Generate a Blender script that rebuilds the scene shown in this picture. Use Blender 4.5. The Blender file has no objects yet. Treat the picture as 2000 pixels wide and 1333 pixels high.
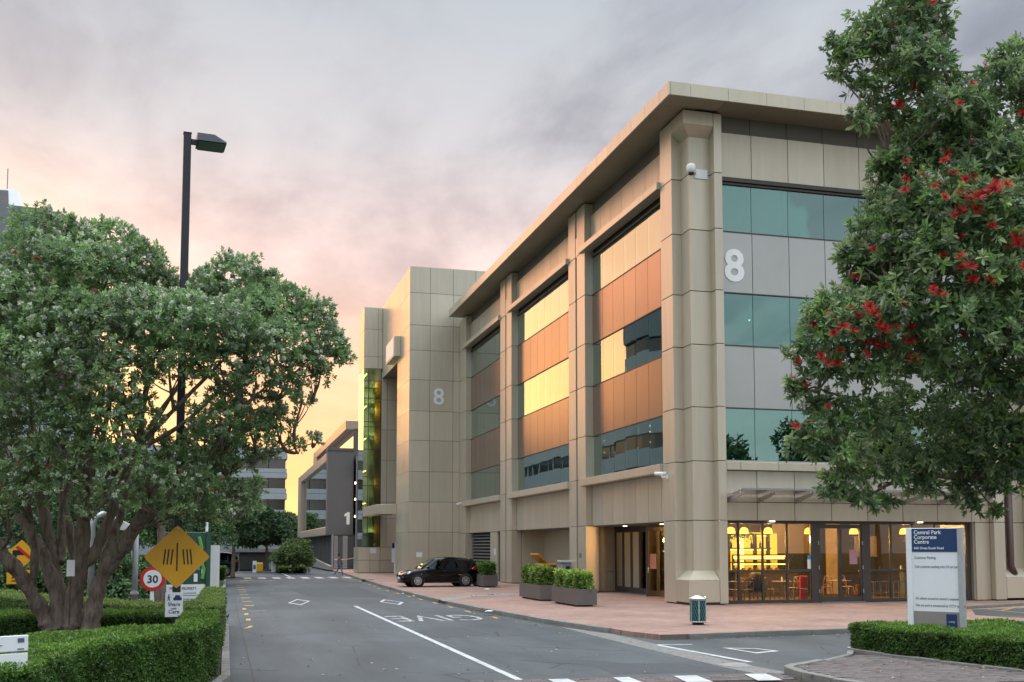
import bpy, bmesh, math, random
import numpy as np
from mathutils import Vector, Matrix, noise as mnoise
R = math.radians
random.seed(7)
rng = np.random.default_rng(7)
sc = bpy.context.scene
COL = sc.collection

# ------------------------------------------------------------------ camera
F, CX, CY, EYE = 2080.0, 1000.0, 910.0, 2.0        # focal length in photo pixels, optical centre, eye height
PITCH, HEAD = R(4.3987), R(15.2309)                # +Y runs along the street, +X to the right
cam_d = bpy.data.cameras.new('camera')
cam = bpy.data.objects.new('camera', cam_d)
COL.objects.link(cam)
cam.location = (0, 0, EYE)
cam.rotation_euler = (math.pi / 2 + PITCH, 0, -HEAD)
cam_d.sensor_width = 36
cam_d.lens = F / 2000 * 36
cam_d.shift_y = (CY - 666.5) / 2000
cam_d.clip_end = 3000
sc.camera = cam

# ------------------------------------------------------------------ sky
SUN_AZ, SUN_EL = R(-12), R(7)                       # azimuth from +Y (negative = to the left), elevation
SUN_DIR = Vector((math.sin(SUN_AZ) * math.cos(SUN_EL), math.cos(SUN_AZ) * math.cos(SUN_EL), math.sin(SUN_EL)))
wd = bpy.data.worlds.new('World')
sc.world = wd
wd.use_nodes = True
nt = wd.node_tree
nt.nodes.clear()


class NB:
    """small helper to wire shader nodes"""
    def __init__(s, tree): s.t = tree
    def n(s, kind, **kw):
        nd = s.t.nodes.new(kind)
        for k, v in kw.items():
            if k.startswith('i_'):
                key = k[2:]
                key = int(key) if key.isdigit() else key.replace('_', ' ')
                if hasattr(v, 'is_output') or isinstance(v, bpy.types.NodeSocket):
                    s.t.links.new(v, nd.inputs[key])
                else:
                    nd.inputs[key].default_value = v
            else:
                setattr(nd, k, v)
        return nd
    def math(s, op, a, b=None, c=None, clamp=False):
        nd = s.t.nodes.new('ShaderNodeMath'); nd.operation = op; nd.use_clamp = clamp
        for i, v in enumerate((a, b, c)):
            if v is None: continue
            if isinstance(v, bpy.types.NodeSocket): s.t.links.new(v, nd.inputs[i])
            else: nd.inputs[i].default_value = v
        return nd.outputs[0]
    def ramp(s, fac, stops, interp='LINEAR'):
        nd = s.t.nodes.new('ShaderNodeValToRGB'); nd.color_ramp.interpolation = interp
        e = nd.color_ramp.elements
        while len(e) < len(stops): e.new(0.5)
        for el, (p, c) in zip(e, stops):
            el.position = p; el.color = (*c, 1) if len(c) == 3 else c
        if fac is not None: s.t.links.new(fac, nd.inputs[0])
        return nd.outputs[0]
    def mix(s, fac, a, b, mode='MIX'):
        nd = s.t.nodes.new('ShaderNodeMix'); nd.data_type = 'RGBA'; nd.blend_type = mode; nd.clamp_factor = True
        for i, v in ((0, fac), (6, a), (7, b)):
            if isinstance(v, bpy.types.NodeSocket): s.t.links.new(v, nd.inputs[i])
            elif i == 0: nd.inputs[0].default_value = v
            else: nd.inputs[i].default_value = (*v, 1) if len(v) == 3 else v
        return nd.outputs[2]
    def link(s, a, b): s.t.links.new(a, b)


def build_sky():
    w = NB(nt)
    out = w.n('ShaderNodeOutputWorld')
    tc = w.n('ShaderNodeTexCoord')
    sep = w.n('ShaderNodeSeparateXYZ', i_0=tc.outputs['Generated'])
    x, y, z = sep.outputs
    zc = w.math('MAXIMUM', z, 0.0)
    hyp = w.math('SQRT', w.math('ADD', w.math('MULTIPLY', x, x), w.math('MULTIPLY', y, y)))
    hyp = w.math('MAXIMUM', hyp, 1e-4)
    caz = w.math('DIVIDE', w.math('ADD', w.math('MULTIPLY', x, math.sin(SUN_AZ)), w.math('MULTIPLY', y, math.cos(SUN_AZ))), hyp)
    # how near the sunset azimuth (1 at the sun, 0 at 90 degrees and beyond)
    glow = w.math('POWER', w.math('MAXIMUM', w.math('MULTIPLY_ADD', caz, 0.62, 0.38), 0.0), 3.2, clamp=True)
    # clouds on a flat deck
    den = w.math('ADD', zc, 0.16)
    px, py = w.math('DIVIDE', x, den), w.math('DIVIDE', y, den)
    vec = w.n('ShaderNodeCombineXYZ', i_0=px, i_1=w.math('MULTIPLY', py, 0.62), i_2=0.3)
    n1 = w.n('ShaderNodeTexNoise', i_Vector=vec.outputs[0], i_Scale=1.35, i_Detail=7.0, i_Roughness=0.56, i_Distortion=0.5).outputs[0]
    n2 = w.n('ShaderNodeTexNoise', i_Vector=vec.outputs[0], i_Scale=4.2, i_Detail=6.0, i_Roughness=0.55, i_Distortion=0.2).outputs[0]
    cl = w.math('ADD', w.math('MULTIPLY', n1, 0.62), w.math('MULTIPLY', n2, 0.38))
    cl = w.ramp(cl, [(0.37, (0, 0, 0)), (0.61, (1, 1, 1))], 'EASE')
    sun_side = w.ramp(zc, [(0.0, (0.92, 0.48, 0.155)), (0.07, (0.76, 0.375, 0.13)), (0.16, (0.66, 0.375, 0.22)),
                           (0.25, (0.53, 0.395, 0.36)), (0.36, (0.325, 0.31, 0.325)), (0.50, (0.225, 0.25, 0.28)), (0.76, (1.35, 1.46, 1.58)), (1.0, (2.35, 2.5, 2.68))])
    far_side = w.ramp(zc, [(0.0, (0.44, 0.44, 0.44)), (0.15, (0.40, 0.41, 0.43)), (0.35, (0.25, 0.275, 0.305)), (0.50, (0.255, 0.285, 0.32)), (0.76, (1.35, 1.46, 1.58)), (1.0, (2.35, 2.5, 2.68))])
    base = w.mix(glow, far_side, sun_side)
    # cloud bellies: greyer and darker high up, pink near the sunset
    dark = w.mix(glow, (0.46, 0.52, 0.58), (0.80, 0.74, 0.775))
    shade = w.mix(cl, dark, (1.30, 1.28, 1.25))
    lowfade = w.math('MULTIPLY', w.math('MULTIPLY', zc, 3.4, clamp=True), 0.97)
    shade = w.mix(lowfade, (1, 1, 1), shade)
    col = w.mix(1.0, base, shade, 'MULTIPLY')
    # the air right round the sun
    dot = w.math('ADD', w.math('ADD', w.math('MULTIPLY', x, SUN_DIR.x), w.math('MULTIPLY', y, SUN_DIR.y)), w.math('MULTIPLY', z, SUN_DIR.z))
    core = w.math('POWER', w.math('MAXIMUM', dot, 0.0), 130.0)
    col = w.mix(w.math('MULTIPLY', core, 0.7), col, (1.5, 0.85, 0.30))
    clouds = w.n('ShaderNodeBackground', i_Color=col, i_Strength=SKY_GAIN)
    sky = w.n('ShaderNodeTexSky', sky_type='NISHITA')
    sky.sun_disc = False
    sky.sun_elevation = SUN_EL
    sky.sun_rotation = SUN_AZ
    clear = w.n('ShaderNodeBackground', i_Color=sky.outputs[0], i_Strength=0.06)
    m = w.n('ShaderNodeMixShader', i_0=0.9, i_1=clear.outputs[0], i_2=clouds.outputs[0])
    w.link(m.outputs[0], out.inputs[0])


SKY_GAIN = 1.0
build_sky()
sun_d = bpy.data.lights.new('sun', 'SUN')
sun_d.energy = 0.42
sun_d.angle = R(42)
sun_d.color = (1.0, 0.37, 0.10)
sun = bpy.data.objects.new('sun', sun_d)
COL.objects.link(sun)
sun.rotation_euler = (-SUN_DIR).to_track_quat('-Z', 'Y').to_euler()

vs = sc.view_settings
vs.view_transform = 'Standard'
vs.look = 'None'
vs.exposure = 0.98
vs.gamma = 1.0
vs.use_curve_mapping = False
try:
    sc.cycles.max_bounces = 6
    sc.cycles.diffuse_bounces = 3
    sc.cycles.glossy_bounces = 4
    sc.cycles.transparent_max_bounces = 10
    sc.cycles.transmission_bounces = 4
    sc.cycles.caustics_reflective = False
    sc.cycles.caustics_refractive = False
    sc.cycles.sample_clamp_indirect = 6.0
    sc.cycles.use_denoising = True
except Exception:
    pass

# ------------------------------------------------------------------ surveying helpers (photo pixel -> place)
_fw = np.array([math.sin(HEAD) * math.cos(PITCH), math.cos(HEAD) * math.cos(PITCH), math.sin(PITCH)])
_rt = np.array([math.cos(HEAD), -math.sin(HEAD), 0.0])
_up = np.cross(_rt, _fw)
_c = np.array([0, 0, EYE])


def _ray(x, y): return _fw * F + _rt * (x - CX) - _up * (y - CY)
def on_z(x, y, z=0.0):
    d = _ray(x, y); return tuple(_c + d * ((z - EYE) / d[2]))
def on_y(x, y, Y):
    d = _ray(x, y); return tuple(_c + d * (Y / d[1]))
def at(x, y, depth):
    d = _ray(x, y); return tuple(_c + d * (depth / F))
def gxy(x, y, z=0.0): return on_z(x, y, z)[:2]


# ------------------------------------------------------------------ mesh helpers
class MB:
    def __init__(s): s.v, s.f, s.m, s.k = [], [], [], 0
    def mat(s, k): s.k = k; return s
    def add(s, vs_, fs):
        o = len(s.v); s.v += [tuple(p) for p in vs_]
        for f in fs: s.f.append([o + i for i in f]); s.m.append(s.k)
        return s
    def box(s, x0, y0, z0, x1, y1, z1):
        v = [(x0, y0, z0), (x1, y0, z0), (x1, y1, z0), (x0, y1, z0), (x0, y0, z1), (x1, y0, z1), (x1, y1, z1), (x0, y1, z1)]
        return s.add(v, [(3, 2, 1, 0), (4, 5, 6, 7), (0, 1, 5, 4), (1, 2, 6, 5), (2, 3, 7, 6), (3, 0, 4, 7)])
    def cbox(s, c, d, rz=0.0):
        """box by centre and full size, turned about z"""
        cs, sn = math.cos(rz), math.sin(rz)
        v = []
        for z in (-.5, .5):
            for a, b in ((-.5, -.5), (.5, -.5), (.5, .5), (-.5, .5)):
                X, Y = a * d[0], b * d[1]
                v.append((c[0] + X * cs - Y * sn, c[1] + X * sn + Y * cs, c[2] + z * d[2]))
        return s.add(v, [(3, 2, 1, 0), (4, 5, 6, 7), (0, 1, 5, 4), (1, 2, 6, 5), (2, 3, 7, 6), (3, 0, 4, 7)])
    def prism(s, poly, z0, z1):
        n = len(poly)
        v = [(p[0], p[1], z0) for p in poly] + [(p[0], p[1], z1) for p in poly]
        return s.add(v, [tuple(range(n))[::-1], tuple(range(n, 2 * n))] + [(i, (i + 1) % n, n + (i + 1) % n, n + i) for i in range(n)])
    def extrude(s, pts3, d):
        """closed outline in 3-D swept along vector d"""
        n = len(pts3)
        v = [tuple(p) for p in pts3] + [tuple(p[i] + d[i] for i in range(3)) for p in pts3]
        return s.add(v, [tuple(range(n))[::-1], tuple(range(n, 2 * n))] + [(i, (i + 1) % n, n + (i + 1) % n, n + i) for i in range(n)])
    def tube(s, pts, rad, n=8, cap=True, rough=0.0):
        pts = [Vector(p) for p in pts]
        if not hasattr(rad, '__len__'): rad = [rad] * len(pts)
        prev = None; rings = []
        for i, p in enumerate(pts):
            t = (pts[min(i + 1, len(pts) - 1)] - pts[max(i - 1, 0)])
            t = t.normalized() if t.length > 1e-9 else Vector((0, 0, 1))
            if prev is None:
                u = t.orthogonal().normalized()
            else:
                u = (prev - t * prev.dot(t))
                u = u.normalized() if u.length > 1e-6 else t.orthogonal().normalized()
            prev = u; w = t.cross(u)
            ring = []
            for k in range(n):
                dv = u * math.cos(2 * math.pi * k / n) + w * math.sin(2 * math.pi * k / n)
                q = p + dv * rad[i]
                if rough: q = q + dv * rad[i] * rough * (mnoise.noise(Vector((q.x * 9, q.y * 9, q.z * 3.2))) + .6 * mnoise.noise(q * 23))
                ring.append(q)
            rings.append(ring)
        v = [q for r in rings for q in r]
        fs = []
        for i in range(len(rings) - 1):
            for k in range(n):
                a, b = i * n + k, i * n + (k + 1) % n
                fs.append((a, b, b + n, a + n))
        if cap:
            fs.append(tuple(range(n))[::-1]); o = (len(rings) - 1) * n; fs.append(tuple(range(o, o + n)))
        return s.add(v, fs)
    def lathe(s, c, prof, n=16):
        """profile [(r, z)] round a vertical axis at c"""
        v = []; fs = []
        for r, z in prof:
            for k in range(n):
                a = 2 * math.pi * k / n
                v.append((c[0] + r * math.cos(a), c[1] + r * math.sin(a), c[2] + z))
        for i in range(len(prof) - 1):
            for k in range(n):
                a, b = i * n + k, i * n + (k + 1) % n
                fs.append((a, b, b + n, a + n))
        fs.append(tuple(range(n))[::-1]); o = (len(prof) - 1) * n; fs.append(tuple(range(o, o + n)))
        return s.add(v, fs)
    def disc(s, c, r, axis, n=24, t=0.01):
        """flat round plate of thickness t, facing axis"""
        a = Vector(axis).normalized(); c = Vector(c)
        return s.tube([c, c + a * t], r, n)
    def build(s, name, mat, parent=None, smooth=False, bevel=0.0, seg=1, kind=None, label=None):
        me = bpy.data.meshes.new(name)
        me.from_pydata(s.v, [], s.f)
        mats = mat if isinstance(mat, (list, tuple)) else [mat]
        for m in mats: me.materials.append(M[m] if isinstance(m, str) else m)
        if len(mats) > 1: me.polygons.foreach_set('material_index', s.m)
        if smooth: me.polygons.foreach_set('use_smooth', [True] * len(me.polygons))
        me.update()
        if bevel:
            bm = bmesh.new(); bm.from_mesh(me)
            bmesh.ops.remove_doubles(bm, verts=bm.verts, dist=1e-5)
            es = [e for e in bm.edges if len(e.link_faces) == 2 and e.calc_face_angle(0) > 0.5]
            bmesh.ops.bevel(bm, geom=es, offset=bevel, segments=seg, profile=0.5, affect='EDGES')
            bm.to_mesh(me); bm.free()
        o = bpy.data.objects.new(name, me)
        COL.objects.link(o)
        if parent is not None: o.parent = parent
        if kind: o['kind'] = kind
        if label: o['label'] = label
        return o


def tag(o, label, cat, group=None):
    o['label'] = label; o['category'] = cat
    if group: o['group'] = group
    return o
def thing(name, label, cat, loc=(0, 0, 0), rz=0.0, group=None):
    o = bpy.data.objects.new(name, None)
    o.empty_display_size = 0.2
    COL.objects.link(o)
    o.location = loc; o.rotation_euler = (0, 0, rz)
    return tag(o, label, cat, group)
def struct(o): o['kind'] = 'structure'; return o
def copy_tree(o, parent=None):
    c = o.copy(); COL.objects.link(c)
    if parent is not None: c.parent = parent
    for ch in list(o.children): copy_tree(ch, c)
    return c


def text_obj(body, size, mat, parent, loc, rot, name='lettering', depth=0.004, bold=0.0, align='LEFT', sx=1.0, space=1.0):
    cu = bpy.data.curves.new('t', 'FONT')
    cu.body = body; cu.size = size; cu.extrude = depth; cu.offset = bold
    cu.align_x = align; cu.align_y = 'BOTTOM_BASELINE' if False else 'TOP_BASELINE'
    cu.resolution_u = 3; cu.space_character = space
    t = bpy.data.objects.new('t', cu)
    me = bpy.data.meshes.new_from_object(t)
    bpy.data.objects.remove(t); bpy.data.curves.remove(cu)
    me.name = name
    me.materials.clear(); me.materials.append(M[mat])
    o = bpy.data.objects.new(name, me); COL.objects.link(o)
    o.location = loc; o.rotation_euler = rot; o.scale = (sx, 1, 1)
    if parent is not None: o.parent = parent
    return o


# ------------------------------------------------------------------ materials
M = {}


def mk(name, col, rough=0.5, metal=0.0, var=0.12, scale=3.0, detail=4.0, bump=0.0, bscale=None, objrand=0.0, ior=None, coat=0.0,
       col2=None, stretch=None, emit=None, estr=0.0, vcol=False, trans=0.0, spec=None, bdist=0.02):
    m = bpy.data.materials.new(name); m.use_nodes = True
    t = m.node_tree; t.nodes.clear(); w = NB(t)
    out = w.n('ShaderNodeOutputMaterial')
    bs = w.n('ShaderNodeBsdfPrincipled')
    bs.inputs['Roughness'].default_value = rough
    bs.inputs['Metallic'].default_value = metal
    if ior: bs.inputs['IOR'].default_value = ior
    if spec is not None: bs.inputs['Specular IOR Level'].default_value = spec
    if coat:
        bs.inputs['Coat Weight'].default_value = coat; bs.inputs['Coat Roughness'].default_value = 0.06
    tc = w.n('ShaderNodeTexCoord'); vec = tc.outputs['Object']
    if stretch:
        vec = w.n('ShaderNodeMapping', i_Vector=vec, i_Scale=stretch).outputs[0]
    c = None
    if vcol:
        c = w.n('ShaderNodeVertexColor', layer_name='Col').outputs[0]
    if var or col2:
        nz = w.n('ShaderNodeTexNoise', i_Vector=vec, i_Scale=scale, i_Detail=detail, i_Roughness=0.6).outputs[0]
        k = w.math('MULTIPLY_ADD', nz, 2.0, -1.0)
        if col2:
            f = w.ramp(nz, [(0.38, (0, 0, 0)), (0.62, (1, 1, 1))])
            c = w.mix(f, col, col2)
        if var:
            g = w.math('MULTIPLY_ADD', k, var * 1.6, 1.0)
            cc = w.n('ShaderNodeCombineXYZ', i_0=g, i_1=g, i_2=g).outputs[0]
            c = w.mix(1.0, c if c is not None else col, cc, 'MULTIPLY')
    if objrand:
        oi = w.n('ShaderNodeObjectInfo')
        g = w.math('MULTIPLY_ADD', oi.outputs['Random'], 2 * objrand, 1 - objrand)
        cc = w.n('ShaderNodeCombineXYZ', i_0=g, i_1=g, i_2=g).outputs[0]
        c = w.mix(1.0, c if c is not None else col, cc, 'MULTIPLY')
    if c is not None: w.link(c, bs.inputs['Base Color'])
    else: bs.inputs['Base Color'].default_value = (*col, 1)
    if bump:
        nb = w.n('ShaderNodeTexNoise', i_Vector=vec, i_Scale=bscale or scale * 4, i_Detail=5.0, i_Roughness=0.6).outputs[0]
        bp = w.n('ShaderNodeBump', i_Height=nb, i_Strength=bump, i_Distance=bdist)
        w.link(bp.outputs[0], bs.inputs['Normal'])
    if emit:
        bs.inputs['Emission Color'].default_value = (*emit, 1); bs.inputs['Emission Strength'].default_value = estr
    sh = bs.outputs[0]
    if trans:
        tr = w.n('ShaderNodeBsdfTranslucent')
        if c is not None: w.link(c, tr.inputs[0])
        else: tr.inputs[0].default_value = (*col, 1)
        sh = w.n('ShaderNodeMixShader', i_0=trans, i_1=sh, i_2=tr.outputs[0]).outputs[0]
    w.link(sh, out.inputs[0])
    M[name] = m
    return m


def mk_glass(name, tint, refl=(1, 1, 1), base=0.10, ior=1.6, rough=0.0, wave=0.0):
    """thin pane: tinted clear, a tinted mirror film, and the glass surface itself"""
    m = bpy.data.materials.new(name); m.use_nodes = True
    t = m.node_tree; t.nodes.clear(); w = NB(t)
    out = w.n('ShaderNodeOutputMaterial')
    fr = w.n('ShaderNodeFresnel', i_IOR=ior)
    film = w.n('ShaderNodeBsdfGlossy', i_Color=(*refl, 1), i_Roughness=rough)
    gl = w.n('ShaderNodeBsdfGlossy', i_Color=(1, 1, 1, 1), i_Roughness=rough)
    if wave:
        tc = w.n('ShaderNodeTexCoord')
        nz = w.n('ShaderNodeTexNoise', i_Vector=tc.outputs['Object'], i_Scale=0.55, i_Detail=1.0).outputs[0]
        bp = w.n('ShaderNodeBump', i_Height=nz, i_Strength=wave, i_Distance=0.02)
        w.link(bp.outputs[0], gl.inputs['Normal']); w.link(bp.outputs[0], film.inputs['Normal'])
    tr = w.n('ShaderNodeBsdfTransparent', i_Color=(*tint, 1))
    m1 = w.n('ShaderNodeMixShader', i_0=base, i_1=tr.outputs[0], i_2=film.outputs[0])
    mx = w.n('ShaderNodeMixShader', i_0=fr.outputs[0], i_1=m1.outputs[0], i_2=gl.outputs[0])
    w.link(mx.outputs[0], out.inputs[0])
    M[name] = m


def mk_emit(name, col, s):
    m = bpy.data.materials.new(name); m.use_nodes = True
    t = m.node_tree; t.nodes.clear(); w = NB(t)
    out = w.n('ShaderNodeOutputMaterial')
    e = w.n('ShaderNodeEmission', i_Color=(*col, 1), i_Strength=s)
    w.link(e.outputs[0], out.inputs[0]); M[name] = m


def mk_asphalt():
    m = bpy.data.materials.new('asphalt'); m.use_nodes = True
    t = m.node_tree; t.nodes.clear(); w = NB(t)
    out = w.n('ShaderNodeOutputMaterial'); bs = w.n('ShaderNodeBsdfPrincipled', i_Roughness=0.82)
    v = w.n('ShaderNodeTexCoord').outputs['Object']
    fine = w.n('ShaderNodeTexNoise', i_Vector=v, i_Scale=38.0, i_Detail=4.0, i_Roughness=0.75).outputs[0]
    vs_ = w.n('ShaderNodeMapping', i_Vector=v, i_Scale=(1.0, 0.16, 1.0)).outputs[0]
    tracks = w.n('ShaderNodeTexNoise', i_Vector=vs_, i_Scale=0.75, i_Detail=4.0, i_Roughness=0.6).outputs[0]
    big = w.n('ShaderNodeTexNoise', i_Vector=v, i_Scale=0.23, i_Detail=5.0, i_Roughness=0.65, i_Distortion=0.6).outputs[0]
    c = w.ramp(big, [(0.3, (0.052, 0.062, 0.065)), (0.7, (0.086, 0.100, 0.104))])
    a = w.math('MULTIPLY_ADD', fine, 1.1, 0.45)
    b = w.math('MULTIPLY_ADD', tracks, 1.1, 0.45)
    g = w.math('MULTIPLY', a, b)
    c = w.mix(1.0, c, w.n('ShaderNodeCombineXYZ', i_0=g, i_1=g, i_2=g).outputs[0], 'MULTIPLY')
    vo = w.n('ShaderNodeTexVoronoi', i_Vector=w.n('ShaderNodeMapping', i_Vector=v, i_Scale=(1, 0.6, 1)).outputs[0], i_Scale=0.33, feature='DISTANCE_TO_EDGE')
    crack = w.math('LESS_THAN', vo.outputs['Distance'], 0.006)
    brk = w.math('GREATER_THAN', w.n('ShaderNodeTexNoise', i_Vector=v, i_Scale=0.5, i_Detail=2.0).outputs[0], 0.53)
    c = w.mix(w.math('MULTIPLY', w.math('MULTIPLY', crack, brk), 0.7), c, (0.03, 0.03, 0.03))
    w.link(c, bs.inputs['Base Color'])
    bp = w.n('ShaderNodeBump', i_Height=fine, i_Strength=0.5, i_Distance=0.01)
    w.link(bp.outputs[0], bs.inputs['Normal'])
    w.link(bs.outputs[0], out.inputs[0]); M['asphalt'] = m


def mk_paving():
    m = bpy.data.materials.new('brick_paving'); m.use_nodes = True
    t = m.node_tree; t.nodes.clear(); w = NB(t)
    out = w.n('ShaderNodeOutputMaterial'); bs = w.n('ShaderNodeBsdfPrincipled', i_Roughness=0.85)
    v = w.n('ShaderNodeTexCoord').outputs['Object']
    br = w.n('ShaderNodeTexBrick', i_Vector=v, i_Color1=(0.285, 0.172, 0.132, 1), i_Color2=(0.38, 0.240, 0.187, 1), i_Mortar=(0.17, 0.125, 0.105, 1),
             i_Scale=1.0, i_Mortar_Size=0.005, i_Brick_Width=0.23, i_Row_Height=0.115, i_Bias=0.1)
    big = w.n('ShaderNodeTexNoise', i_Vector=v, i_Scale=0.45, i_Detail=5.0, i_Roughness=0.62).outputs[0]
    fine = w.n('ShaderNodeTexNoise', i_Vector=v, i_Scale=9.0, i_Detail=4.0, i_Roughness=0.7).outputs[0]
    g = w.math('MULTIPLY', w.math('MULTIPLY_ADD', big, 1.1, 0.45), w.math('MULTIPLY_ADD', fine, 0.4, 0.8))
    c = w.mix(1.0, br.outputs[0], w.n('ShaderNodeCombineXYZ', i_0=g, i_1=g, i_2=g).outputs[0], 'MULTIPLY')
    w.link(c, bs.inputs['Base Color'])
    h = w.math('SUBTRACT', fine, br.outputs['Fac'])
    bp = w.n('ShaderNodeBump', i_Height=h, i_Strength=0.35, i_Distance=0.006)
    w.link(bp.outputs[0], bs.inputs['Normal'])
    w.link(bs.outputs[0], out.inputs[0]); M['brick_paving'] = m


mk_asphalt(); mk_paving()
mk('asphalt_dark', (0.060, 0.068, 0.072), 0.85, 0.0, 0.3, 20.0, 5.0, 0.4, 40.0)
mk('oil_stain', (0.055, 0.060, 0.062), 0.5, 0.0, 0.3, 6.0)
mk('panel_tan', (0.63, 0.565, 0.445), 0.36, 0.45, 0.075, 1.6, 6.0, 0.03, 0.5, objrand=0.065, bdist=0.05, stretch=(2.8, 2.8, 0.3))
mk('panel_grey', (0.52, 0.52, 0.50), 0.30, 0.55, 0.05, 1.0, 5.0, 0.03, 0.4, objrand=0.05, bdist=0.05)
mk('panel_tan_shaded', (0.36, 0.305, 0.225), 0.42, 0.35, 0.06, 1.0, 3.0, objrand=0.05)  # cladding tan darkened: the shade under the eaves is in the colour
mk('panel_bronze', (0.285, 0.205, 0.165), 0.26, 0.85, 0.05, 1.0, 5.0, 0.03, 0.4, objrand=0.06, bdist=0.05)
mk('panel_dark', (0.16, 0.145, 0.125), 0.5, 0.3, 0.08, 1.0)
mk('core', (0.05, 0.047, 0.042), 0.8, 0.0, 0.1)
mk('frame_dark', (0.075, 0.066, 0.060), 0.45, 0.3, 0.08)
mk('metal_grey', (0.42, 0.44, 0.46), 0.35, 0.9, 0.08, 6.0)
mk('metal_galv', (0.50, 0.52, 0.54), 0.5, 0.6, 0.15, 5.0)
mk('metal_dark', (0.030, 0.036, 0.045), 0.42, 0.2, 0.12, 3.0)
mk('steel_bright', (0.75, 0.76, 0.77), 0.22, 1.0, 0.05)
mk('white_paint', (0.96, 0.96, 0.95), 0.6, 0.0, 0.04)
mk('white_metal', (0.86, 0.88, 0.90), 0.34, 0.0, 0.04)
mk('road_white', (0.60, 0.61, 0.60), 0.8, 0.0, 0.2, 5.0, 7.0, col2=(0.36, 0.37, 0.37))
mk('road_worn', (0.50, 0.51, 0.50), 0.8, 0.0, 0.2, 7.0, 6.0, col2=(0.13, 0.14, 0.14))
mk('road_yellow', (0.55, 0.33, 0.06), 0.75, 0.0, 0.35, 9.0, 5.0)
mk('concrete', (0.27, 0.265, 0.25), 0.9, 0.0, 0.25, 4.0, 5.0, 0.4, 20.0)
mk('kerb_concrete', (0.23, 0.225, 0.20), 0.92, 0.0, 0.35, 3.0, 6.0, 0.6, 16.0, objrand=0.12)
mk('rough_strip', (0.20, 0.195, 0.18), 0.95, 0.0, 0.5, 14.0, 5.0, 0.9, 22.0)
mk('soil', (0.055, 0.035, 0.026), 0.95, 0.0, 0.5, 9.0, 5.0, 0.9, 14.0, bdist=0.06)
mk('grass_ground', (0.045, 0.075, 0.02), 0.95, 0.0, 0.4, 2.0)
mk('planter_grey', (0.125, 0.112, 0.104), 0.6, 0.0, 0.10, 3.0, 4.0, 0.1, 30.0)
mk('black_paint', (0.003, 0.0033, 0.0038), 0.10, 0.0, 0.0, spec=0.32)
mk('rubber', (0.012, 0.012, 0.012), 0.7, 0.0, 0.1)
mk('black_plastic', (0.015, 0.015, 0.016), 0.5, 0.0, 0.1)
mk('alloy', (0.58, 0.59, 0.60), 0.30, 0.9, 0.03)
mk('lamp_red', (0.45, 0.012, 0.018), 0.15, 0.0, 0.0, coat=0.8)
mk('lamp_clear', (0.65, 0.67, 0.69), 0.08, 0.6, 0.0, coat=1.0)
mk('plate_white', (0.75, 0.75, 0.72), 0.5, 0.0, 0.0)
mk('sign_yellow', (0.80, 0.40, 0.018), 0.42, 0.0, 0.12, 2.5, 4.0)
mk('sign_black', (0.012, 0.012, 0.014), 0.5, 0.0, 0.0)
mk('sign_red', (0.60, 0.028, 0.025), 0.42, 0.0, 0.05)
mk('sign_white', (0.86, 0.88, 0.90), 0.42, 0.0, 0.04)
mk('sign_navy', (0.012, 0.045, 0.14), 0.35, 0.0, 0.05)
mk('sign_text', (0.10, 0.12, 0.16), 0.5, 0.0, 0.0)
mk('sign_taupe', (0.30, 0.265, 0.25), 0.45, 0.0, 0.04)
mk('sign_green', (0.025, 0.085, 0.055), 0.35, 0.0, 0.05)
mk('sign_lime', (0.16, 0.42, 0.12), 0.4, 0.0, 0.05)
mk('sign_cyan', (0.05, 0.40, 0.55), 0.4, 0.0, 0.05)
mk('yellow_plastic', (0.72, 0.42, 0.01), 0.42, 0.0, 0.05)
mk('bin_yellow', (0.75, 0.33, 0.01), 0.45, 0.0, 0.05)
mk('bin_lattice', (0.06, 0.24, 0.23), 0.45, 0.1, 0.1)
mk('bin_green', (0.008, 0.05, 0.05), 0.5, 0.0, 0.15, 20.0)
mk('grey_plastic', (0.30, 0.31, 0.32), 0.55, 0.0, 0.1)
mk('bark', (0.33, 0.265, 0.21), 0.92, 0.0, 0.55, 16.0, 6.0, 1.0, 22.0, stretch=(1, 1, 0.22), col2=(0.115, 0.085, 0.065), bdist=0.05)
mk('leaf', (0.05, 0.09, 0.03), 0.34, 0.0, 0.0, vcol=True, trans=0.38)
mk('leaf_matte', (0.05, 0.09, 0.03), 0.6, 0.0, 0.0, vcol=True, trans=0.25)
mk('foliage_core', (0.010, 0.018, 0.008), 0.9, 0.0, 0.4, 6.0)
mk('flower_red', (0.64, 0.018, 0.03), 0.55, 0.0, 0.35, 40.0)
mk('dark_render', (0.155, 0.150, 0.148), 0.75, 0.1, 0.10, 18.0, 3.0, 0.25, 60.0)
mk('dark_ribbed', (0.13, 0.122, 0.118), 0.6, 0.2, 0.08)
mk('beige_metal', (0.50, 0.41, 0.31), 0.4, 0.5, 0.05)
mk('band_grey', (0.36, 0.385, 0.40), 0.55, 0.1, 0.06, 0.6)
mk('pale_blue', (0.46, 0.52, 0.55), 0.45, 0.1, 0.05)
mk('roof_grey', (0.20, 0.22, 0.235), 0.6, 0.1, 0.06)
mk('interior_wall', (0.24, 0.19, 0.14), 0.8, 0.0, 0.06)
mk('interior_dark', (0.06, 0.045, 0.035), 0.7, 0.0, 0.1)
mk('interior_floor', (0.10, 0.075, 0.055), 0.6, 0.0, 0.1)
mk('ceiling_white', (0.55, 0.55, 0.53), 0.8, 0.0, 0.03)
mk('blind', (0.12, 0.17, 0.16), 0.8, 0.0, 0.08, 1.5)
mk('orange_wall', (0.62, 0.22, 0.04), 0.7, 0.0, 0.05)
mk('chair_wood', (0.34, 0.22, 0.11), 0.45, 0.0, 0.15, 6.0)
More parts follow.
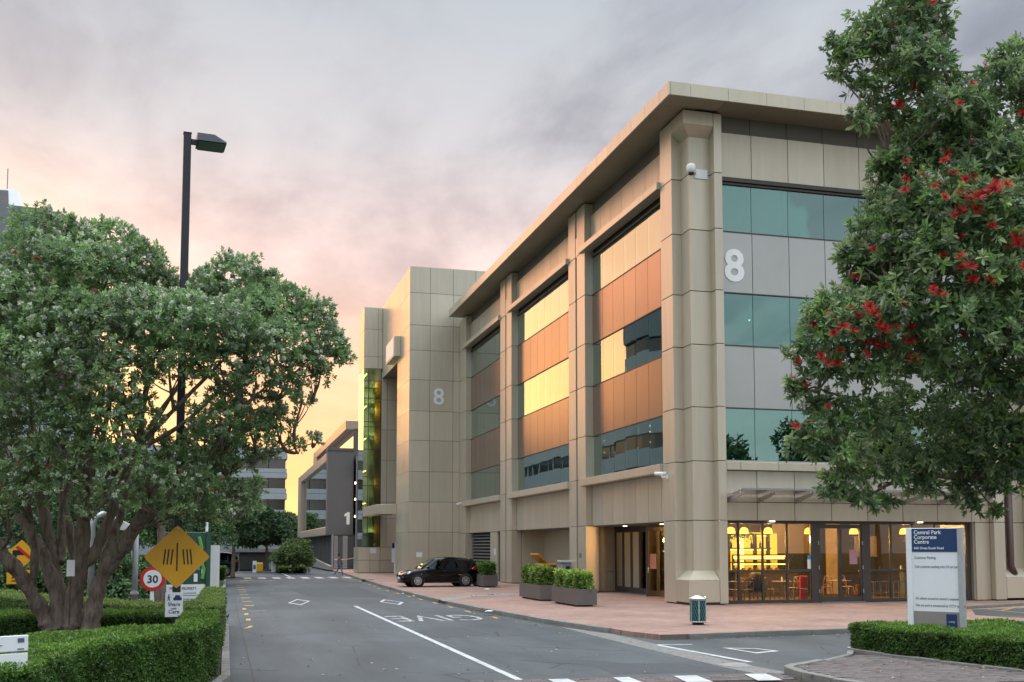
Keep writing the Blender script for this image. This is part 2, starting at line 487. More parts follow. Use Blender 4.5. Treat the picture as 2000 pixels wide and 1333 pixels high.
mk('table_top', (0.40, 0.37, 0.33), 0.35, 0.0, 0.05)
mk('tile_dark', (0.035, 0.034, 0.033), 0.2, 0.0, 0.1)
mk('denim', (0.10, 0.17, 0.27), 0.85, 0.0, 0.2, 12.0)
mk('cloth_mauve', (0.20, 0.15, 0.16), 0.85, 0.0, 0.15, 9.0)
mk('skin', (0.45, 0.27, 0.19), 0.55, 0.0, 0.05)
mk('hair_dark', (0.03, 0.02, 0.015), 0.6, 0.0, 0.1)
mk('paper', (0.72, 0.72, 0.70), 0.8, 0.0, 0.08)
mk('dry_leaf', (0.28, 0.15, 0.06), 0.8, 0.0, 0.3, vcol=False, objrand=0.0)
mk('brown_pipe', (0.085, 0.045, 0.040), 0.5, 0.1, 0.1)
mk('poster', (0.55, 0.42, 0.44), 0.6, 0.0, 0.6, 14.0, col2=(0.42, 0.12, 0.16))
mk('canvas', (0.50, 0.38, 0.24), 0.7, 0.0, 0.25, 3.0)
mk('far_window', (0.035, 0.032, 0.030), 0.12, 0.0, 0.15, 1.2, ior=1.9)
mk('paver', (0.135, 0.112, 0.105), 0.9, 0.0, 0.25, 12.0, objrand=0.22, bump=0.4, bscale=40)
mk('purple_leaf', (0.055, 0.022, 0.028), 0.5, 0.0, 0.0, vcol=True)
mk_glass('glass_green', (0.30, 0.62, 0.54), (0.46, 0.78, 0.74), 0.30, 1.75, 0.0, 0.10)
mk_glass('glass_cafe', (0.80, 0.80, 0.74), (1, 1, 1), 0.0, 1.45)
mk_glass('glass_stair', (0.62, 0.80, 0.56), (0.7, 0.95, 0.85), 0.12, 1.6)
mk_glass('glass_car', (0.16, 0.19, 0.18), (1, 1, 1), 0.05, 1.5)
mk_glass('glass_awning', (0.55, 0.68, 0.64), (1, 1, 1), 0.10, 1.6)
mk_glass('glass_mirror', (0.12, 0.17, 0.16), (0.92, 0.98, 0.96), 0.38, 1.9)
mk('glass_frost', (0.64, 0.61, 0.50), 0.35, 0.0, 0.05, trans=0.6)
mk_emit('lamp_warm', (1.0, 0.45, 0.07), 2.6)
mk_emit('shelf_glow', (1.0, 0.50, 0.05), 1.3)
mk_emit('strip_warm', (1.0, 0.62, 0.14), 3.6)
mk_emit('strip_cool', (0.95, 1.0, 0.72), 2.6)
mk_emit('lamp_far', (1.0, 0.85, 0.60), 6.0)
mk_emit('downlight', (1.0, 0.92, 0.65), 3.0)

# ================================================================== THE SETTING
ROAD_Z = -0.12
g = MB(); g.add([(-900, -300, -0.3), (900, -300, -0.3), (900, 1500, -0.3), (-900, 1500, -0.3)], [(0, 1, 2, 3)])
struct(g.build('ground', 'grass_ground'))
rd = MB(); rd.add([(-30, -6, ROAD_Z), (70, -6, ROAD_Z), (70, 118, ROAD_Z), (-30, 118, ROAD_Z)], [(0, 1, 2, 3)])
road = struct(rd.build('road', 'asphalt'))

KERB_R = [(9.75, 112.0), (9.52, 86.1), (9.03, 75.2), (8.72, 65.5), (8.35, 55.0), (8.22, 50.0), (8.18, 41.8), (8.23, 39.6), (8.37, 34.6), (8.74, 30.1), (8.95, 27.4),
          (9.16, 26.1), (9.36, 25.1), (9.50, 24.0), (9.80, 23.0), (10.5, 23.0), (12.3, 23.26), (15.5, 23.56), (20.0, 24.4), (24.0, 24.8), (70.0, 25.5)]
fp = MB().prism([(x, y) for x, y in KERB_R] + [(70, 118), (9.75, 118)], -0.2, 0.0)
footpath = struct(fp.build('footpath', 'brick_paving'))


def resample(pts, step):
    out = [Vector(pts[0])]; 
    for a, b in zip(pts[:-1], pts[1:]):
        a, b = Vector(a), Vector(b); d = (b - a).length; n = max(1, round(d / step))
        for i in range(1, n + 1): out.append(a.lerp(b, i / n))
    return out


_stone = None
def kerb(name, pts, step, top=0.012, w=0.16, skip=(), bottom=-0.13):
    """a run of kerb stones; every stone is its own piece"""
    global _stone
    root = bpy.data.objects.new(name, None); COL.objects.link(root); root['kind'] = 'structure'
    P = resample(pts, step)
    for i in range(len(P) - 1):
        a, b = P[i], P[i + 1]
        if any(s0 <= a.y <= s1 and a.x < 10.3 for s0, s1 in skip): continue
        if _stone is None:
            _stone = MB().box(-.5, -.5, -.5, .5, .5, .5).build('kerb_stone', 'kerb_concrete', root, bevel=0.06)
            o = _stone
        else:
            o = _stone.copy(); COL.objects.link(o); o.parent = root
        d = b - a
        o.location = ((a.x + b.x) / 2, (a.y + b.y) / 2, (top + bottom) / 2 + random.uniform(-.006, .006))
        o.rotation_euler = (random.uniform(-.02, .02), 0, math.atan2(d.y, d.x))
        o.scale = (d.length - 0.012, w, top - bottom)
    return root


kerb('kerb', [p for p in KERB_R if p[1] < 100][1:11] + [(9.36, 25.1)], 1.15, 0.018, skip=((52.2, 53.8), (40.2, 41.6)))
kerb('kerb', [(10.5, 22.98), (12.3, 23.24), (15.5, 23.54), (20.0, 24.38), (24.0, 24.78)], 1.3, 0.016)


def sheet(name, pts, mat, z=ROAD_Z + 0.005, parent=None):
    n = len(pts)
    # sheets wind counter-clockwise so they face up
    ar = sum(pts[i][0] * pts[(i + 1) % n][1] - pts[(i + 1) % n][0] * pts[i][1] for i in range(n))
    if ar < 0: pts = pts[::-1]
    return MB().add([(p[0], p[1], z) for p in pts], [tuple(range(n))]).build(name, mat, parent)


def strip(name, pts, w, mat, z=ROAD_Z + 0.005, parent=None):
    """painted line of constant width along a polyline"""
    P = [Vector(p) for p in pts]; L, Rr = [], []
    for i, p in enumerate(P):
        t = (P[min(i + 1, len(P) - 1)] - P[max(i - 1, 0)]).normalized(); n = Vector((-t.y, t.x))
        L.append(p + n * w / 2); Rr.append(p - n * w / 2)
    m = MB(); v = [(p.x, p.y, z) for p in L + Rr]; k = len(P)
    m.add(v, [(k + i, k + i + 1, i + 1, i) for i in range(k - 1)])
    return m.build(name, mat, parent)


rz = ROAD_Z
# painted markings on the main road
strip('centre_line', [(4.74, 39.2), (4.72, 34), (4.70, 26), (4.66, 16.4), (4.62, 12)], 0.13, 'road_white', parent=road)
strip('centre_line', [(4.9, 90.5), (4.85, 77.0)], 0.14, 'road_white', parent=road)
for i in range(8):                                      # white blocks of the far crossing
    x0 = 1.55 + i * 0.98
    sheet('crossing_block', [(x0, 74.6), (x0 + .5, 74.6), (x0 + .5, 78.2), (x0, 78.2)], 'road_white', parent=road)
sheet('crossing_band', [(1.35, 74.4), (9.0, 74.4), (9.0, 78.4), (1.35, 78.4)], 'paver', z=ROAD_Z + 0.002, parent=road)
zz = [(1.2, 69.6)] + [(1.2 + (i + 1) * 0.95, 72.9 if i % 2 == 0 else 70.6) for i in range(7)] + [(8.7, 69.9)]
strip('zigzag_line', zz, 0.15, 'road_yellow', parent=road)


def diamond(cx, cy, hw, hl, w=0.11):
    o = [(cx, cy - hl), (cx + hw, cy), (cx, cy + hl), (cx - hw, cy)]
    k = 1 - w / hw; i_ = [(cx + (p[0] - cx) * k, cy + (p[1] - cy) * (1 - (1 - k) * .7)) for p in o]
    m = MB(); m.add([(p[0], p[1], rz + .005) for p in o + i_], [(a, (a + 1) % 4, 4 + (a + 1) % 4, 4 + a) for a in range(4)])
    m.build('diamond_mark', 'road_white', road)
q = [on_z(px, py, rz)[:2] for px, py in ((562, 1178.5), (588, 1182.5), (606, 1174.5), (580, 1171))]
k = [((a[0] * .78 + sum(p[0] for p in q) / 4 * .22), (a[1] * .78 + sum(p[1] for p in q) / 4 * .22)) for a in q]
MB().add([(p[0], p[1], rz + .005) for p in q + k], [(a, (a + 1) % 4, 4 + (a + 1) % 4, 4 + a) for a in range(4)]).build('diamond_mark', 'road_white', road)
q = [on_z(px, py, rz)[:2] for px, py in ((741, 1176), (781, 1182), (789, 1177), (749, 1171.5))]
k = [((a[0] * .74 + sum(p[0] for p in q) / 4 * .26), (a[1] * .74 + sum(p[1] for p in q) / 4 * .26)) for a in q]
MB().add([(p[0], p[1], rz + .005) for p in q + k], [(a, (a + 1) % 4, 4 + (a + 1) % 4, 4 + a) for a in range(4)]).build('diamond_mark', 'road_white', road)
MB().box(-.35, -.2, -.10, .35, .2, .02).build('drain_inlet', 'core', road).location = (8.85, 66.6, 0)
# GIVE, painted for drivers who come the other way
gl = on_z(900, 1212, rz); gr = on_z(773, 1200.5, rz)
txt = text_obj('GIVE', 1.0, 'road_worn', road, (7.78, 35.9, rz + .005), (0, 0, math.pi), 'give_lettering', depth=0.0, bold=0.0)
bb = [v.co for v in txt.data.vertices]; wx = max(v.x for v in bb) - min(v.x for v in bb); hy = max(v.y for v in bb) - min(v.y for v in bb)
txt.scale = (2.75 / wx, 2.6 / hy, 1); txt.location = (7.72, 33.1, rz + .005)
# yellow no-parking dashes along both edges
for i in range(14):
    y = 70 - i * 3.0 + random.uniform(-.3, .3); x = 8.62 - (0.62 if y < 55 else (70 - y) / 15 * .55) + (max(0, 33 - y) * .06)
    sheet('yellow_dash', [(x - .12, y), (x - .02, y), (x, y + .95), (x - .10, y + .95)], 'road_yellow', parent=road)
for i in range(12):
    y = 88 - i * 4.2 if i < 4 else 62 - (i - 4) * 3.1
    sheet('yellow_dash', [(.85, y), (1.22, y), (1.22, y + .32), (.85, y + .32)], 'road_yellow', parent=road)
for px, py in ((477, 1190), (481, 1200), (485, 1211)):
    x, y = gxy(px, py, rz); sheet('yellow_dash', [(x - .07, y - .4), (x + .05, y - .4), (x + .08, y + .4), (x - .05, y + .4)], 'road_yellow', parent=road)
a = gxy(478, 1228, rz); b_ = gxy(491, 1223, rz)
strip('yellow_dash', [a, ((a[0] + b_[0]) / 2 + .03, (a[1] + b_[1]) / 2 - .1), b_], 0.10, 'road_yellow', parent=road)
strip('faded_line', [gxy(487, 1194.5, rz), gxy(520, 1193.5, rz)], 0.12, 'sign_taupe', parent=road)
# concrete channel along the left edge, seen as a fine joint
strip('channel_joint', [(0.55, 12), (0.55, 36.5), (0.70, 61), (0.75, 93)], 0.025, 'core', z=rz + .003, parent=road)
strip('channel', [(0.27, 12), (0.27, 36.5), (0.45, 61), (0.5, 93)], 0.52, 'concrete', z=rz + .0025, parent=road).data.materials[0] = M['asphalt']
# rough old gutter strip that crosses the mouth of the side road
gp = [gxy(px, py, rz) for px, py in ((1105, 1222), (1160, 1236), (1250, 1258), (1340, 1279), (1440, 1302), (1530, 1320))]
strip('gutter_strip', gp, 0.62, 'rough_strip', z=rz + .004, parent=road)
sheet('gutter_patch', [gxy(*p, rz) for p in ((1393, 1298), (1430, 1304), (1470, 1303), (1455, 1296), (1440, 1295))], 'concrete', z=rz + .008, parent=road)
# darker repairs
sheet('road_patch', [gxy(*p, rz) for p in ((1010, 1290), (1160, 1290), (1270, 1302), (1180, 1302))], 'asphalt_dark', z=rz + .003, parent=road)
for q_ in (((1150, 1296), (1330, 1296), (1420, 1312), (1200, 1318)), ((560, 1150), (700, 1147), (760, 1168), (600, 1166)), ((800, 1232), (905, 1226), (960, 1240), (840, 1248))):
    sheet('road_patch', [gxy(*p, rz) for p in q_], 'asphalt_dark', z=rz + .0028, parent=road)
# side-road lines
strip('give_way_line', [gxy(1285, 1260.5, rz), gxy(1466, 1294, rz)], 0.13, 'road_white', parent=road)
strip('give_way_line', [gxy(1284, 1260, rz), gxy(1352, 1259.5, rz)], 0.10, 'road_white', parent=road)
q = [gxy(*p, rz) for p in ((1411, 1266), (1478, 1277), (1523, 1272.5), (1477, 1267))]
c4 = (sum(p[0] for p in q) / 4, sum(p[1] for p in q) / 4); k = [(p[0] * .72 + c4[0] * .28, p[1] * .72 + c4[1] * .28) for p in q]
MB().add([(p[0], p[1], rz + .005) for p in q + k], [(a, (a + 1) % 4, 4 + (a + 1) % 4, 4 + a) for a in range(4)]).build('give_way_triangle', 'road_white', road)
strip('edge_line', [gxy(1655, 1265, rz), gxy(1690, 1265, rz)], 0.12, 'road_white', parent=road)

# brick crossing at the near edge of the picture: each paver is a piece
A, B = Vector(gxy(955, 1332, rz)), Vector(gxy(1530, 1316.5, rz))
dirx = (B - A).normalized(); diry = Vector((dirx.y, -dirx.x))
crossing = bpy.data.objects.new('brick_crossing', None); COL.objects.link(crossing); crossing['kind'] = 'structure'
bed_pts = [A - dirx * 8, B + dirx * .1, B + diry * 3 + dirx * .1, A - dirx * 8 + diry * 3]
sheet('mortar_bed', [(p.x, p.y) for p in bed_pts], 'soil', z=rz + .006, parent=crossing)
paver_mesh = MB().box(-.112, -.052, -.02, .112, .052, .02).build('paver', 'paver', crossing, bevel=0.006)
ang = math.atan2(dirx.y, dirx.x); first = True
nx = int((B - A).length / .236) + 4
for r_ in range(7):
    for c_ in range(nx):
        p = A + dirx * (c_ * .236 - .2 + (.118 if r_ % 2 else 0)) + diry * (.06 + r_ * .113)
        if (p - A).dot(dirx) > (B - A).length - .1: continue
        o = paver_mesh if first else paver_mesh.copy()
        if not first: COL.objects.link(o); o.parent = crossing
        first = False
        o.location = (p.x, p.y, rz + .004 + random.uniform(-.003, .004)); o.rotation_euler = (random.uniform(-.02, .02), random.uniform(-.02, .02), ang + random.uniform(-.02, .02))
for x0, x1 in ((1070, 1121), (1197, 1240), (1316, 1372), (1454, 1507)):
    ya = 1332 - (x0 - 955) * .027
    sheet('crossing_block', [gxy(x0, ya + 2.0, rz), gxy(x1 - 12, ya + 1.0, rz), gxy(x1 + 22, ya + 14, rz), gxy(x0 + 26, ya + 15, rz)], 'road_white', z=rz + .032, parent=crossing)

# traffic island at lower right
ISL = [(9.22, 16.35), (9.03, 15.5), (9.05, 14.7), (9.3, 13.6), (9.9, 11.0), (15, 9.5), (22, 9.5), (22, 18.6), (15.6, 19.0), (12.2, 19.0), (11.5, 17.95), (10.4, 17.1)]
island = struct(MB().prism(ISL, -0.2, -0.03).build('traffic_island', 'soil'))
kerb('island_kerb', [(10.4, 17.1), (9.5, 16.5), (9.2, 16.2), (9.05, 15.4), (9.08, 14.6), (9.35, 13.5), (9.9, 11.2)], 0.75, 0.02, 0.15)
kerb('island_kerb', [(10.5, 17.15), (11.5, 17.95), (11.95, 18.6)], 0.9, 0.0, 0.12)
kerb('bed_kerb', [(11.98, 18.7), (12.0, 17.6), (12.25, 16.3), (12.6, 14.7), (12.9, 13.2)], 0.8, 0.03, 0.12)
first = True
ipm = None
for r_ in range(40):
    for c_ in range(26):
        x = 9.25 + c_ * .232 + (.116 if r_ % 2 else 0); y = 17.7 - r_ * .112
        if y < 13.7 or x > 12.75: continue
        edge = 9.2 + max(0, y - 16.3) * 1.5 if y > 16.3 else 9.2 + max(0, 14.7 - y) * .25
        if x < edge + .1 or x > 11.82 + (18 - y) * .20: continue
        if ipm is None: ipm = MB().box(-.111, -.051, -.02, .111, .051, .02).build('paver', 'paver', island, bevel=0.006); o = ipm
        else: o = ipm.copy(); COL.objects.link(o); o.parent = island
        o.location = (x, y, -0.028 + random.uniform(-.004, .004)); o.rotation_euler = (random.uniform(-.02, .02), random.uniform(-.02, .02), random.uniform(-.02, .02))

# yellow-hatched car park corner beyond the island
cp = [gxy(1898, 1191), gxy(1905, 1202), gxy(2060, 1210), gxy(2100, 1186)]
park = sheet('car_park', cp, 'asphalt', z=0.005); struct(park)
strip('yellow_line', [gxy(1930, 1191.5), gxy(2010, 1199)], .10, 'road_yellow', z=.010, parent=park)
strip('yellow_line', [gxy(1955, 1194), gxy(1985, 1187)], .10, 'road_yellow', z=.0105, parent=park)
strip('yellow_line', [gxy(1955, 1204), gxy(2020, 1206)], .10, 'road_yellow', z=.010, parent=park)
kerb('kerb', [gxy(1880, 1190), gxy(1930, 1187.5), gxy(2010, 1182)], 1.2, 0.10, 0.16, bottom=-.02)
# grey band across the footpath
sheet('paving_band', [gxy(*p) for p in ((852, 1170), (868, 1175), (930, 1166), (1003, 1163), (1003, 1159), (925, 1163))], 'concrete', z=0.004, parent=footpath)

# ================================================================== MAIN OFFICE BUILDING
bld = thing('office_building', 'tan metal-clad four-storey office building marked 8 with deep flat roof and corner cafe', 'building', (16, 34, 0))
BO = Vector((16, 34, 0))


class PB(MB):
    """mesh builder whose parts hang under an Empty that stands at offset O"""
    pass


def bpart(mb, name, mat, parent=None, **kw):
    """build in world coordinates under the building"""
    o = mb.build(name, mat, parent or bld, **kw)
    if parent is None: o.matrix_parent_inverse = Matrix.Translation(-BO)
    return o


def panx(name, X, y0, y1, z0, z1, mat, t=.03, gp_=.012):
    return bpart(MB().box(X, y0 + gp_, z0 + gp_, X + t, y1 - gp_, z1 - gp_), name, mat)
def pany(name, Y, x0, x1, z0, z1, mat, t=.03, gp_=.012):
    return bpart(MB().box(x0 + gp_, Y, z0 + gp_, x1 - gp_, Y + t, z1 - gp_), name, mat)


def skew_pane(P, ax):
    """a pane set a hair out of true, as real glazing is"""
    o_ = [random.uniform(0, .006) for _ in range(3)]; o_.append(o_[0] + o_[2] - o_[1])
    f_ = [tuple(c_ + (o_[i] if j == ax else 0) for j, c_ in enumerate(p)) for i, p in enumerate(P)]
    k_ = [tuple(c_ + (.010 if j == ax else 0) for j, c_ in enumerate(p)) for p in f_]
    return bpart(MB().add(f_ + k_, [(3, 2, 1, 0), (4, 5, 6, 7), (0, 1, 5, 4), (1, 2, 6, 5), (2, 3, 7, 6), (3, 0, 4, 7)]), 'window_pane', 'glass_green')
def panex(X, y0, y1, z0, z1, g_=.010): return skew_pane([(X, y0 + g_, z0 + g_), (X, y1 - g_, z0 + g_), (X, y1 - g_, z1 - g_), (X, y0 + g_, z1 - g_)], 0)
def paney(Y, x0, x1, z0, z1, g_=.010): return skew_pane([(x1 - g_, Y, z0 + g_), (x0 + g_, Y, z0 + g_), (x0 + g_, Y, z1 - g_), (x1 - g_, Y, z1 - g_)], 1)


ZD, ZS0, ZS1, W1T, W2B, W2T, W3B, W3T, ZH, ZT, ZF = 2.96, 4.75, 5.09, 7.0, 9.27, 11.2, 13.45, 15.17, 15.46, 17.12, 17.70
ZJ = [0.03, ZD, 5.07, W1T, 9.26, W2T, W3B, 15.5, ZF]          # heights of the joints in every pilaster


def joints(a0, a1, pitch, from_end=True):
    out = [a1]; a = a1 - pitch
    while a > a0 + .25: out.append(a); a -= pitch
    out.append(a0)
    return out[::-1]


def left_bay(y0, y1, ends=0.5):
    js = joints(y0, y1, 1.3)
    for a, b in zip(js[:-1], js[1:]):
        panx('wall_panel', 16.0, a, b, ZD, ZS0, 'panel_tan')
        panx('wall_panel', 16.0, a, b, ZH + .30, ZT, 'panel_tan')
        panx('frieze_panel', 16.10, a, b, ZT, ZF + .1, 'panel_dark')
        for z0, z1 in ((W1T, W2B), (W2T, W3B)):
            panx('spandrel_panel', 16.07, a, b, z0, z1, 'panel_bronze')
        for z0, z1 in ((ZS1, W1T), (W2B, W2T), (W3B, W3T + .1)):
            panex(16.09, a, b, z0, z1)
    mb = MB()
    for z0, z1 in ((ZD + .02, ZS1 - .02), (W1T + .02, W2B - .02), (W2T + .02, W3B - .02), (W3T + .1, ZF + .3)):
        mb.box(16.14, y0, z0, 16.34, y1, z1)
    bpart(mb, 'backing_wall', 'core')
    for z in (W1T, W2B, W2T, W3B):
        bpart(MB().box(16.05, y0, z - .02, 16.15, y1, z + .02), 'window_frame', 'frame_dark')
    for k, z0, z1 in (('sill_panel', ZS0, ZS1), ('ledge_panel', ZH, ZH + .29)):
        jj = joints(y0 - .01, y1 + ends, 2.6)
        for a, b in zip(jj[:-1], jj[1:]):
            bpart(MB().box(15.56, a + .006, z0 + .006, 16.04, b - .006, z1 - .006), k, 'panel_tan', bevel=.012)
    bpart(MB().box(16.03, y0, W3T + .02, 16.2, y1, W3T + .1), 'window_frame', 'frame_dark')


def pilaster(y0, y1, x0=15.7, x1=16.30, zs=ZJ):
    for z0, z1 in zip(zs[:-1], zs[1:]):
        bpart(MB().box(x0, y0, z0 + .012, x1, y1, z1 - .012), 'pilaster_panel', 'panel_tan', bevel=.008)
    bpart(MB().box(x0 + .06, y0 + .06, 0.0, x1 + .02, y1 - .06, ZF), 'pilaster_core', 'core')


BAYS = [(36.42, 45.08), (47.46, 57.78), (60.32, 69.5)]
for y0, y1 in BAYS: left_bay(y0, y1)
pilaster(35.36, 36.4)
for y0, y1 in ((45.1, 46.2), (46.42, 47.44), (57.8, 58.9), (59.15, 60.3), (69.52, 71.45)): pilaster(y0, y1)
for ys in (46.31, 59.02):                                  # slots between the twin pilasters, with a rain pipe
    bpart(MB().box(16.0, ys - .14, 0, 16.3, ys + .14, ZF), 'slot_wall', 'core')
    bpart(MB().tube([(15.86, ys, 0), (15.86, ys, 15.4)], .07, 10), 'rain_pipe', 'brown_pipe', smooth=True)
    bpart(MB().box(15.72, ys - .13, 15.5, 16.1, ys + .13, 16.4), 'rain_head', 'panel_grey')

# corner column: shaft set back in the corner, base and cap filled out square
for z0, z1 in zip([1.0] + ZJ[1:-1], ZJ[1:-1] + [16.95]):
    bpart(MB().box(16.07, 34.63, z0 + .012, 16.95, 35.42, z1 - .012), 'column_panel', 'panel_tan', bevel=.008)
bpart(MB().box(16.12, 34.68, 0, 16.9, 35.4, ZF), 'column_core', 'core')
for z0, z1 in zip(ZJ[:-1], ZJ[1:]):
    bpart(MB().box(16.885, 34.26, z0 + .012, 17.2, 34.92, z1 - .012), 'pilaster_panel', 'panel_tan', bevel=.008)
def frustum(z0, r0, z1, r1):
    v = [(r0[0], r0[1], z0), (r0[2], r0[1], z0), (r0[2], r0[3], z0), (r0[0], r0[3], z0), (r1[0], r1[1], z1), (r1[2], r1[1], z1), (r1[2], r1[3], z1), (r1[0], r1[3], z1)]
    return MB().add(v, [(3, 2, 1, 0), (4, 5, 6, 7), (0, 1, 5, 4), (1, 2, 6, 5), (2, 3, 7, 6), (3, 0, 4, 7)])
sq, ins = (15.7, 34.26, 16.87, 35.345), (16.07, 34.63, 16.87, 35.345)
bpart(frustum(.09, sq, .86, sq), 'column_base', 'panel_tan', bevel=.008)
bpart(frustum(.868, sq, 1.19, ins), 'column_base', 'panel_tan')
bpart(frustum(0, (15.78, 34.34, 17.1, 36.3), .09, (15.78, 34.34, 17.1, 36.3)), 'column_plinth', 'frame_dark')
bpart(frustum(17.195, sq, ZF, sq), 'column_cap', 'panel_tan', bevel=.008)
bpart(frustum(16.87, ins, 17.187, sq), 'column_cap', 'panel_tan')

# right-hand facade
XJ = [17.22, 18.5, 20.0, 21.5, 23.0, 24.5, 26.0, 27.5, 28.28]
XJ2 = [30.47, 32.0, 33.5, 35.0, 36.5, 38.0, 39.5, 41.0, 42.5]
for J, bay in ((XJ, 0), (XJ2, 1)):
    for a, b in zip(J[:-1], J[1:]):
        pany('wall_panel', 34.5, a, b, ZD, 3.62, 'panel_tan'); pany('wall_panel', 34.5, a, b, 3.62, ZS0, 'panel_tan')
        pany('wall_panel', 34.5, a, b, ZH, ZT, 'panel_tan')
        pany('frieze_panel', 34.58, a, b, ZT, ZF + .1, 'panel_dark')
        for z0, z1 in ((W1T, W2B), (W2T, W3B)): pany('spandrel_panel', 34.55, a, b, z0, z1, 'panel_grey')
        for z0, z1 in ((ZS1, W1T), (W2B, W2T), (W3B, W3T + .1)): paney(34.58, a, b, z0, z1)
        for z0, z1 in ((W2B, W2T), (W3B, W3T + .1)):
            if True:
                dz = random.choice((0.0, 0.0, .0, .06, .14))
                bpart(MB().box(a + .04, 34.85, z0 + dz, b - .04, 34.86, z1), 'blind_or_dark_sheet', 'blind')
    bpart(MB().box(J[0], 35.5, ZS1 - .4, J[-1], 35.55, W1T + .4), 'blind_or_dark_sheet', 'interior_dark')  # added dark sheet, no blind: hides the bright rooms behind these panes
    mb = MB()
    for z0, z1 in ((ZD + .02, ZS1 - .02), (W1T + .02, W2B - .02), (W2T + .02, W3B - .02), (W3T + .12, ZF + .3)): mb.box(J[0], 34.62, z0, J[-1], 34.82, z1)
    bpart(mb, 'backing_wall', 'core')
    for z in (W1T, W2B, W2T, W3B): bpart(MB().box(J[0], 34.53, z - .02, J[-1], 34.61, z + .02), 'window_frame', 'frame_dark')
    bpart(MB().box(J[0], 34.50, W3T + .03, J[-1], 34.66, W3T + .1), 'window_frame', 'frame_dark')
    bpart(MB().box(J[0], 34.44, ZH - .16, J[-1], 34.60, ZH - .02), 'ledge_panel', 'frame_dark')
    jj = joints(J[0], J[-1], 1.5)
    for a, b in zip(jj[:-1], jj[1:]):
        bpart(MB().box(a + .006, 34.30, ZS0 + .006, b - .006, 34.54, ZS1 - .04), 'sill_panel', 'panel_tan', bevel=.012)
    bpart(MB().box(J[0], 34.40, ZS1 - .035, J[-1], 34.62, ZS1 + .02), 'sill_flashing', 'panel_grey')
# right-hand column
for x0, x1 in ((28.3, 28.78), (29.98, 30.45)):
    for z0, z1 in zip(ZJ[:-1], ZJ[1:]): bpart(MB().box(x0, 34.26, z0 + .012, x1, 35.5, z1 - .012), 'pilaster_panel', 'panel_tan', bevel=.008)
    bpart(MB().box(x0 + .05, 34.31, 0, x1 - .05, 35.6, ZF), 'pilaster_core', 'core')
for z0, z1 in zip([1.0] + ZJ[1:-1], ZJ[1:-1] + [16.95]): bpart(MB().box(28.79, 34.68, z0 + .012, 29.97, 35.4, z1 - .012), 'column_panel', 'panel_tan')
bpart(MB().box(28.79, 34.74, 0, 29.97, 35.4, ZF), 'column_core', 'core')
bpart(MB().box(28.79, 34.26, .09, 29.97, 35.3, .86), 'column_base', 'panel_tan', bevel=.008)
bpart(MB().add([(28.79, 34.26, .87), (29.97, 34.26, .87), (29.97, 34.68, 1.2), (28.79, 34.68, 1.2), (28.79, 34.68, .87), (29.97, 34.68, .87)], [(0, 1, 2, 3), (0, 3, 4), (1, 5, 2)]), 'column_base', 'panel_tan')
bpart(MB().tube([(29.25, 34.55, 4.2), (29.25, 34.55, 1.3), (29.3, 34.42, .98)], .12, 12), 'rain_pipe', 'brown_pipe', smooth=True)
bpart(MB().tube([(29.25, 34.55, 4.2), (28.9, 34.55, 4.6)], .09, 10), 'rain_pipe', 'brown_pipe', smooth=True)

# roof: fascia, soffit panels, deck
RX, RY, RZ0, RZ1 = 14.72, 33.27, 17.74, 18.22
jj = joints(RY, 70.6, 1.3)
jj[0] = RY
for a, b in zip(jj[:-1], jj[1:]):
    panx('fascia_panel', RX, a, b, RZ0, RZ1, 'panel_tan', t=.06, gp_=.006)
    bpart(MB().box(RX + .07, a + .006, RZ0 + .01, 16.2, b - .006, RZ0 + .05), 'soffit_panel', 'panel_tan_shaded')
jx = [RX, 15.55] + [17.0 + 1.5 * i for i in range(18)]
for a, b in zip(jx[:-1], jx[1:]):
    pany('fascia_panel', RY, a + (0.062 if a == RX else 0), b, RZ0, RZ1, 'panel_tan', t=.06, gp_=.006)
    if a > 16: bpart(MB().box(a + .006, RY + .07, RZ0 + .01, b - .006, 34.7, RZ0 + .05), 'soffit_panel', 'panel_tan_shaded')
bpart(MB().box(15.56, RY + .07, RZ0 + .012, 16.99, 34.2, RZ0 + .052), 'soffit_panel', 'panel_tan_shaded')
bpart(MB().box(RX + .02, RY + .02, RZ0 + .06, 43, 70.58, RZ1 - .02), 'roof_deck', 'roof_grey')

# inside: floors, core, ceiling lights
for z0, z1 in ((3.2, 4.6), (7.25, 8.5), (11.45, 12.7), (15.4, 17.6)):
    bpart(MB().box(16.36, 34.84, z0, 43, 71, z1), 'floor_slab', 'ceiling_white')
bpart(MB().box(23.5, 42.5, 0, 43, 71, 17.6), 'inner_wall', 'interior_wall')
bpart(MB().box(16.4, 71.0, 0, 43, 71.3, 17.6), 'inner_wall', 'interior_wall')
for z, ys in ((7.24, (38, 40.2, 42.4, 44.6, 49, 52, 55, 62, 66)), (11.44, (37.5, 39.5, 63, 66))):
    for yy in ys:
        for xx in (17.6, 20.0): bpart(MB().box(xx, yy, z - .03, xx + 1.3, yy + .12, z), 'ceiling_light', 'strip_cool')

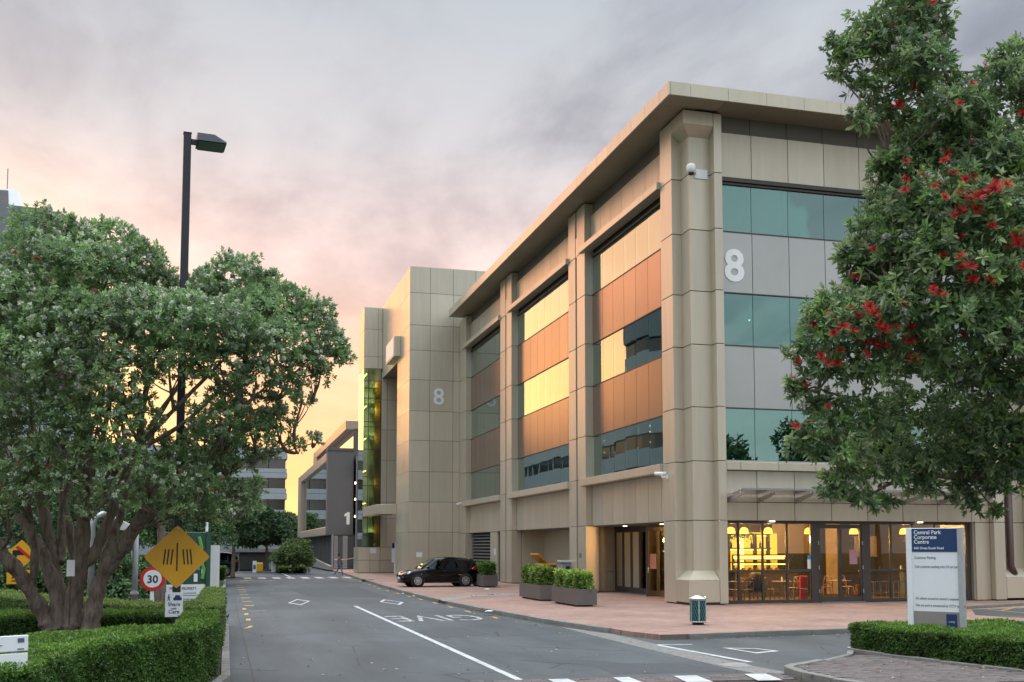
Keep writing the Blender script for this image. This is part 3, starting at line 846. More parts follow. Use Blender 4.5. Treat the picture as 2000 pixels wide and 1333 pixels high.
# stair and lift tower
TX, TY, TT = 12.2, 71.5, 21.34
tz = [0.03, 3.05, 5.1, 7.17, 9.3, 11.33, 13.48, 15.53, 17.28, 19.53, TT]
for z0, z1 in zip(tz[:-1], tz[1:]):
    for a, b in zip((12.2, 13.62, 15.24), (13.62, 15.24, 16.85)):
        pany('tower_panel', TY, a, b, z0, z1, 'panel_tan')
    yb = 84.4 if z0 > 15 else 76.8
    ny = 10 if z0 > 15 else 4
    for i in range(ny):
        a, b = TY + .035 + (yb - TY - .035) * i / ny, TY + .035 + (yb - TY - .035) * (i + 1) / ny
        panx('tower_panel', TX, a, b, z0, z1, 'panel_tan', gp_=.008)
for z0, z1 in zip(tz[-4:-1], tz[-3:]):
    for a, b in ((16.85, 18.4), (18.4, 20.0), (20.0, 21.6)): pany('tower_panel', TY, a, b, z0, z1, 'panel_tan')
bpart(MB().box(TX + .035, TY + .035, 0, 21.6, 76.76, TT - .02).box(TX + .035, 76.76, 15.56, 21.6, 84.38, TT - .02), 'tower_core', 'core')
bpart(MB().box(TX + .01, TY + .01, TT - .015, 21.6, 84.4, TT + .03), 'tower_coping', 'panel_tan')
bpart(MB().box(TX + .01, 76.8, 15.52, 16, 84.36, 15.555), 'porch_soffit', 'panel_dark')
bpart(MB().box(TX + .04, 76.762, .02, 16, 76.79, 15.5), 'porch_wall', 'panel_dark')
# glazed stair block behind the tower
SX, SY, SB = 10.72, 84.4, 87.6
for z0, z1 in ((16.32, 17.27), (17.27, 19.47), (19.47, 21.26)):
    pany('tower_panel', SY, SX, 11.85, z0, z1, 'panel_tan'); pany('tower_panel', SY, 11.85, 12.19, z0, z1, 'panel_tan')
    panx('tower_panel', SX, SY + .035, SB, z0, z1, 'panel_tan')
for z0, z1 in ((0.03, 1.0), (1.0, 2.04)):
    for a, b in ((10.45, 11.35), (11.35, 12.15), (12.15, 13.6)): pany('tower_panel', SY, a, b, z0, z1, 'panel_tan')
    panx('tower_panel', 10.45, SY + .035, SB, z0, z1, 'panel_tan')
bz = [2.04, 4.3, 5.6, 8.95, 11.4, 13.8, 16.06]
for z0, z1 in zip(bz[:-1], bz[1:]):
    for a, b in ((12.15, 12.62), (12.62, 13.6)): pany('tower_panel', SY, a, b, z0, z1, 'panel_tan')
gz = [2.06, 3.0, 5.0, 6.9, 7.6, 9.8, 11.6, 12.0, 13.9, 14.7, 15.3, 16.3]
for z0, z1 in zip(gz[:-1], gz[1:]):
    for a, b in ((10.74, 11.12), (11.12, 12.12)): pany('window_pane', SY + .01, a, b, z0, z1, 'glass_stair', t=.012, gp_=.004)
    bpart(MB().box(10.74, SY - .005, z0 - .03, 12.14, SY + .06, z0 + .03), 'mullion', 'frame_dark')
for xx in (11.12, 12.12): bpart(MB().box(xx - .03, SY - .003, 2.04, xx + .03, SY + .05, 16.3), 'mullion', 'frame_dark')
for z0, z1 in zip(gz[:-1:2], gz[2::2] + [16.3]): panx('window_pane', SX + .01, SY + .06, SB, z0, z1, 'glass_mirror', t=.012, gp_=.01)
bpart(MB().box(SX + .06, SB - .1, 0, 16, SB + .1, 21.2), 'stair_wall', 'ceiling_white')
bpart(MB().box(11.72, SY + .5, 2.04, 12.14, SY + .6, 16.2), 'stair_wall', 'orange_wall')
bpart(MB().box(12.16, SY + .04, 0, 16, SB, 21.2), 'stair_wall', 'core')
bpart(MB().box(SX + .04, SY + .04, 16.34, 12.16, SB, 21.2).box(10.5, SY + .04, 0, 12.15, SB, 2.03), 'stair_wall', 'core')
for i in range(5):
    z = 3.2 + i * 2.6
    bpart(MB().extrude([(10.9, SY + .8, z), (10.9, SB - .2, z + 2.2), (10.9, SB - .2, z + 2.45), (10.9, SY + .8, z + .25)], (.8, 0, 0)), 'stair_flight', 'ceiling_white')
    bpart(MB().box(10.95, SY + .5, z + 2.3, 11.05, SB - .6, z + 2.36), 'stair_light', 'strip_warm')
for zl, en_ in ((3.4, 8), (7.2, 8), (10.8, 14), (13.0, 30), (15.0, 34)):
    ld = bpy.data.lights.new('stair_bulb', 'POINT'); ld.energy = en_; ld.color = (1.0, .84, .40); ld.shadow_soft_size = .3
    lo = bpy.data.objects.new('stair_bulb', ld); COL.objects.link(lo); lo.parent = bld; lo.location = Vector((11.5, 84.75, zl)) - BO
# porch canopy and the white blade sign above
bpart(MB().box(10.75, 76.85, 4.42, 12.18, 84.38, 5.12), 'porch_canopy', 'panel_tan', bevel=.02)
bpart(MB().box(11.2, 77.6, 4.36, 12.0, 83.0, 4.418), 'porch_glazing', 'glass_awning')
bpart(MB().box(11.72, 75.3, 15.75, 12.19, 79.2, 17.2), 'blade_sign', 'panel_tan', bevel=.01)
bpart(MB().box(11.69, 75.5, 15.85, 11.718, 79.1, 17.1), 'blade_face', 'white_metal')
# glazed link between stair block and the next building
# numerals
text_obj('8', 1.63, 'white_paint', bld, Vector((17.36, 34.535, 11.66)) - BO, (R(90), 0, 0), 'numeral', .012, .04)
text_obj('8', 1.60, 'white_metal', bld, Vector((13.84, 71.485, 11.82)) - BO, (R(90), 0, 0), 'numeral', .012, .018)

# ground floor of the far bay: louvre, pier, service door
for i in range(13):
    z = .35 + i * .20
    bpart(MB().add([(16.10, 64.0, z), (16.10, 69.4, z), (16.24, 69.4, z + .13), (16.24, 64.0, z + .13), (16.10, 64.0, z + .02), (16.10, 69.4, z + .02), (16.24, 69.4, z + .15), (16.24, 64.0, z + .15)],
                   [(0, 1, 2, 3), (7, 6, 5, 4), (0, 4, 5, 1), (3, 2, 6, 7), (0, 3, 7, 4), (1, 5, 6, 2)]), 'louvre_slat', 'dark_ribbed')
bpart(MB().box(16.3, 63.9, 0, 16.5, 69.5, ZD + .1), 'louvre_back', 'core')
bpart(MB().box(16.02, 62.2, .02, 16.4, 63.95, ZD - .01), 'service_pier', 'panel_tan', bevel=.01)
door = bpart(MB().box(16.2, 60.32, .02, 16.26, 62.18, ZD - .05), 'service_door', 'planter_grey')
bpart(MB().box(16.14, 60.32, .02, 16.19, 60.5, ZD - .05).box(16.14, 61.35, .02, 16.198, 61.42, ZD - .05).box(16.14, 62.05, .02, 16.19, 62.19, ZD - .05), 'door_frame', 'frame_dark')
bpart(MB().tube([(16.1, 61.25, .95), (16.1, 61.25, 1.25)], .02, 8), 'door_handle', 'steel_bright')
bpart(MB().box(16.0, 62.6, 1.55, 16.018, 62.95, 1.95), 'notice', 'sign_white')
# alcove of the middle bay
bpart(MB().box(17.6, 47.2, 0, 17.75, 58.0, ZD + .2), 'alcove_wall', 'core')
for i in range(7):
    a = 47.5 + i * 1.47
    panx('alcove_panel', 17.55, a, a + 1.47, .03, ZD, 'panel_tan', gp_=.007)
bpart(MB().box(16.31, 57.6, .03, 17.55, 57.75, ZD - .01), 'alcove_panel', 'panel_tan')
bpart(MB().box(16.05, 47.46, ZD - .03, 17.6, 57.78, ZD + .01), 'alcove_soffit', 'panel_dark')
bpart(MB().box(17.53, 51.6, 1.55, 17.548, 51.95, 2.15), 'notice', 'sign_white')
bpart(MB().box(15.688, 45.75, 1.55, 15.698, 46.0, 1.75), 'notice', 'metal_grey')
# notices on the tower
bpart(MB().box(12.75, 71.48, 1.35, 13.15, 71.498, 1.68), 'notice', 'sign_white')
bpart(MB().box(11.35, 84.38, 1.55, 11.85, 84.398, 1.95), 'notice', 'sign_white')
# shop entrance: reveal and soffit
for z0, z1 in ((.03, .9), (.9, ZD)):
    bpart(MB().box(16.31, 46.05, z0 + .01, 17.50, 46.12, z1 - .01), 'reveal_or_blocker', 'panel_tan')
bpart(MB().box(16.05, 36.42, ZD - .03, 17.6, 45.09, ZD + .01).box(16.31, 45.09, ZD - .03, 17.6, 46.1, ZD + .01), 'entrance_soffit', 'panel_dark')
for px, pz in ((16.75, 43.0), (16.75, 39.0)): bpart(MB().lathe((px, pz, ZD - .05), [(.09, 0), (.09, .02)], 14), 'downlight', 'downlight')

# ================================================================== CAFE (part of the building: glazing; loose things stay separate)
GY = 34.78
def gx(px): return on_y(px, 1100, GY)[0]
def bar(x0, x1, z0, z1, y0=GY - .04, y1=GY + .05, name='frame_bar'):
    return bpart(MB().box(x0, y0, z0, x1, y1, z1), name, 'frame_dark', bevel=.006)
mull = [17.24, gx(1442.5), gx(1489.5), gx(1537), gx(1584)]
dl, dm, dr = gx(1598), gx(1640), gx(1682)
mull2 = [gx(1698), gx(1740), gx(1782), gx(1826), 27.4]
bar(17.2, 27.6, 2.86, 2.99, GY - .055, GY + .06)
bar(17.2, dl - .03, .02, .13); bar(dr + .06, 27.6, .02, .13)
bar(17.2, dl - .16, 1.12, 1.20, GY - .03, GY + .04); bar(dr + .22, 27.5, 1.12, 1.20, GY - .03, GY + .04)
for x in mull[1:-1] + mull2[1:-1]: bar(x - .04, x + .04, .13, 2.86, GY - .035, GY + .045)
bar(17.2, 17.28, .13, 2.86, GY - .035, GY + .045); bar(27.4, 27.6, .13, 2.86, GY - .035, GY + .045)
bar(mull[-1] - .02, dl - .01, .02, 2.86, GY - .06, GY + .06); bar(dr + .01, mull2[0] + .02, .02, 2.86, GY - .06, GY + .06)
for mm in (mull, mull2):
    for a, b in zip(mm[:-1], mm[1:]):
        for z0, z1 in ((.13, 1.12), (1.20, 2.86)):
            bpart(MB().box(a + .03, GY, z0 + .002, b - .03, GY + .012, z1 - .002), 'window_pane', 'glass_cafe')
for a, b in ((dl, dm), (dm, dr)):                       # double doors
    for x0, x1, z0, z1 in ((a, a + .07, .03, 2.85), (b - .07, b, .03, 2.85), (a + .07, b - .07, .03, .22), (a + .07, b - .07, 2.7, 2.85)):
        bpart(MB().box(x0 + .004, GY - .045, z0, x1 - .004, GY + .04, z1), 'door_frame', 'frame_dark')
    bpart(MB().box(a + .07, GY, .22, b - .07, GY + .012, 2.7), 'door_pane', 'glass_cafe')
bpart(MB().tube([(dm - .05, GY - .1, 1.0), (dm - .05, GY - .1, 1.25)], .015, 8), 'door_handle', 'metal_dark')
bpart(MB().tube([(dm + .05, GY - .1, 1.0), (dm + .05, GY - .1, 1.25)], .015, 8), 'door_handle', 'metal_dark')
bpart(MB().box(dl, GY - .25, .004, dr, GY - .02, .03), 'door_sill', 'metal_grey')
for xx in (dl - .015, dr + .02):
    for z in (.35, 1.2, 2.1): bpart(MB().box(xx - .02, GY - .09, z, xx + .02, GY - .061, z + .14), 'hinge', 'metal_grey')
for px in (1506, 1795): bpart(MB().lathe((gx(px), 34.64, ZD - .03), [(.10, 0), (.10, .03)], 14), 'downlight', 'downlight')
bpart(MB().box(17.2, 34.53, ZD + .005, 28.2, GY + .1, ZD + .03), 'soffit_strip', 'panel_dark')
bpart(MB().box(27.6, 34.6, .03, 27.66, 36.5, ZD), 'reveal_or_blocker', 'panel_tan')
bpart(MB().box(27.66, 34.52, .03, 28.29, 34.9, ZD - .01), 'reveal_or_blocker', 'panel_tan')
# ground floor beyond the right-hand column
bpart(MB().box(30.5, 34.8, 0, 42, 34.9, 2.9), 'window_pane', 'glass_mirror')
bpart(MB().box(30.5, 34.55, 2.2, 36, 34.78, 2.93), 'shop_fascia', 'pale_blue')
bpart(MB().box(30.5, 35.0, 0, 42, 35.1, ZD), 'inner_wall', 'interior_dark')

# glass awning over the shop windows
for x in (17.35, 18.58, 20.08, 21.6, 23.1, 24.6, 26.1, 27.6):
    bpart(MB().extrude([(x - .03, 34.5, 3.58), (x - .03, 34.5, 3.78), (x - .03, 33.3, 3.94), (x - .03, 33.3, 3.86)], (.06, 0, 0)), 'awning_bracket', 'panel_grey')
    for yy in (33.55, 34.2):
        bpart(MB().tube([(x, yy, 3.86), (x, yy, 4.05)], .025, 8), 'awning_clamp', 'steel_bright')
ax = [17.25, 18.6, 20.1, 21.62, 23.12, 24.62, 26.12, 27.8]
for a, b in zip(ax[:-1], ax[1:]):
    bpart(MB().add([(a + .01, 34.44, 3.86), (b - .01, 34.44, 3.86), (b - .01, 33.2, 4.02), (a + .01, 33.2, 4.02), (a + .01, 34.44, 3.874), (b - .01, 34.44, 3.874), (b - .01, 33.2, 4.034), (a + .01, 33.2, 4.034)],
                   [(0, 3, 2, 1), (4, 5, 6, 7), (0, 1, 5, 4), (1, 2, 6, 5), (2, 3, 7, 6), (3, 0, 4, 7)]), 'awning_pane', 'glass_awning')
bpart(MB().box(17.25, 33.18, 3.985, 27.8, 33.20, 4.05), 'awning_edge', 'metal_grey')

# folding glass doors in the street entrance (plane X = 17.45)
DX = 17.45
fy = [46.0, 45.0, 44.0, 43.0, 42.1]
for a, b in zip(fy[1:], fy[:-1]):
    for y0, y1, z0, z1 in ((a, a + .1, .03, 2.86), (b - .1, b, .03, 2.86), (a + .1, b - .1, .03, .26), (a + .1, b - .1, 2.68, 2.86)):
        bpart(MB().box(DX - .04, y0 + .004, z0, DX + .04, y1 - .004, z1), 'door_frame', 'frame_dark')
    bpart(MB().box(DX, a + .1, .26, DX + .012, b - .1, 2.68), 'door_pane', 'glass_frost' if a > 42.5 else 'glass_cafe')
bpart(MB().box(DX - .06, 36.5, 2.86, DX + .06, 46.03, 2.95), 'frame_bar', 'frame_dark')
bpart(MB().box(DX - .2, 36.5, .004, DX + .05, 46.0, .03), 'door_sill', 'metal_grey')
for y0, y1 in ((41.0, 41.1), (39.0, 39.08), (37.6, 37.7), (36.5, 36.6)): bpart(MB().box(DX - .04, y0, .03, DX + .04, y1, 2.86), 'frame_bar', 'frame_dark')
bpart(MB().box(DX - .02, 36.6, .03, DX + .04, 38.2, 2.86), 'reveal_or_blocker', 'panel_tan')  # added solid panel where glass belongs; blocks cafe lamplight from the pilaster
bpart(MB().box(DX, 38.22, .1, DX + .012, 39.0, 2.86), 'window_pane', 'glass_cafe')
# leaf that stands open towards the street
lf = MB()
x0, x1, yy = 16.45, 17.38, 39.95
for q in ((x0, x0 + .09, .05, 2.82), (x1 - .09, x1, .05, 2.82), (x0 + .09, x1 - .09, .05, .28), (x0 + .09, x1 - .09, 2.66, 2.82), (x0 + .44, x0 + .49, .28, 2.66)):
    lf.box(q[0], yy - .03, q[2], q[1], yy + .03, q[3])
bpart(lf, 'open_door_frame', 'frame_dark')
bpart(MB().box(x0 + .09, yy - .006, .28, x1 - .09, yy + .006, 2.66), 'door_pane', 'glass_cafe')
bpart(MB().tube([(16.5, yy - .08, 1.0), (16.5, yy - .08, 1.2)], .016, 8), 'door_handle', 'steel_bright')
bpart(MB().box(16.62, yy - .02, 1.15, 16.88, yy - .008, 1.75), 'door_poster', 'poster')

# room
bpart(MB().box(17.5, 46.5, 0, 23.5, 46.6, 3.2), 'shop_wall', 'interior_wall')
bpart(MB().box(17.5, 34.85, 0.0, 28, 46.5, .012), 'shop_floor', 'interior_floor')
bpart(MB().box(19.8, 42.3, 0, 23.5, 42.48, 3.2), 'shop_wall', 'interior_dark')
bpart(MB().box(27.7, 35, 0, 27.8, 42.4, 3.2), 'shop_wall', 'interior_dark')
bpart(MB().box(17.5, 34.9, 3.10, 28, 46.5, 3.18), 'shop_ceiling', 'interior_dark')
SYW = 41.6
def ix(px, Y): return on_y(px, 1080, Y)[0]
xa, xb, xc, xd = ix(1380, SYW), ix(1509, SYW), ix(1583, SYW), ix(1760, SYW)
bpart(MB().box(xb, SYW, 1.75, xc + .3, SYW + .08, 3.1), 'shop_wall', 'interior_wall')
bpart(MB().box(xb, SYW - .01, .02, xc + .3, SYW + .08, 1.75), 'tiled_wall', 'tile_dark')
for i in range(9):
    for r_ in range(4): 
        xx = xb + .08 + i * .215 + (.1 if r_ % 2 else 0)
        if xx + .19 < xc + .3: bpart(MB().box(xx, SYW - .03, 1.22 + r_ * .13, xx + .19, SYW - .012, 1.33 + r_ * .13), 'wall_tile', 'tile_dark')
bpart(MB().box(xc + .3, 40.8, .02, ix(1642, 40.8), 40.88, 3.1), 'shop_wall', 'canvas')
bpart(MB().box(ix(1642, 41), 41.0, .02, 28, 41.1, 3.1), 'shop_wall', 'interior_dark')
# lit shelving behind the counter
sh = thing('back_bar_shelf', 'glowing yellow back-lit cafe shelving behind the counter', 'shelf', (xa, SYW, 0))
def sub(mb, name, mat, root, **kw):
    o = mb.build(name, mat, root, **kw); o.matrix_parent_inverse = Matrix.Translation(-Vector(root.location)) ; return o
sub(MB().box(xa, SYW - .02, .9, xb, SYW, 2.65), 'back_panel', 'shelf_glow', sh)
for z in (1.35, 1.95, 2.55): sub(MB().box(xa, SYW - .34, z, xb, SYW - .03, z + .045), 'shelf_board', 'interior_dark', sh)
for z in (1.34, 1.94): sub(MB().box(xa, SYW - .10, z + .55, xb, SYW - .06, z + .58), 'light_strip', 'strip_warm', sh)
for i in range(5):
    x = xa + (xb - xa) * (i + .5) / 5; sub(MB().box(x - .03, SYW - .3, 1.0, x + .03, SYW - .04, 2.6), 'divider', 'strip_warm' if i in (2,) else 'interior_dark', sh)
sub(MB().box(xb - .25, SYW - .36, .9, xb + .02, SYW - .05, 2.6), 'end_panel', 'shelf_glow', sh)
for i in range(8):
    x = xa + .5 + i * (xb - xa - .8) / 8 + random.uniform(-.1, .1); z = random.choice((1.395, 1.995))
    b_ = sub(MB().lathe((x, SYW - .2, z), [(.05, 0), (.055, .15), (.02, .22), (.02, .28)], 10), 'bottle', 'interior_dark', sh, smooth=True)
# trailing plant above the shelf
# counter with lit display case
ct = thing('cafe_counter', 'long dark cafe counter with lit glass display case', 'counter', (ix(1430, 39.6), 39.6, 0))
c0, c1 = ix(1430, 39.6), ix(1536, 39.6)
sub(MB().box(c0, 39.4, 0.015, c1 + .4, 40.1, 1.0), 'counter_body', 'interior_dark', ct)
sub(MB().box(c0 - .05, 39.35, 1.0, c1 + .45, 40.15, 1.05), 'counter_top', 'chair_wood', ct)
sub(MB().box(c0, 39.42, 1.30, c1 - .1, 39.48, 1.345), 'light_strip', 'strip_warm', ct)
sub(MB().box(c0, 39.42, 1.62, c1 - .15, 39.48, 1.665), 'light_strip', 'strip_warm', ct)
sub(MB().extrude([(c0, 39.40, 1.05), (c0, 39.40, 1.5), (c0, 39.6, 1.72), (c0, 39.65, 1.72), (c0, 39.65, 1.05)], (c1 - c0, 0, 0)), 'display_glass', 'glass_cafe', ct)
for i in range(7):
    x = c0 + .25 + i * (c1 - c0) / 8; sub(MB().lathe((x, 39.75, 1.05), [(.12, 0), (.13, .03), (.07, .10), (.02, .13)], 10), 'pastry', 'orange_wall', ct, smooth=True)
# pendant lamps: shade, cord, bulb light
PEND = [(1427, 36.0, 'pendant lamp nearest the corner column, behind first cafe pane'), (1453, 36.3, 'pendant lamp behind second cafe pane from the column'), (1500, 36.2, 'pendant lamp behind third cafe pane from the column'),
        (1579, 36.6, 'pendant lamp half hidden by frame left of cafe doors'), (1667, 36.4, 'pendant lamp behind right leaf of cafe double doors'), (1765, 36.2, 'pendant lamp just above left end of the blue parking sign')]
shade_mesh = None
for i, (px, Y, lab) in enumerate(PEND):
    x = on_y(px, 1030, Y)[0]; zc_ = 2.62
    p = thing('pendant_lamp', 'glowing warm ' + lab, 'lamp', (x, Y, zc_), group='lit pendant lamps in the cafe')
    if shade_mesh is None:
        shade_mesh = MB().lathe((0, 0, 0), [(.17, -.10), (.16, .0), (.135, .09), (.05, .14)], 18).build('lamp_shade', 'lamp_warm', p, smooth=True)
        cord_mesh = MB().tube([(0, 0, .15), (0, 0, .48)], .012, 6).build('cord', 'metal_dark', p)
    else:
        for s_ in (shade_mesh, cord_mesh): o = s_.copy(); COL.objects.link(o); o.parent = p
    ld = bpy.data.lights.new('bulb', 'POINT'); ld.energy = 115; ld.color = (1.0, .52, .16); ld.shadow_soft_size = .12
    lo = bpy.data.objects.new('bulb', ld); COL.objects.link(lo); lo.parent = p; lo.location = (0, 0, -.30)
for x, y, e in ((20.5, 39.0, 75), (23.2, 40.4, 45), (25.4, 39.0, 40), (18.9, 38.2, 8), (18.95, 44.6, 14)):       # ceiling spots
    rr = thing('ceiling_spot', 'small round ceiling spot inside the cafe near %s' % {20.5: 'the counter', 23.2: 'the grey wall', 25.4: 'the canvas picture', 18.9: 'the street doors', 18.95: 'the frosted panels'}[x], 'lamp', (x, y, 3.09), group='cafe ceiling spots')
    MB().lathe((0, 0, -.05), [(.07, 0), (.07, .05)], 12).build('spot_disc', 'downlight', rr)
    ld = bpy.data.lights.new('spot_bulb', 'POINT'); ld.energy = e; ld.color = (1.0, .56, .20); ld.shadow_soft_size = .08
    lo = bpy.data.objects.new('spot_bulb', ld); COL.objects.link(lo); lo.parent = rr; lo.location = (0, 0, -.25)
# hanging greenery over the shelves comes with the vegetation below

# bentwood chairs
def make_chair(loc, rz_, label):
    t = thing('cafe_chair', label, 'chair', loc, rz_, 'bentwood chairs in the cafe')
    if make_chair.proto is None:
        ps = []
        ps.append(MB().lathe((0, 0, .44), [(.20, 0), (.215, .015), (.20, .035)], 18).build('seat', 'chair_wood', t, smooth=True))
        for sx in (-1, 1):
            ps.append(MB().tube([(sx * .15, -.15, .44), (sx * .17, -.18, .25), (sx * .19, -.22, .0)], .018, 8).build('leg', 'chair_wood', t, smooth=True))
            ps.append(MB().tube([(sx * .19, .24, 0), (sx * .17, .18, .25), (sx * .17, .17, .45), (sx * .17, .22, .70), (sx * .12, .25, .86), (0, .26, .90)], .018, 8).build('back_hoop', 'chair_wood', t, smooth=True))
            ps.append(MB().tube([(sx * -.16, .19, .50), (0, .225, .66), (sx * .16, .235, .80)], .013, 6).build('back_cross', 'chair_wood', t, smooth=True))
        ps.append(MB().tube([(-.17, -.17, .32), (0, -.10, .40), (.17, -.17, .32)], .012, 6).build('stretcher', 'chair_wood', t, smooth=True))
        make_chair.proto = ps
    else:
        for s_ in make_chair.proto: o = s_.copy(); COL.objects.link(o); o.parent = t
    return t
make_chair.proto = None
CH = [(1433, 35.6, 200, 'wooden bentwood chair in the first cafe pane beside the column'), (1459, 35.5, 170, 'wooden bentwood chair in the second cafe pane from the column'),
      (1508, 35.4, 30, 'wooden bentwood chair facing left in the third cafe pane'), (1566, 35.45, 80, 'wooden bentwood chair before the red bag in the fourth pane'),
      (1548, 36.6, 200, 'dim bentwood chair behind the fourth cafe pane table'), (1615, 36.8, 160, 'dim bentwood chair seen through left cafe door leaf'), (1655, 37.2, 20, 'dim bentwood chair seen through right cafe door leaf')]
for px, Y, a_, lab in CH: make_chair((on_y(px, 1140, Y)[0], Y, .013), R(a_), lab)
def make_table(px, Y, lab):
    x = on_y(px, 1130, Y)[0]
    t = thing('cafe_table', lab, 'table', (x, Y, .013), group='small cafe tables')
    MB().box(-.32, -.32, .72, .32, .32, .745).build('table_top', 'table_top', t, bevel=.006)
    MB().tube([(0, 0, .02), (0, 0, .72)], .03, 10).build('pedestal', 'metal_grey', t, smooth=True)
    MB().lathe((0, 0, 0), [(.22, 0), (.21, .015), (.03, .03)], 16).build('table_foot', 'metal_grey', t)
make_table(1445, 35.9, 'small pale square table between the first two cafe panes')
make_table(1531, 35.7, 'small pale square table with metal pedestal at third cafe mullion')
make_table(1640, 36.2, 'small pale table behind the cafe double doors')
# dark chair piled with coats, red bag, high bench and stools
t = thing('coat_pile', 'dark coats heaped over a chair in the second cafe pane', 'coats', (on_y(1476, 1140, 35.8)[0], 35.8, .013))
MB().lathe((0, 0, 0), [(.28, .35), (.30, .5), (.32, .8), (.26, 1.02), (.10, 1.10)], 11).build('coats', 'hair_dark', t, smooth=True)
for sx, sy in ((-1, -1), (1, -1), (1, 1), (-1, 1)): MB().tube([(sx * .18, sy * .18, 0), (sx * .16, sy * .16, .4)], .015, 6).build('leg', 'metal_dark', t)
rb = MB(); rb.box(-.16, -.05, 0, .16, .05, .92)
o = rb.build('red_banner', 'sign_red', bevel=.02); o.location = (on_y(1569, 1140, 36.3)[0], 36.3, .013); tag(o, 'tall red panel standing behind a chair in the fourth cafe pane', 'panel')
hb = thing('window_bench', 'long pale high bench along the cafe window beside the doors', 'bench', (on_y(1745, 1110, 35.5)[0], 35.5, .013))
MB().box(-1.4, -.2, 1.08, 2.2, .2, 1.14).build('bench_top', 'table_top', hb, bevel=.006)
for x in (-1.3, .4, 2.1): MB().box(x - .03, -.15, 0, x + .03, .15, 1.08).build('leg', 'metal_grey', hb)
for i, px in enumerate((1708, 1733, 1757)):
    st = thing('bar_stool', ('first', 'second', 'third')[i] + ' grey metal bar stool to the right of the cafe doors', 'stool', (on_y(px, 1140, 35.15)[0], 35.15, .013), group='bar stools at the window bench')
    MB().box(-.16, -.16, .70, .16, .16, .73).build('seat', 'metal_grey', st, bevel=.005)
    for sx, sy in ((-1, -1), (1, -1), (1, 1), (-1, 1)): MB().tube([(sx * .17, sy * .17, 0), (sx * .14, sy * .14, .70)], .014, 6).build('leg', 'metal_grey', st)
    for z in (.28,): MB().box(-.165, -.175, z, .165, -.155, z + .02).box(-.165, .155, z, .165, .175, z + .02).build('foot_rail', 'metal_grey', st)
# yellow wet-floor stand
wf = thing('wet_floor_sign', 'yellow folding wet-floor stand inside the cafe door', 'floor sign', (on_y(1678, 1150, 35.2)[0], 35.2, .013))
MB().extrude([(-.15, -.14, 0), (.15, -.14, 0), (.11, -.02, .62), (-.11, -.02, .62)], (0, .015, 0)).build('front_leaf', 'yellow_plastic', wf)
MB().extrude([(-.15, .14, 0), (.15, .14, 0), (.11, .02, .62), (-.11, .02, .62)], (0, .015, 0)).build('back_leaf', 'yellow_plastic', wf)
text_obj('CAUTION', .055, 'sign_black', wf, (0, -.085, .40), (R(79), 0, 0), 'lettering', .002, align='CENTER')
text_obj('WET FLOOR', .042, 'sign_black', wf, (0, -.135, .10), (R(79), 0, 0), 'lettering', .002, align='CENTER')
MB().extrude([(-.05, -.125, .2), (.05, -.125, .2), (.02, -.10, .34), (-.02, -.10, .34)], (0, -.004, 0)).build('pictogram', 'sign_black', wf)
# posters, canvas and notices in the window
pp = MB().box(-.16, -.006, -.27, .16, .006, .27).build('window_poster', 'poster'); pp.location = (on_y(1666, 1087, GY)[0], GY - .02, 1.66); tag(pp, 'colourful food poster taped inside right cafe door', 'poster')
pc = MB().box(-.55, -.02, -.45, .55, .02, .45).build('wall_canvas', 'canvas'); pc.location = (ix(1692, 40.9), 40.95, 2.05); tag(pc, 'large tan canvas picture on the back wall of the cafe', 'picture')
nb_ = thing('window_notice', 'white and blue notice strip beside the cafe doors', 'notice', (on_y(1580, 1100, GY)[0], GY - .02, 1.45))
MB().box(-.07, -.004, -.22, .07, .004, .12).build('notice_sheet', 'sign_white', nb_); MB().box(-.06, -.006, .12, .06, .004, .28).build('notice_head', 'sign_cyan', nb_)

# goods shelf seen through the street doors
gs_ = thing('goods_shelf', 'lit shelf of colourful goods seen through the open street door', 'shelf', (19.6, 43.3, 0))
sub(MB().box(19.6, 41.6, .02, 19.7, 44.95, 2.7), 'back_panel', 'interior_wall', gs_)
for z in (.5, .95, 1.4, 1.85, 2.3): sub(MB().box(19.25, 41.6, z, 19.6, 44.9, z + .035), 'shelf_board', 'chair_wood', gs_)
for z in (2.28, 1.83): sub(MB().box(19.27, 41.7, z, 19.31, 44.8, z + .018), 'light_strip', 'strip_warm', gs_)
rr_ = random.Random(11); gm = ['sign_red', 'sign_white', 'sign_lime', 'bin_yellow', 'interior_dark', 'poster', 'chair_wood', 'canvas']
for z in (.535, .985, 1.435, 1.885):
    y = 41.7
    while y < 44.6:
        w_ = rr_.uniform(.12, .3); sub(MB().box(19.3, y, z, 19.55, y + w_ * .85, z + rr_.uniform(.14, .32)), 'goods', rr_.choice(gm), gs_); y += w_ + rr_.uniform(0, .12)

for i, (px, Y, z) in enumerate(((1440, 35.9, .76), (1452, 35.8, .76), (1527, 35.7, .76), (1536, 35.75, .76), (1720, 35.5, 1.16), (1742, 35.45, 1.16), (1760, 35.55, 1.16), (1640, 36.2, .76))):
    x_ = on_y(px, 1110, Y)[0]
    jr = thing('table_jar', ('first', 'second', 'third', 'fourth', 'fifth', 'sixth', 'seventh', 'eighth')[i] + ' small jar standing on the cafe tables, numbered from the column', 'jar', (x_, Y, z), group='jars on the cafe tables')
    MB().lathe((0, 0, 0), [(.035, 0), (.04, .02), (.04, .10), (.025, .13), (.025, .16)], 10).build('glass_body', ('bin_green', 'chair_wood', 'sign_white', 'interior_dark')[i % 4], jr, smooth=True)
    MB().lathe((0, 0, .16), [(.028, 0), (.028, .02)], 10).build('lid', 'metal_dark', jr)

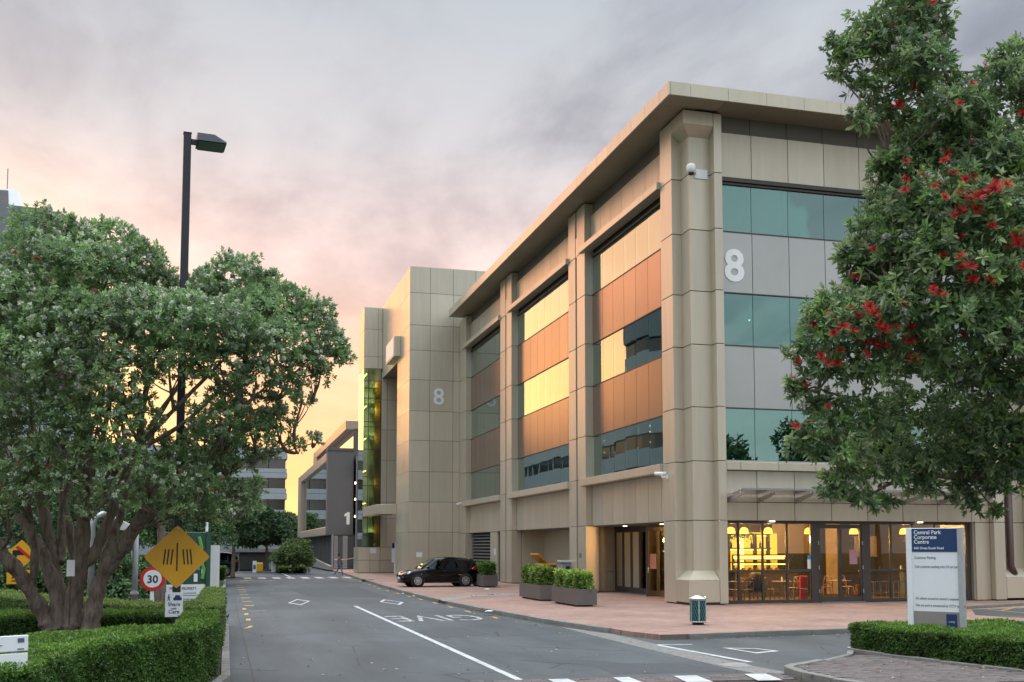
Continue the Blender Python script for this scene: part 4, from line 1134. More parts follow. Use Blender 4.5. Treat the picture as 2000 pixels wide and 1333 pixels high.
# ================================================================== OTHER BUILDINGS
def wpart(root, mb, name, mat, **kw):
    o = mb.build(name, mat, root, **kw)
    o.matrix_parent_inverse = (Matrix.Translation(root.location) @ Matrix.Rotation(root.rotation_euler.z, 4, 'Z')).inverted()
    return o


# dark building marked 1
b1 = thing('dark_building', 'dark grey block marked 1 with beige-framed slanting side window', 'building', (11, 100, 0))
X1 = 9.42
wpart(b1, MB().box(X1, 100, 3.2, 11.83, 101.2, 11.05), 'end_wall', 'dark_render')
wpart(b1, MB().box(X1 - .04, 99.94, 11.05, 11.9, 101.3, 11.3), 'wall_cap', 'dark_ribbed')
wpart(b1, MB().extrude([(11.22, 99.97, 4.15), (11.52, 99.97, 4.15), (11.52, 99.97, 5.3), (11.32, 99.97, 5.3), (11.02, 99.97, 5.1), (11.02, 99.97, 4.88), (11.22, 99.97, 4.95)], (0, .025, 0)), 'numeral', 'white_paint')
wpart(b1, MB().box(X1 + 1.2, 101.2, 3.2, 24, 139, 10.8), 'body', 'dark_ribbed')
wpart(b1, MB().box(X1 - .02, 101.2, 10.15, X1 + 1.25, 139.3, 10.95), 'frame_top', 'beige_metal', bevel=.05)
wpart(b1, MB().box(X1 - .02, 101.2, 3.15, X1 + 1.25, 139.3, 3.95), 'frame_sill', 'beige_metal', bevel=.05)
wpart(b1, MB().box(X1 - .02, 134.5, 3.95, X1 + 1.25, 139.3, 10.15), 'frame_post', 'beige_metal', bevel=.05)
for i in range(6):
    a = 101.25 + i * 5.55
    wpart(b1, MB().box(X1 + .35, a + .02, 3.96, X1 + .37, a + 5.5, 10.14), 'window_pane', 'glass_mirror')
wpart(b1, MB().box(X1 + .5, 100.1, 0, 24, 139, 3.2), 'base_wall', 'dark_ribbed')
for i in range(26):
    y = 101.5 + i * 1.45
    wpart(b1, MB().box(X1 + .42, y, .02, X1 + .52, y + .12, 3.18), 'rib', 'dark_render')
wpart(b1, MB().box(X1 + .45, 99.9, 0, X1 + .62, 100.12, 3.2), 'corner_trim', 'metal_grey')
wpart(b1, MB().box(10.1, 99.98, .05, 10.45, 100.06, 3.1), 'door_pane', 'glass_mirror')
wpart(b1, MB().box(10.9, 99.98, .05, 11.35, 100.06, 3.1), 'door_pane', 'glass_mirror')
wpart(b1, MB().box(12.3, 104, 3.2, 26, 142, 13.6), 'upper_body', 'dark_ribbed')
wpart(b1, MB().box(11.5, 104, 13.5, 12.8, 142, 14.4).box(11.5, 137, 10.9, 12.8, 142, 13.5), 'upper_frame', 'beige_metal', bevel=.04)
wpart(b1, MB().box(12.25, 104.1, 11, 12.28, 137, 13.45), 'window_pane', 'glass_mirror')
lk = MB().box(11.95, 99.0, 0, 12.05, 104, 10.5)
wpart(b1, lk, 'link_glass', 'glass_mirror')
for z in (4.8, 6.4, 7.9): wpart(b1, MB().box(11.87, 98.9, z, 11.93, 99.3, z + .16), 'link_light', 'lamp_far')
wpart(b1, MB().add([(9.3, 96, 0), (9.3, 128, 0), (9.3, 128, 1.3), (9.3, 96, .35), (9.6, 96, 0), (9.6, 128, 0), (9.6, 128, 1.3), (9.6, 96, .35)], [(0, 3, 2, 1), (4, 5, 6, 7), (0, 4, 7, 3), (3, 7, 6, 2), (1, 2, 6, 5)]), 'ramp_wall', 'concrete')
rl = MB().tube([(9.9, 97.6, .9), (10.6, 94.5, .95), (11.2, 91.8, 1.15)], .035, 6)
wpart(b1, rl, 'handrail', 'metal_grey')

# far banded office block
fo = thing('banded_office', 'pale grey office block with dark window bands beyond the street end', 'building', (-10, 190, 0))
fx0, fx1, fy0 = -34.0, 10.9, 190.0
bands = [(4.6, 7.0), (8.55, 10.4), (12.3, 14.1), (15.75, 17.45)]
zprev = 3.0
wpart(fo, MB().box(fx0 + .3, fy0 + .3, 0, fx1 - .3, 225, 18.0), 'body', 'core')
for w0, w1 in bands + [(19.0, 19.0)]:
    h_ = w0 - zprev
    wpart(fo, MB().box(fx0, fy0 - .5, zprev, fx1, 226, zprev + h_ * .56 - .03), 'spandrel_band', 'band_grey')
    wpart(fo, MB().box(fx0, fy0 - .35, zprev + h_ * .56 + .03, fx1 - .1, 226, w0), 'spandrel_band', 'band_grey')
    if w1 > w0:
        for i in range(15):
            a = fx1 - .25 - (i + 1) * 2.95
            wpart(fo, MB().box(a + .06, fy0 - .02, w0 + .03, a + 2.9, fy0 + .06, w1 - .03), 'window_pane', 'far_window')
    zprev = w1
wpart(fo, MB().box(fx0 + .5, fy0, 19.0, fx1 - .5, 225, 19.4), 'roof', 'roof_grey')
wpart(fo, MB().box(fx0, 118, 0, 6.0, 189, 3.0).box(-4, 100, 0, 5.5, 118, 2.6), 'podium', 'band_grey')
wpart(fo, MB().box(1.6, 99.9, .05, 4.2, 100.05, 1.55), 'garage_door', 'core')
wpart(fo, MB().box(1.0, 99.7, 1.6, 5.5, 99.98, 1.9), 'podium_band', 'concrete')

# curved office block on the left, mostly behind the tree
lb = thing('curved_office', 'tall banded office block with rounded corner mirrored in the side windows', 'building', (-30, 140, 0))
def plan(off, y1=127.0):
    P = [(-75 - off, y1), (-75 - off, 115 - off), (-27, 115 - off)]
    for i in range(7):
        a = R(-90 + i * 15.0); P.append((-27 + (9 + off) * math.cos(a), 124 + (9 + off) * math.sin(a)))
    return P + [(-18 + off, y1)]
zz_ = 0.0
for i in range(7):
    wpart(lb, MB().prism(plan(.35), zz_, zz_ + 2.2), 'spandrel_band', 'band_grey')
    wpart(lb, MB().prism(plan(0), zz_ + 2.2, zz_ + 4.0), 'window_band', 'far_window')
    if i < 5:
        wpart(lb, MB().box(-75, 127.3, zz_, -18.2, 205, zz_ + 2.2), 'spandrel_band', 'band_grey')
        wpart(lb, MB().box(-74.5, 127.3, zz_ + 2.2, -18.6, 204.5, zz_ + 4.0), 'window_band', 'far_window')
        for k in range(18): wpart(lb, MB().box(-18.62, 129 + k * 4.2, zz_ + 2.2, -18.5, 129.35 + k * 4.2, zz_ + 4.0), 'pier', 'band_grey')
    zz_ += 4.0
wpart(lb, MB().prism(plan(.5), zz_, zz_ + 3.4), 'parapet_wall', 'roof_grey')
wpart(lb, MB().box(-40, 150, 20, -24, 175, 24), 'plant_room', 'roof_grey')

# nearer grey block whose curved roof edge and plant tower show above the left tree
nb1 = thing('left_office', 'pale grey office block with curved roof edge and plant tower above the left tree', 'building', (-14, 70, 0))
def nplan(o_=0.0):
    return [at(p, 1070, d_ - o_)[:2] for p, d_ in ((-420, 54), (-200, 57), (0, 61), (60, 61.6), (100, 62.5), (130, 64), (152, 65.6), (170, 67.6))] + [at(168 + o_ * 4, 1070, 84)[:2], at(-420, 1070, 84)[:2]]
z_ = 0.0
for i in range(4):
    wpart(nb1, MB().prism(nplan(.25), z_, z_ + 2.1), 'spandrel_band', 'pale_blue')
    wpart(nb1, MB().prism(nplan(0), z_ + 2.1, z_ + 4.2), 'window_band', 'far_window')
    z_ += 4.2
wpart(nb1, MB().prism(nplan(.3), z_, 21.95), 'parapet_wall', 'roof_grey')
tc_ = Vector(at(-12, 1070, 68)); zb_ = 21.9; zt_ = 2 + (1070 - 345) * 66 / F + .2
v = []
for z, s_ in ((zb_, 1.0), (zt_, .42)):
    for a, b in ((-1, -1), (1, -1), (1, 1), (-1, 1)): v.append((tc_.x + a * 1.75 * s_, tc_.y + b * 1.75 * s_, z))
wpart(nb1, MB().add(v, [(0, 1, 5, 4), (1, 2, 6, 5), (2, 3, 7, 6), (3, 0, 4, 7), (4, 5, 6, 7)]), 'plant_tower', 'white_metal')
q = [(tc_.x + a * s1_, tc_.y - 1.75 * s2_ - .04, z) for a, s1_, s2_, z in ((-1, 1.6, .98, zb_ + .1), (1, .55, .98, zb_ + .1), (1, .22, .45, zt_ - .12), (-1, .68, .45, zt_ - .12))]
wpart(nb1, MB().add(q, [(0, 1, 2, 3)]), 'tower_louvre', 'planter_grey')
wpart(nb1, MB().tube([(tc_.x, tc_.y, zt_), (tc_.x, tc_.y, zt_ + 1.6)], .04, 6), 'mast', 'metal_grey')

# ================================================================== STREET LAMP AND SIGNS
base = Vector(at(347, 1060, 17.6)); base.z = 0
def pole_top(ypx):
    lo, hi = 0, 20
    for _ in range(40):
        m_ = (lo + hi) / 2; v_ = np.array([base.x, base.y, m_]) - _c; yy_ = CY - F * (v_ @ _up) / (v_ @ _fw)
        lo, hi = (m_, hi) if yy_ > ypx else (lo, m_)
    return lo
LT = pole_top(262)
sl = thing('street_lamp', 'tall dark square street lamp post with box lantern beside the left tree', 'street lamp', base, R(6))
MB().box(-.062, -.062, 0, .062, .062, LT).build('post', 'metal_dark', sl, bevel=.008)
MB().box(-.068, -.068, LT, .068, .068, LT + .012).build('post_cap', 'black_plastic', sl)
MB().box(.062, -.035, LT - .17, .15, .035, LT - .09).build('arm', 'metal_dark', sl)
hd = MB(); hw = .23
hd.add([(.15, -hw, LT - .16), (.63, -hw, LT - .16), (.63, hw, LT - .16), (.15, hw, LT - .16), (.15, -hw * .82, LT - .02), (.43, -hw * .82, LT - .02), (.63, -hw * .9, LT - .13), (.63, hw * .9, LT - .13), (.43, hw * .82, LT - .02), (.15, hw * .82, LT - .02)],
       [(3, 2, 1, 0), (0, 1, 6, 5, 4), (1, 2, 7, 6), (2, 3, 9, 8, 7), (3, 0, 4, 9), (4, 5, 8, 9), (5, 6, 7, 8)])
head = hd.build('lantern', 'metal_dark', sl)
MB().box(.175, -.20, LT - .185, .605, .20, LT - .162).build('lantern_glass', 'sign_green', head)
SGN_RZ = R(6)
# hump warning diamond
def on_pole(ypx): return pole_top(ypx)
zc_ = pole_top(1088)
ds = thing('hump_sign', 'large yellow diamond warning sign with black bar symbol on the lamp post', 'road sign', (base.x, base.y - .09, zc_), SGN_RZ)
hw = .53
def rdiam(r_, c_=.05):
    pts = []
    for k in range(4):
        a = R(90 * k); d_ = Vector((math.cos(a), math.sin(a))); n_ = Vector((-math.sin(a), math.cos(a)))
        pts += [d_ * (r_ - c_) - n_ * c_ * .9, d_ * (r_ - c_ * .35), d_ * (r_ - c_) + n_ * c_ * .9]
    return pts
MB().extrude([(p.x, 0, p.y) for p in rdiam(hw)], (0, .012, 0)).build('plate', 'sign_yellow', ds)
sy = MB(); sy.box(-.011, -.004, -.23, .011, 0.0, .23)
for s_ in (-1, 1):
    for x_ in (.085, .145, .20):
        xo = s_ * x_
        sy.extrude([(xo + s_ * .022, -.004, -.125), (xo + s_ * .022 + .022, -.004, -.125), (xo + .022 - s_ * .005, -.004, .125), (xo - s_ * .005, -.004, .125)], (0, .0035, 0))
sy.build('symbol', 'sign_black', ds)
for z in (.47, -.47): MB().tube([(0, -.008, z), (0, .0, z)], .012, 8).build('bolt', 'metal_grey', ds)
MB().box(-.05, .012, -.3, .05, .03, .3).build('bracket', 'metal_galv', ds)
# share with care
zc_ = pole_top(1181)
ss = thing('share_sign', 'small white Share with Care sign low on the lamp post', 'sign', (base.x - .03, base.y - .085, zc_), SGN_RZ)
MB().box(-.14, 0, -.20, .14, .01, .20).build('plate', 'sign_white', ss, bevel=.004)
for body, s_, z in (('Share', .085, -.02), ('with', .045, -.075), ('Care', .085, -.14)):
    text_obj(body, s_, 'sign_navy', ss, (0, -.003, z), (R(90), 0, 0), 'lettering', .001, .001, 'CENTER')
MB().extrude([(-.012, -.003, .07), (.118, -.003, .07), (.118, -.003, .115), (.098, -.003, .122), (.085, -.003, .155), (.02, -.003, .155), (.008, -.003, .122), (-.012, -.003, .115)], (0, .002, 0)).build('car_symbol', 'sign_navy', ss)
pm = MB(); pm.disc((-.085, -.003, .158), .011, (0, 1, 0), 10, .002)
for pts in (((-.085, .145), (-.085, .105)), ((-.085, .105), (-.068, .068)), ((-.085, .105), (-.102, .07)), ((-.085, .135), (-.066, .112)), ((-.085, .135), (-.104, .115))):
    pm.tube([(p[0], -.003, p[1]) for p in pts], .006, 5)
pm.build('walker_symbol', 'sign_navy', ss)
MB().box(.06, -.002, -.192, .125, 0, -.178).build('logo_bar', 'sign_navy', ss)

# 30 speed roundel
c = Vector(at(298, 1131, 23.5))
s3 = thing('speed_sign', 'round red-bordered 30 speed sign behind the diamond sign', 'road sign', (c.x, c.y, 0), R(8))
MB().disc((0, 0, c.z), .268, (0, 1, 0), 32, .01).build('red_ring', 'sign_red', s3)
MB().disc((0, -.004, c.z), .192, (0, 1, 0), 32, .004).build('white_disc', 'sign_white', s3)
text_obj('30', .235, 'sign_black', s3, (0, -.007, c.z - .085), (R(90), 0, 0), 'numerals', .002, .004, 'CENTER')
MB().box(-.04, .012, 0, .04, .06, c.z + .2).build('post', 'white_paint', s3)

# truck warning diamond with plate below
c = Vector(at(42, 1083, 26)); k_ = 26 / F
ts = thing('truck_sign', 'yellow diamond truck warning sign crossed by red bar at far left', 'road sign', (c.x, c.y, 0), R(14))
MB().extrude([(p.x, 0, c.z + p.y) for p in rdiam(.36, .03)], (0, .01, 0)).build('plate', 'sign_yellow', ts)
MB().box(-.20, -.004, c.z - .02, .02, 0, c.z + .10).box(.02, -.004, c.z - .02, .09, 0, c.z + .05).disc((-.13, -.004, c.z - .04), .035, (0, 1, 0), 12, .004).build('truck_symbol', 'sign_black', ts)
MB().extrude([(-.14, -.009, c.z + .17), (-.08, -.009, c.z + .21), (.22, -.009, c.z - .07), (.17, -.009, c.z - .11)], (0, .004, 0)).build('red_bar', 'sign_red', ts)
MB().box(-.31, .0, c.z - .72, .31, .01, c.z - .38).build('lower_plate', 'sign_yellow', ts)
MB().box(-.22, -.004, c.z - .50, .22, 0, c.z - .46).box(-.2, -.004, c.z - .58, .2, 0, c.z - .55).box(-.2, -.004, c.z - .66, .14, 0, c.z - .63).build('lettering', 'sign_black', ts)
MB().tube([(0, .05, 0), (0, .05, c.z + .3)], .03, 8).build('post', 'metal_galv', ts)
# white tag on the trunk
c = Vector(at(138, 1110, 17.0)); wt = thing('white_notice', 'small weathered white notice between the trunks of the left tree', 'notice', c, R(5))
MB().box(-.06, 0, -.13, .06, .01, .13).build('plate', 'sign_white', wt); MB().tube([(0, .02, -.9), (0, .02, .25)], .012, 6).build('stake', 'brown_pipe', wt)

# directory board with map and notice
c = Vector(at(362, 1100, 29)); k_ = 29 / F
db = thing('directory_board', 'green site map board with white private property notice behind the diamond sign', 'sign board', (c.x, c.y, 0), R(10))
zt, zm, zb = 2.42, 1.02, .53
MB().box(-.62, 0, zm, .60, .06, zt).build('map_panel', 'sign_green', db, bevel=.01)
MB().box(.54, -.05, .3, .66, .08, zt + .02).build('post', 'sign_green', db)
MB().box(-.66, -.05, .3, -.54, .08, zt + .02).build('post', 'metal_grey', db)
mp = MB(); mp.tube([(.34, -.01, 2.3), (.42, -.01, 2.0), (.38, -.01, 1.7), (.5, -.01, 1.4), (.46, -.01, 1.15)], .05, 6)
mp.build('map_road', 'sign_lime', db)
for x_, z_, w_, h_, m_ in ((.46, 1.42, .06, .28, 'sign_white'), (.28, 1.18, .10, .22, 'sign_white'), (.36, 1.45, .05, .14, 'sign_cyan'), (.2, 1.9, .12, .14, 'sign_lime'), (-.2, 1.5, .2, .16, 'sign_white')):
    MB().box(x_ - w_ / 2, -.012, z_ - h_ / 2, x_ + w_ / 2, -.002, z_ + h_ / 2).build('map_block', m_, db)
MB().box(-.66, -.02, zb, .58, .02, zm - .02).build('notice_panel', 'sign_white', db)
text_obj('PRIVATE PROPERTY', .10, 'sign_text', db, (-.05, -.024, zm - .16), (R(90), 0, 0), 'lettering', .001, .001, 'CENTER', .8)
MB().box(-.35, -.024, zm - .26, .3, -.021, zm - .245).box(-.4, -.024, zm - .32, .5, -.021, zm - .305).box(-.3, -.024, zm - .42, .45, -.021, zm - .405).build('small_print', 'sign_text', db)

# pipe gantry
ga = thing('pipe_gantry', 'grey steel pipe height gantry behind the left tree trunks', 'gantry', (-4.5, 27, 0))
p0, p1 = Vector(at(181, 1004, 26)), Vector(at(266, 1030, 28))
p0z, p1z = p0.z, p1.z
wpart(ga, MB().tube([(p0.x, p0.y, 0), (p0.x, p0.y, p0z - .25), (p0.x + .06, p0.y, p0z - .07), (p0.x + .22, p0.y + .1, p0z), (p1.x - .2, p1.y, p1z + .02), (p1.x, p1.y, p1z - .1), (p1.x, p1.y, 0)], .075, 10), 'pipe_frame', 'metal_galv', smooth=True)
wpart(ga, MB().lathe((p1.x, p1.y, .78), [(.11, 0), (.11, .06)], 12), 'collar', 'metal_galv')
bx_ = p0.lerp(p1, .62); wpart(ga, MB().cbox((bx_.x, bx_.y - .1, bx_.z - .12), (.36, .02, .16), R(5)), 'height_plate', 'sign_white')
# thin white pole further back
c = Vector(at(404, 1040, 40)); wp_ = thing('white_pole', 'thin white pole above the green map board', 'pole', (c.x, c.y, 0)); MB().tube([(0, 0, 0), (0, 0, 3.6)], .05, 8).build('shaft', 'white_paint', wp_)
MB().lathe((0, 0, 3.6), [(.06, 0), (.06, .04), (.02, .07)], 10).build('cap', 'white_paint', wp_)

# white sign board at the lower left corner
c0_, c1_ = Vector(at(-60, 1272, 9.6)), Vector(at(56, 1240, 10.0))
d_ = c1_ - c0_; L_ = math.hypot(d_.x, d_.y)
lw = thing('low_signboard', 'low white sign board of two panels in front of the hedge', 'sign board', (c0_.x, c0_.y, 0), math.atan2(d_.y, d_.x))
zt = 2 - (1240 - 1070) * 10 / F
MB().box(0, 0, zt - .145, L_, .03, zt).build('upper_panel', 'sign_white', lw, bevel=.004)
MB().box(0, 0, zt - .31, L_, .03, zt - .165).build('lower_panel', 'sign_white', lw, bevel=.004)
MB().box(L_ - .10, -.004, zt - .065, L_ - .04, -.001, zt - .025).build('logo_block', 'sign_text', lw)
MB().box(L_ - .34, -.004, zt - .085, L_ - .24, -.001, zt - .079).box(L_ - .34, -.004, zt - .096, L_ - .26, -.001, zt - .090).box(L_ - .10, -.004, zt - .13, L_ - .04, -.001, zt - .12).build('small_print', 'sign_text', lw)
MB().box(.05, .03, 0, .09, .07, zt).build('post', 'metal_grey', lw); MB().box(L_ - .12, .03, 0, L_ - .08, .07, zt).build('post', 'metal_grey', lw)

# parking pylon on the island
pa, pb_ = Vector(at(1771, 1100, 20.4)), Vector(at(1880, 1100, 19.8))
d_ = pb_ - pa; W_ = math.hypot(d_.x, d_.y)
ps = thing('parking_pylon', 'tall white and navy parking sign pylon standing in the clipped hedge', 'sign', (pa.x, pa.y, 0), math.atan2(d_.y, d_.x))
HT = 2.37
MB().box(.0, .02, .0, W_, .15, HT).build('body', 'white_metal', ps, bevel=.006)
MB().box(-.004, -.015, 0, .10, .16, HT + .004).build('edge_post', 'white_metal', ps, bevel=.006)
MB().box(W_ - .085, -.012, 0, W_ + .004, .16, HT + .003).build('edge_post', 'metal_galv', ps, bevel=.006)
MB().box(.105, .012, HT - .45, W_ - .09, .019, HT - .01).build('navy_panel', 'sign_navy', ps)
MB().box(.105, .012, .35, W_ - .09, .019, .80).build('taupe_panel', 'sign_taupe', ps)
MB().box(W_ - .32, .006, .48, W_ - .13, .0118, .76).build('logo_square', 'sign_navy', ps)
for body, s_, z, b_ in (('Central Park', .105, HT - .115, .0016), ('Corporate', .105, HT - .205, .0016), ('Centre', .105, HT - .295, .0016), ('666 Great South Road', .065, HT - .40, .0008)):
    text_obj(body, s_, 'sign_white', ps, (.14, .009, z), (R(90), 0, 0), 'lettering', .001, b_, 'LEFT', .92)
for body, s_, z in (('Customer Parking', .068, HT - .58), ('Cafe customer parking only (10 car parks)', .068, HT - .75), ("All others towed at owner's expense", .068, 1.02), ('This car park is monitored by CCTV cameras', .068, .89)):
    text_obj(body, s_, 'sign_text', ps, (.14, .016, z), (R(90), 0, 0), 'lettering', .001, 0, 'LEFT', .72 if len(body) > 38 else .78)
text_obj('OYSTER', .04, 'sign_white', ps, (W_ - .225, .003, .60), (R(90), 0, 0), 'logo_lettering', .001, 0, 'CENTER', .8)

# litter bin on the paving
lbn = thing('litter_bin', 'round green lattice litter bin with steel lid on the brick paving', 'bin', (12.02, 25.7, 0))
MB().lathe((0, 0, 0), [(.16, 0), (.16, .03), (.12, .05)], 16).build('foot', 'metal_dark', lbn)
MB().lathe((0, 0, .06), [(.185, 0), (.20, .01), (.20, .58), (.19, .60)], 24).build('liner', 'bin_green', lbn, smooth=True)
lat = MB()
for k in range(20):
    for s_ in (-1, 1):
        pts = []
        for j in range(7):
            a = 2 * math.pi * k / 20 + s_ * j * .17; pts.append((.207 * math.cos(a), .207 * math.sin(a), .09 + j * .093))
        lat.tube(pts, .007, 4, False)
lat.build('lattice', 'bin_lattice', lbn)
for k in range(6):
    a = R(60 * k + 12); MB().cbox((.214 * math.cos(a), .214 * math.sin(a), .37), (.012, .03, .60), a).build('strap', 'metal_galv', lbn)
for z in (.065, .63): MB().lathe((0, 0, z), [(.212, 0), (.219, .0), (.219, .03), (.212, .03)], 24).build('hoop', 'metal_galv', lbn, smooth=True)
MB().lathe((0, 0, .66), [(.24, 0), (.245, .02), (.22, .05), (.12, .075), (.11, .09), (.03, .10)], 24).build('lid', 'steel_bright', lbn, smooth=True)
for k in range(5):
    a = R(72 * k + 30); MB().box(-.01, -.01, .66, .01, .01, .69).build('lid_lug', 'steel_bright', lbn).location = (.22 * math.cos(a), .22 * math.sin(a), -.03)

# ================================================================== PLANTER BOXES
def planter(x0, y0, x1, y1, h, lab):
    t = thing('planter_box', lab, 'planter', ((x0 + x1) / 2, (y0 + y1) / 2, 0), group='grey planter boxes on the footpath')
    dx, dy = (x1 - x0) / 2, (y1 - y0) / 2; w = .05
    m_ = MB(); m_.box(-dx, -dy, .06, dx, -dy + w, h).box(-dx, dy - w, .06, dx, dy, h).box(-dx, -dy + w, .06, -dx + w, dy - w, h).box(dx - w, -dy + w, .06, dx, dy - w, h).box(-dx + w, -dy + w, .06, dx - w, dy - w, .1)
    m_.build('box', 'planter_grey', t)
    MB().box(-dx + w, -dy + w, h - .12, dx - w, dy - w, h - .07).build('soil_fill', 'soil', t)
    for s_ in (-1, 0, 1): MB().box(-dx + .08, s_ * (dy - .25) - .06, 0, dx - .08, s_ * (dy - .25) + .06, .06).build('foot', 'frame_dark', t)
    return t
PLANT = [(11.62, 34.4, 12.36, 37.2, .60, 'front grey planter box nearest the cafe doors'), (11.55, 38.4, 12.28, 41.3, .60, 'second grey planter box just behind the front one'),
         (12.75, 52.3, 13.5, 55.0, .62, 'rear grey planter box left of the bin enclosure'), (13.9, 46.2, 14.65, 48.6, .62, 'rear grey planter box glimpsed between the two front planters'),
         (14.3, 62.0, 15.05, 65.2, .66, 'grey planter box behind the car below the louvre')]
for q in PLANT: planter(*q)

# bins and barrier in the alcove
def wheelie(px, py, Y, lid, body, lab, open_=False, s_=1.0):
    x = on_y(px, py, Y)[0]
    t = thing('wheelie_bin', lab, 'bin', (x, Y, 0), R(-70), 'wheelie bins in the alcove'); t.scale = (1.1, 1.1, 1.12)
    v = [(-.24 * s_, -.3, .08), (.24 * s_, -.3, .08), (.24 * s_, .3, .08), (-.24 * s_, .3, .08), (-.30 * s_, -.36, 1.0), (.30 * s_, -.36, 1.0), (.30 * s_, .36, 1.0), (-.30 * s_, .36, 1.0)]
    MB().add(v, [(3, 2, 1, 0), (4, 5, 6, 7), (0, 1, 5, 4), (1, 2, 6, 5), (2, 3, 7, 6), (3, 0, 4, 7)]).build('bin_body', body, t, bevel=.02)
    l = MB().box(-.33 * s_, -.76, 0, .33 * s_, 0, .07).build('lid', lid, t, bevel=.025); l.location = (0, .38, 1.01)
    if open_: l.rotation_euler = (R(-38), 0, 0)
    for sx in (-1, 1): MB().tube([(sx * .2 * s_, .33, .1), (sx * .26 * s_, .33, .1)], .1, 12).build('wheel', 'rubber', t)
wheelie(1066, 1105, 50.3, 'bin_yellow', 'black_plastic', 'black wheelie bin with closed yellow lid beside the red barrier')
wheelie(1050, 1105, 51.8, 'bin_yellow', 'black_plastic', 'black wheelie bin with propped open yellow lid', True)
gc = thing('grey_cart', 'grey lidded plastic cart with two handles behind the right planter', 'cart', (on_y(1112, 1105, 47.6)[0], 47.6, 0), R(0))
MB().box(-.45, -.35, .12, .45, .35, 1.28).build('cart_body', 'grey_plastic', gc, bevel=.03)
MB().box(-.49, -.39, 1.28, .49, .39, 1.40).build('lid', 'metal_galv', gc, bevel=.03)
for x_ in (-.28, -.02): MB().box(x_, -.37, 1.02, x_ + .18, -.351, 1.14).build('handle', 'black_plastic', gc)
for sx in (-1, 1):
    for sy_ in (-1, 1): MB().tube([(sx * .35, sy_ * .28, .07), (sx * .41, sy_ * .28, .07)], .07, 10).build('castor', 'rubber', gc)
br = thing('safety_barrier', 'red and white plastic safety barrier behind the right planter shrub', 'barrier', (on_y(1098, 1110, 46.4)[0], 46.4, 0))
for i in range(5): MB().box(-.62 + i * .25, -.1, .62, -.62 + (i + 1) * .25 - .005, .1, 1.0).build('barrier_block', 'sign_red' if i % 2 == 0 else 'sign_white', br, bevel=.03)
MB().box(-.55, -.12, 0, -.4, .12, .62).build('leg', 'sign_red', br); MB().box(.38, -.12, 0, .53, .12, .62).build('leg', 'sign_red', br)

# ================================================================== CCTV CAMERAS
cz = on_y(1342, 336, 34.5)[2]
cc = thing('dome_camera', 'white dome security camera high on the corner column', 'camera', (16.2, 34.62, cz))
MB().box(.08, -.03, -.17, .58, 0.0, .17).build('mount_plate', 'white_paint', cc)
MB().tube([(.1, -.05, .0), (-.05, -.25, .02), (-.22, -.42, .10)], .05, 8).build('arm', 'white_paint', cc, smooth=True)
MB().lathe((-.26, -.45, -.16), [(.10, .0), (.16, .08), (.17, .22), (.15, .30), (.05, .36)], 16).build('housing', 'white_paint', cc, smooth=True)
MB().lathe((-.26, -.45, -.24), [(.03, 0), (.09, .03), (.11, .09)], 14).build('lens_dome', 'black_plastic', cc, smooth=True)
c2 = thing('bullet_camera', 'white bullet security camera beside the first-floor sill', 'camera', (15.7, 36.0, on_y(1305, 930, 36)[2]), 0)
MB().box(-.04, -.06, -.12, 0, .06, .06).build('mount_plate', 'white_paint', c2)
MB().tube([(-.02, 0, -.03), (-.18, .08, -.05), (-.2, .1, .02)], .03, 8).build('arm', 'white_paint', c2)
MB().tube([(-.05, -.0, .08), (-.35, .35, .10)], .07, 12).build('housing', 'white_paint', c2, smooth=True)
MB().tube([(-.352, .352, .10), (-.36, .362, .10)], .055, 12).build('lens', 'black_plastic', c2)
c3 = thing('mini_dome_camera', 'tiny white dome camera on the pilaster beside the stair tower', 'camera', (15.69, 70.4, 5.0))
MB().tube([(0, 0, 0), (-.25, 0, 0)], .04, 8).build('arm', 'white_paint', c3); MB().lathe((-.28, 0, -.18), [(.05, 0), (.12, .08), (.12, .18)], 12).build('housing', 'white_paint', c3, smooth=True)

# slim post sign by the tower and the far kerb furniture
c = on_z(771, 1123); sp = thing('slim_post_sign', 'slim white post sign against the stair tower wall', 'sign', (c[0], c[1], 0), R(10))
MB().box(-.02, 0, 0, .16, .12, 2.35).build('post', 'white_metal', sp, bevel=.01)
MB().box(-.22, .02, .9, -.02, .08, 1.95).build('panel', 'sign_white', sp); MB().box(-.20, .02, 1.95, -.02, .08, 2.33).build('cap_panel', 'sign_navy', sp)
c = on_z(534, 1118); s1 = thing('pylon_marker', 'white marker post with navy top and numeral 1 beside round shrub', 'sign', (c[0], c[1], 0))
MB().box(-.17, 0, 0, .17, .15, 1.1).build('body', 'white_metal', s1); MB().box(-.17, .0, 1.1, .17, .15, 1.32).build('cap_panel', 'sign_navy', s1)
text_obj('1', .4, 'sign_text', s1, (0, -.005, .5), (R(90), 0, 0), 'numeral', .003, .0, 'CENTER')
c = on_z(497, 1118.5); s2 = thing('small_marker', 'short white marker post left of the yellow bin', 'sign', (c[0], c[1], 0)); MB().box(-.15, 0, 0, .15, .15, .92).build('body', 'white_metal', s2); MB().box(-.1, -.006, .25, .1, 0, .6).build('panel', 'sign_text', s2)
c = on_z(506, 1118.3); yb = thing('yellow_grit_bin', 'yellow plastic bin between two white markers down the street', 'bin', (c[0], c[1], 0)); MB().box(-.30, -.2, .05, .30, .3, .78).build('bin_body', 'yellow_plastic', yb, bevel=.04); MB().box(-.25, -.15, 0, .25, .25, .05).build('base', 'frame_dark', yb)
c = on_z(604, 1118.4); bl = thing('bollard_light', 'short grey bollard light at the foot of the ramp', 'bollard', (c[0], c[1], 0)); MB().lathe((0, 0, 0), [(.10, 0), (.10, .35)], 10).build('post', 'metal_galv', bl); MB().lathe((0, 0, .35), [(.18, 0), (.17, .06), (.05, .09)], 12).build('hood', 'white_paint', bl)
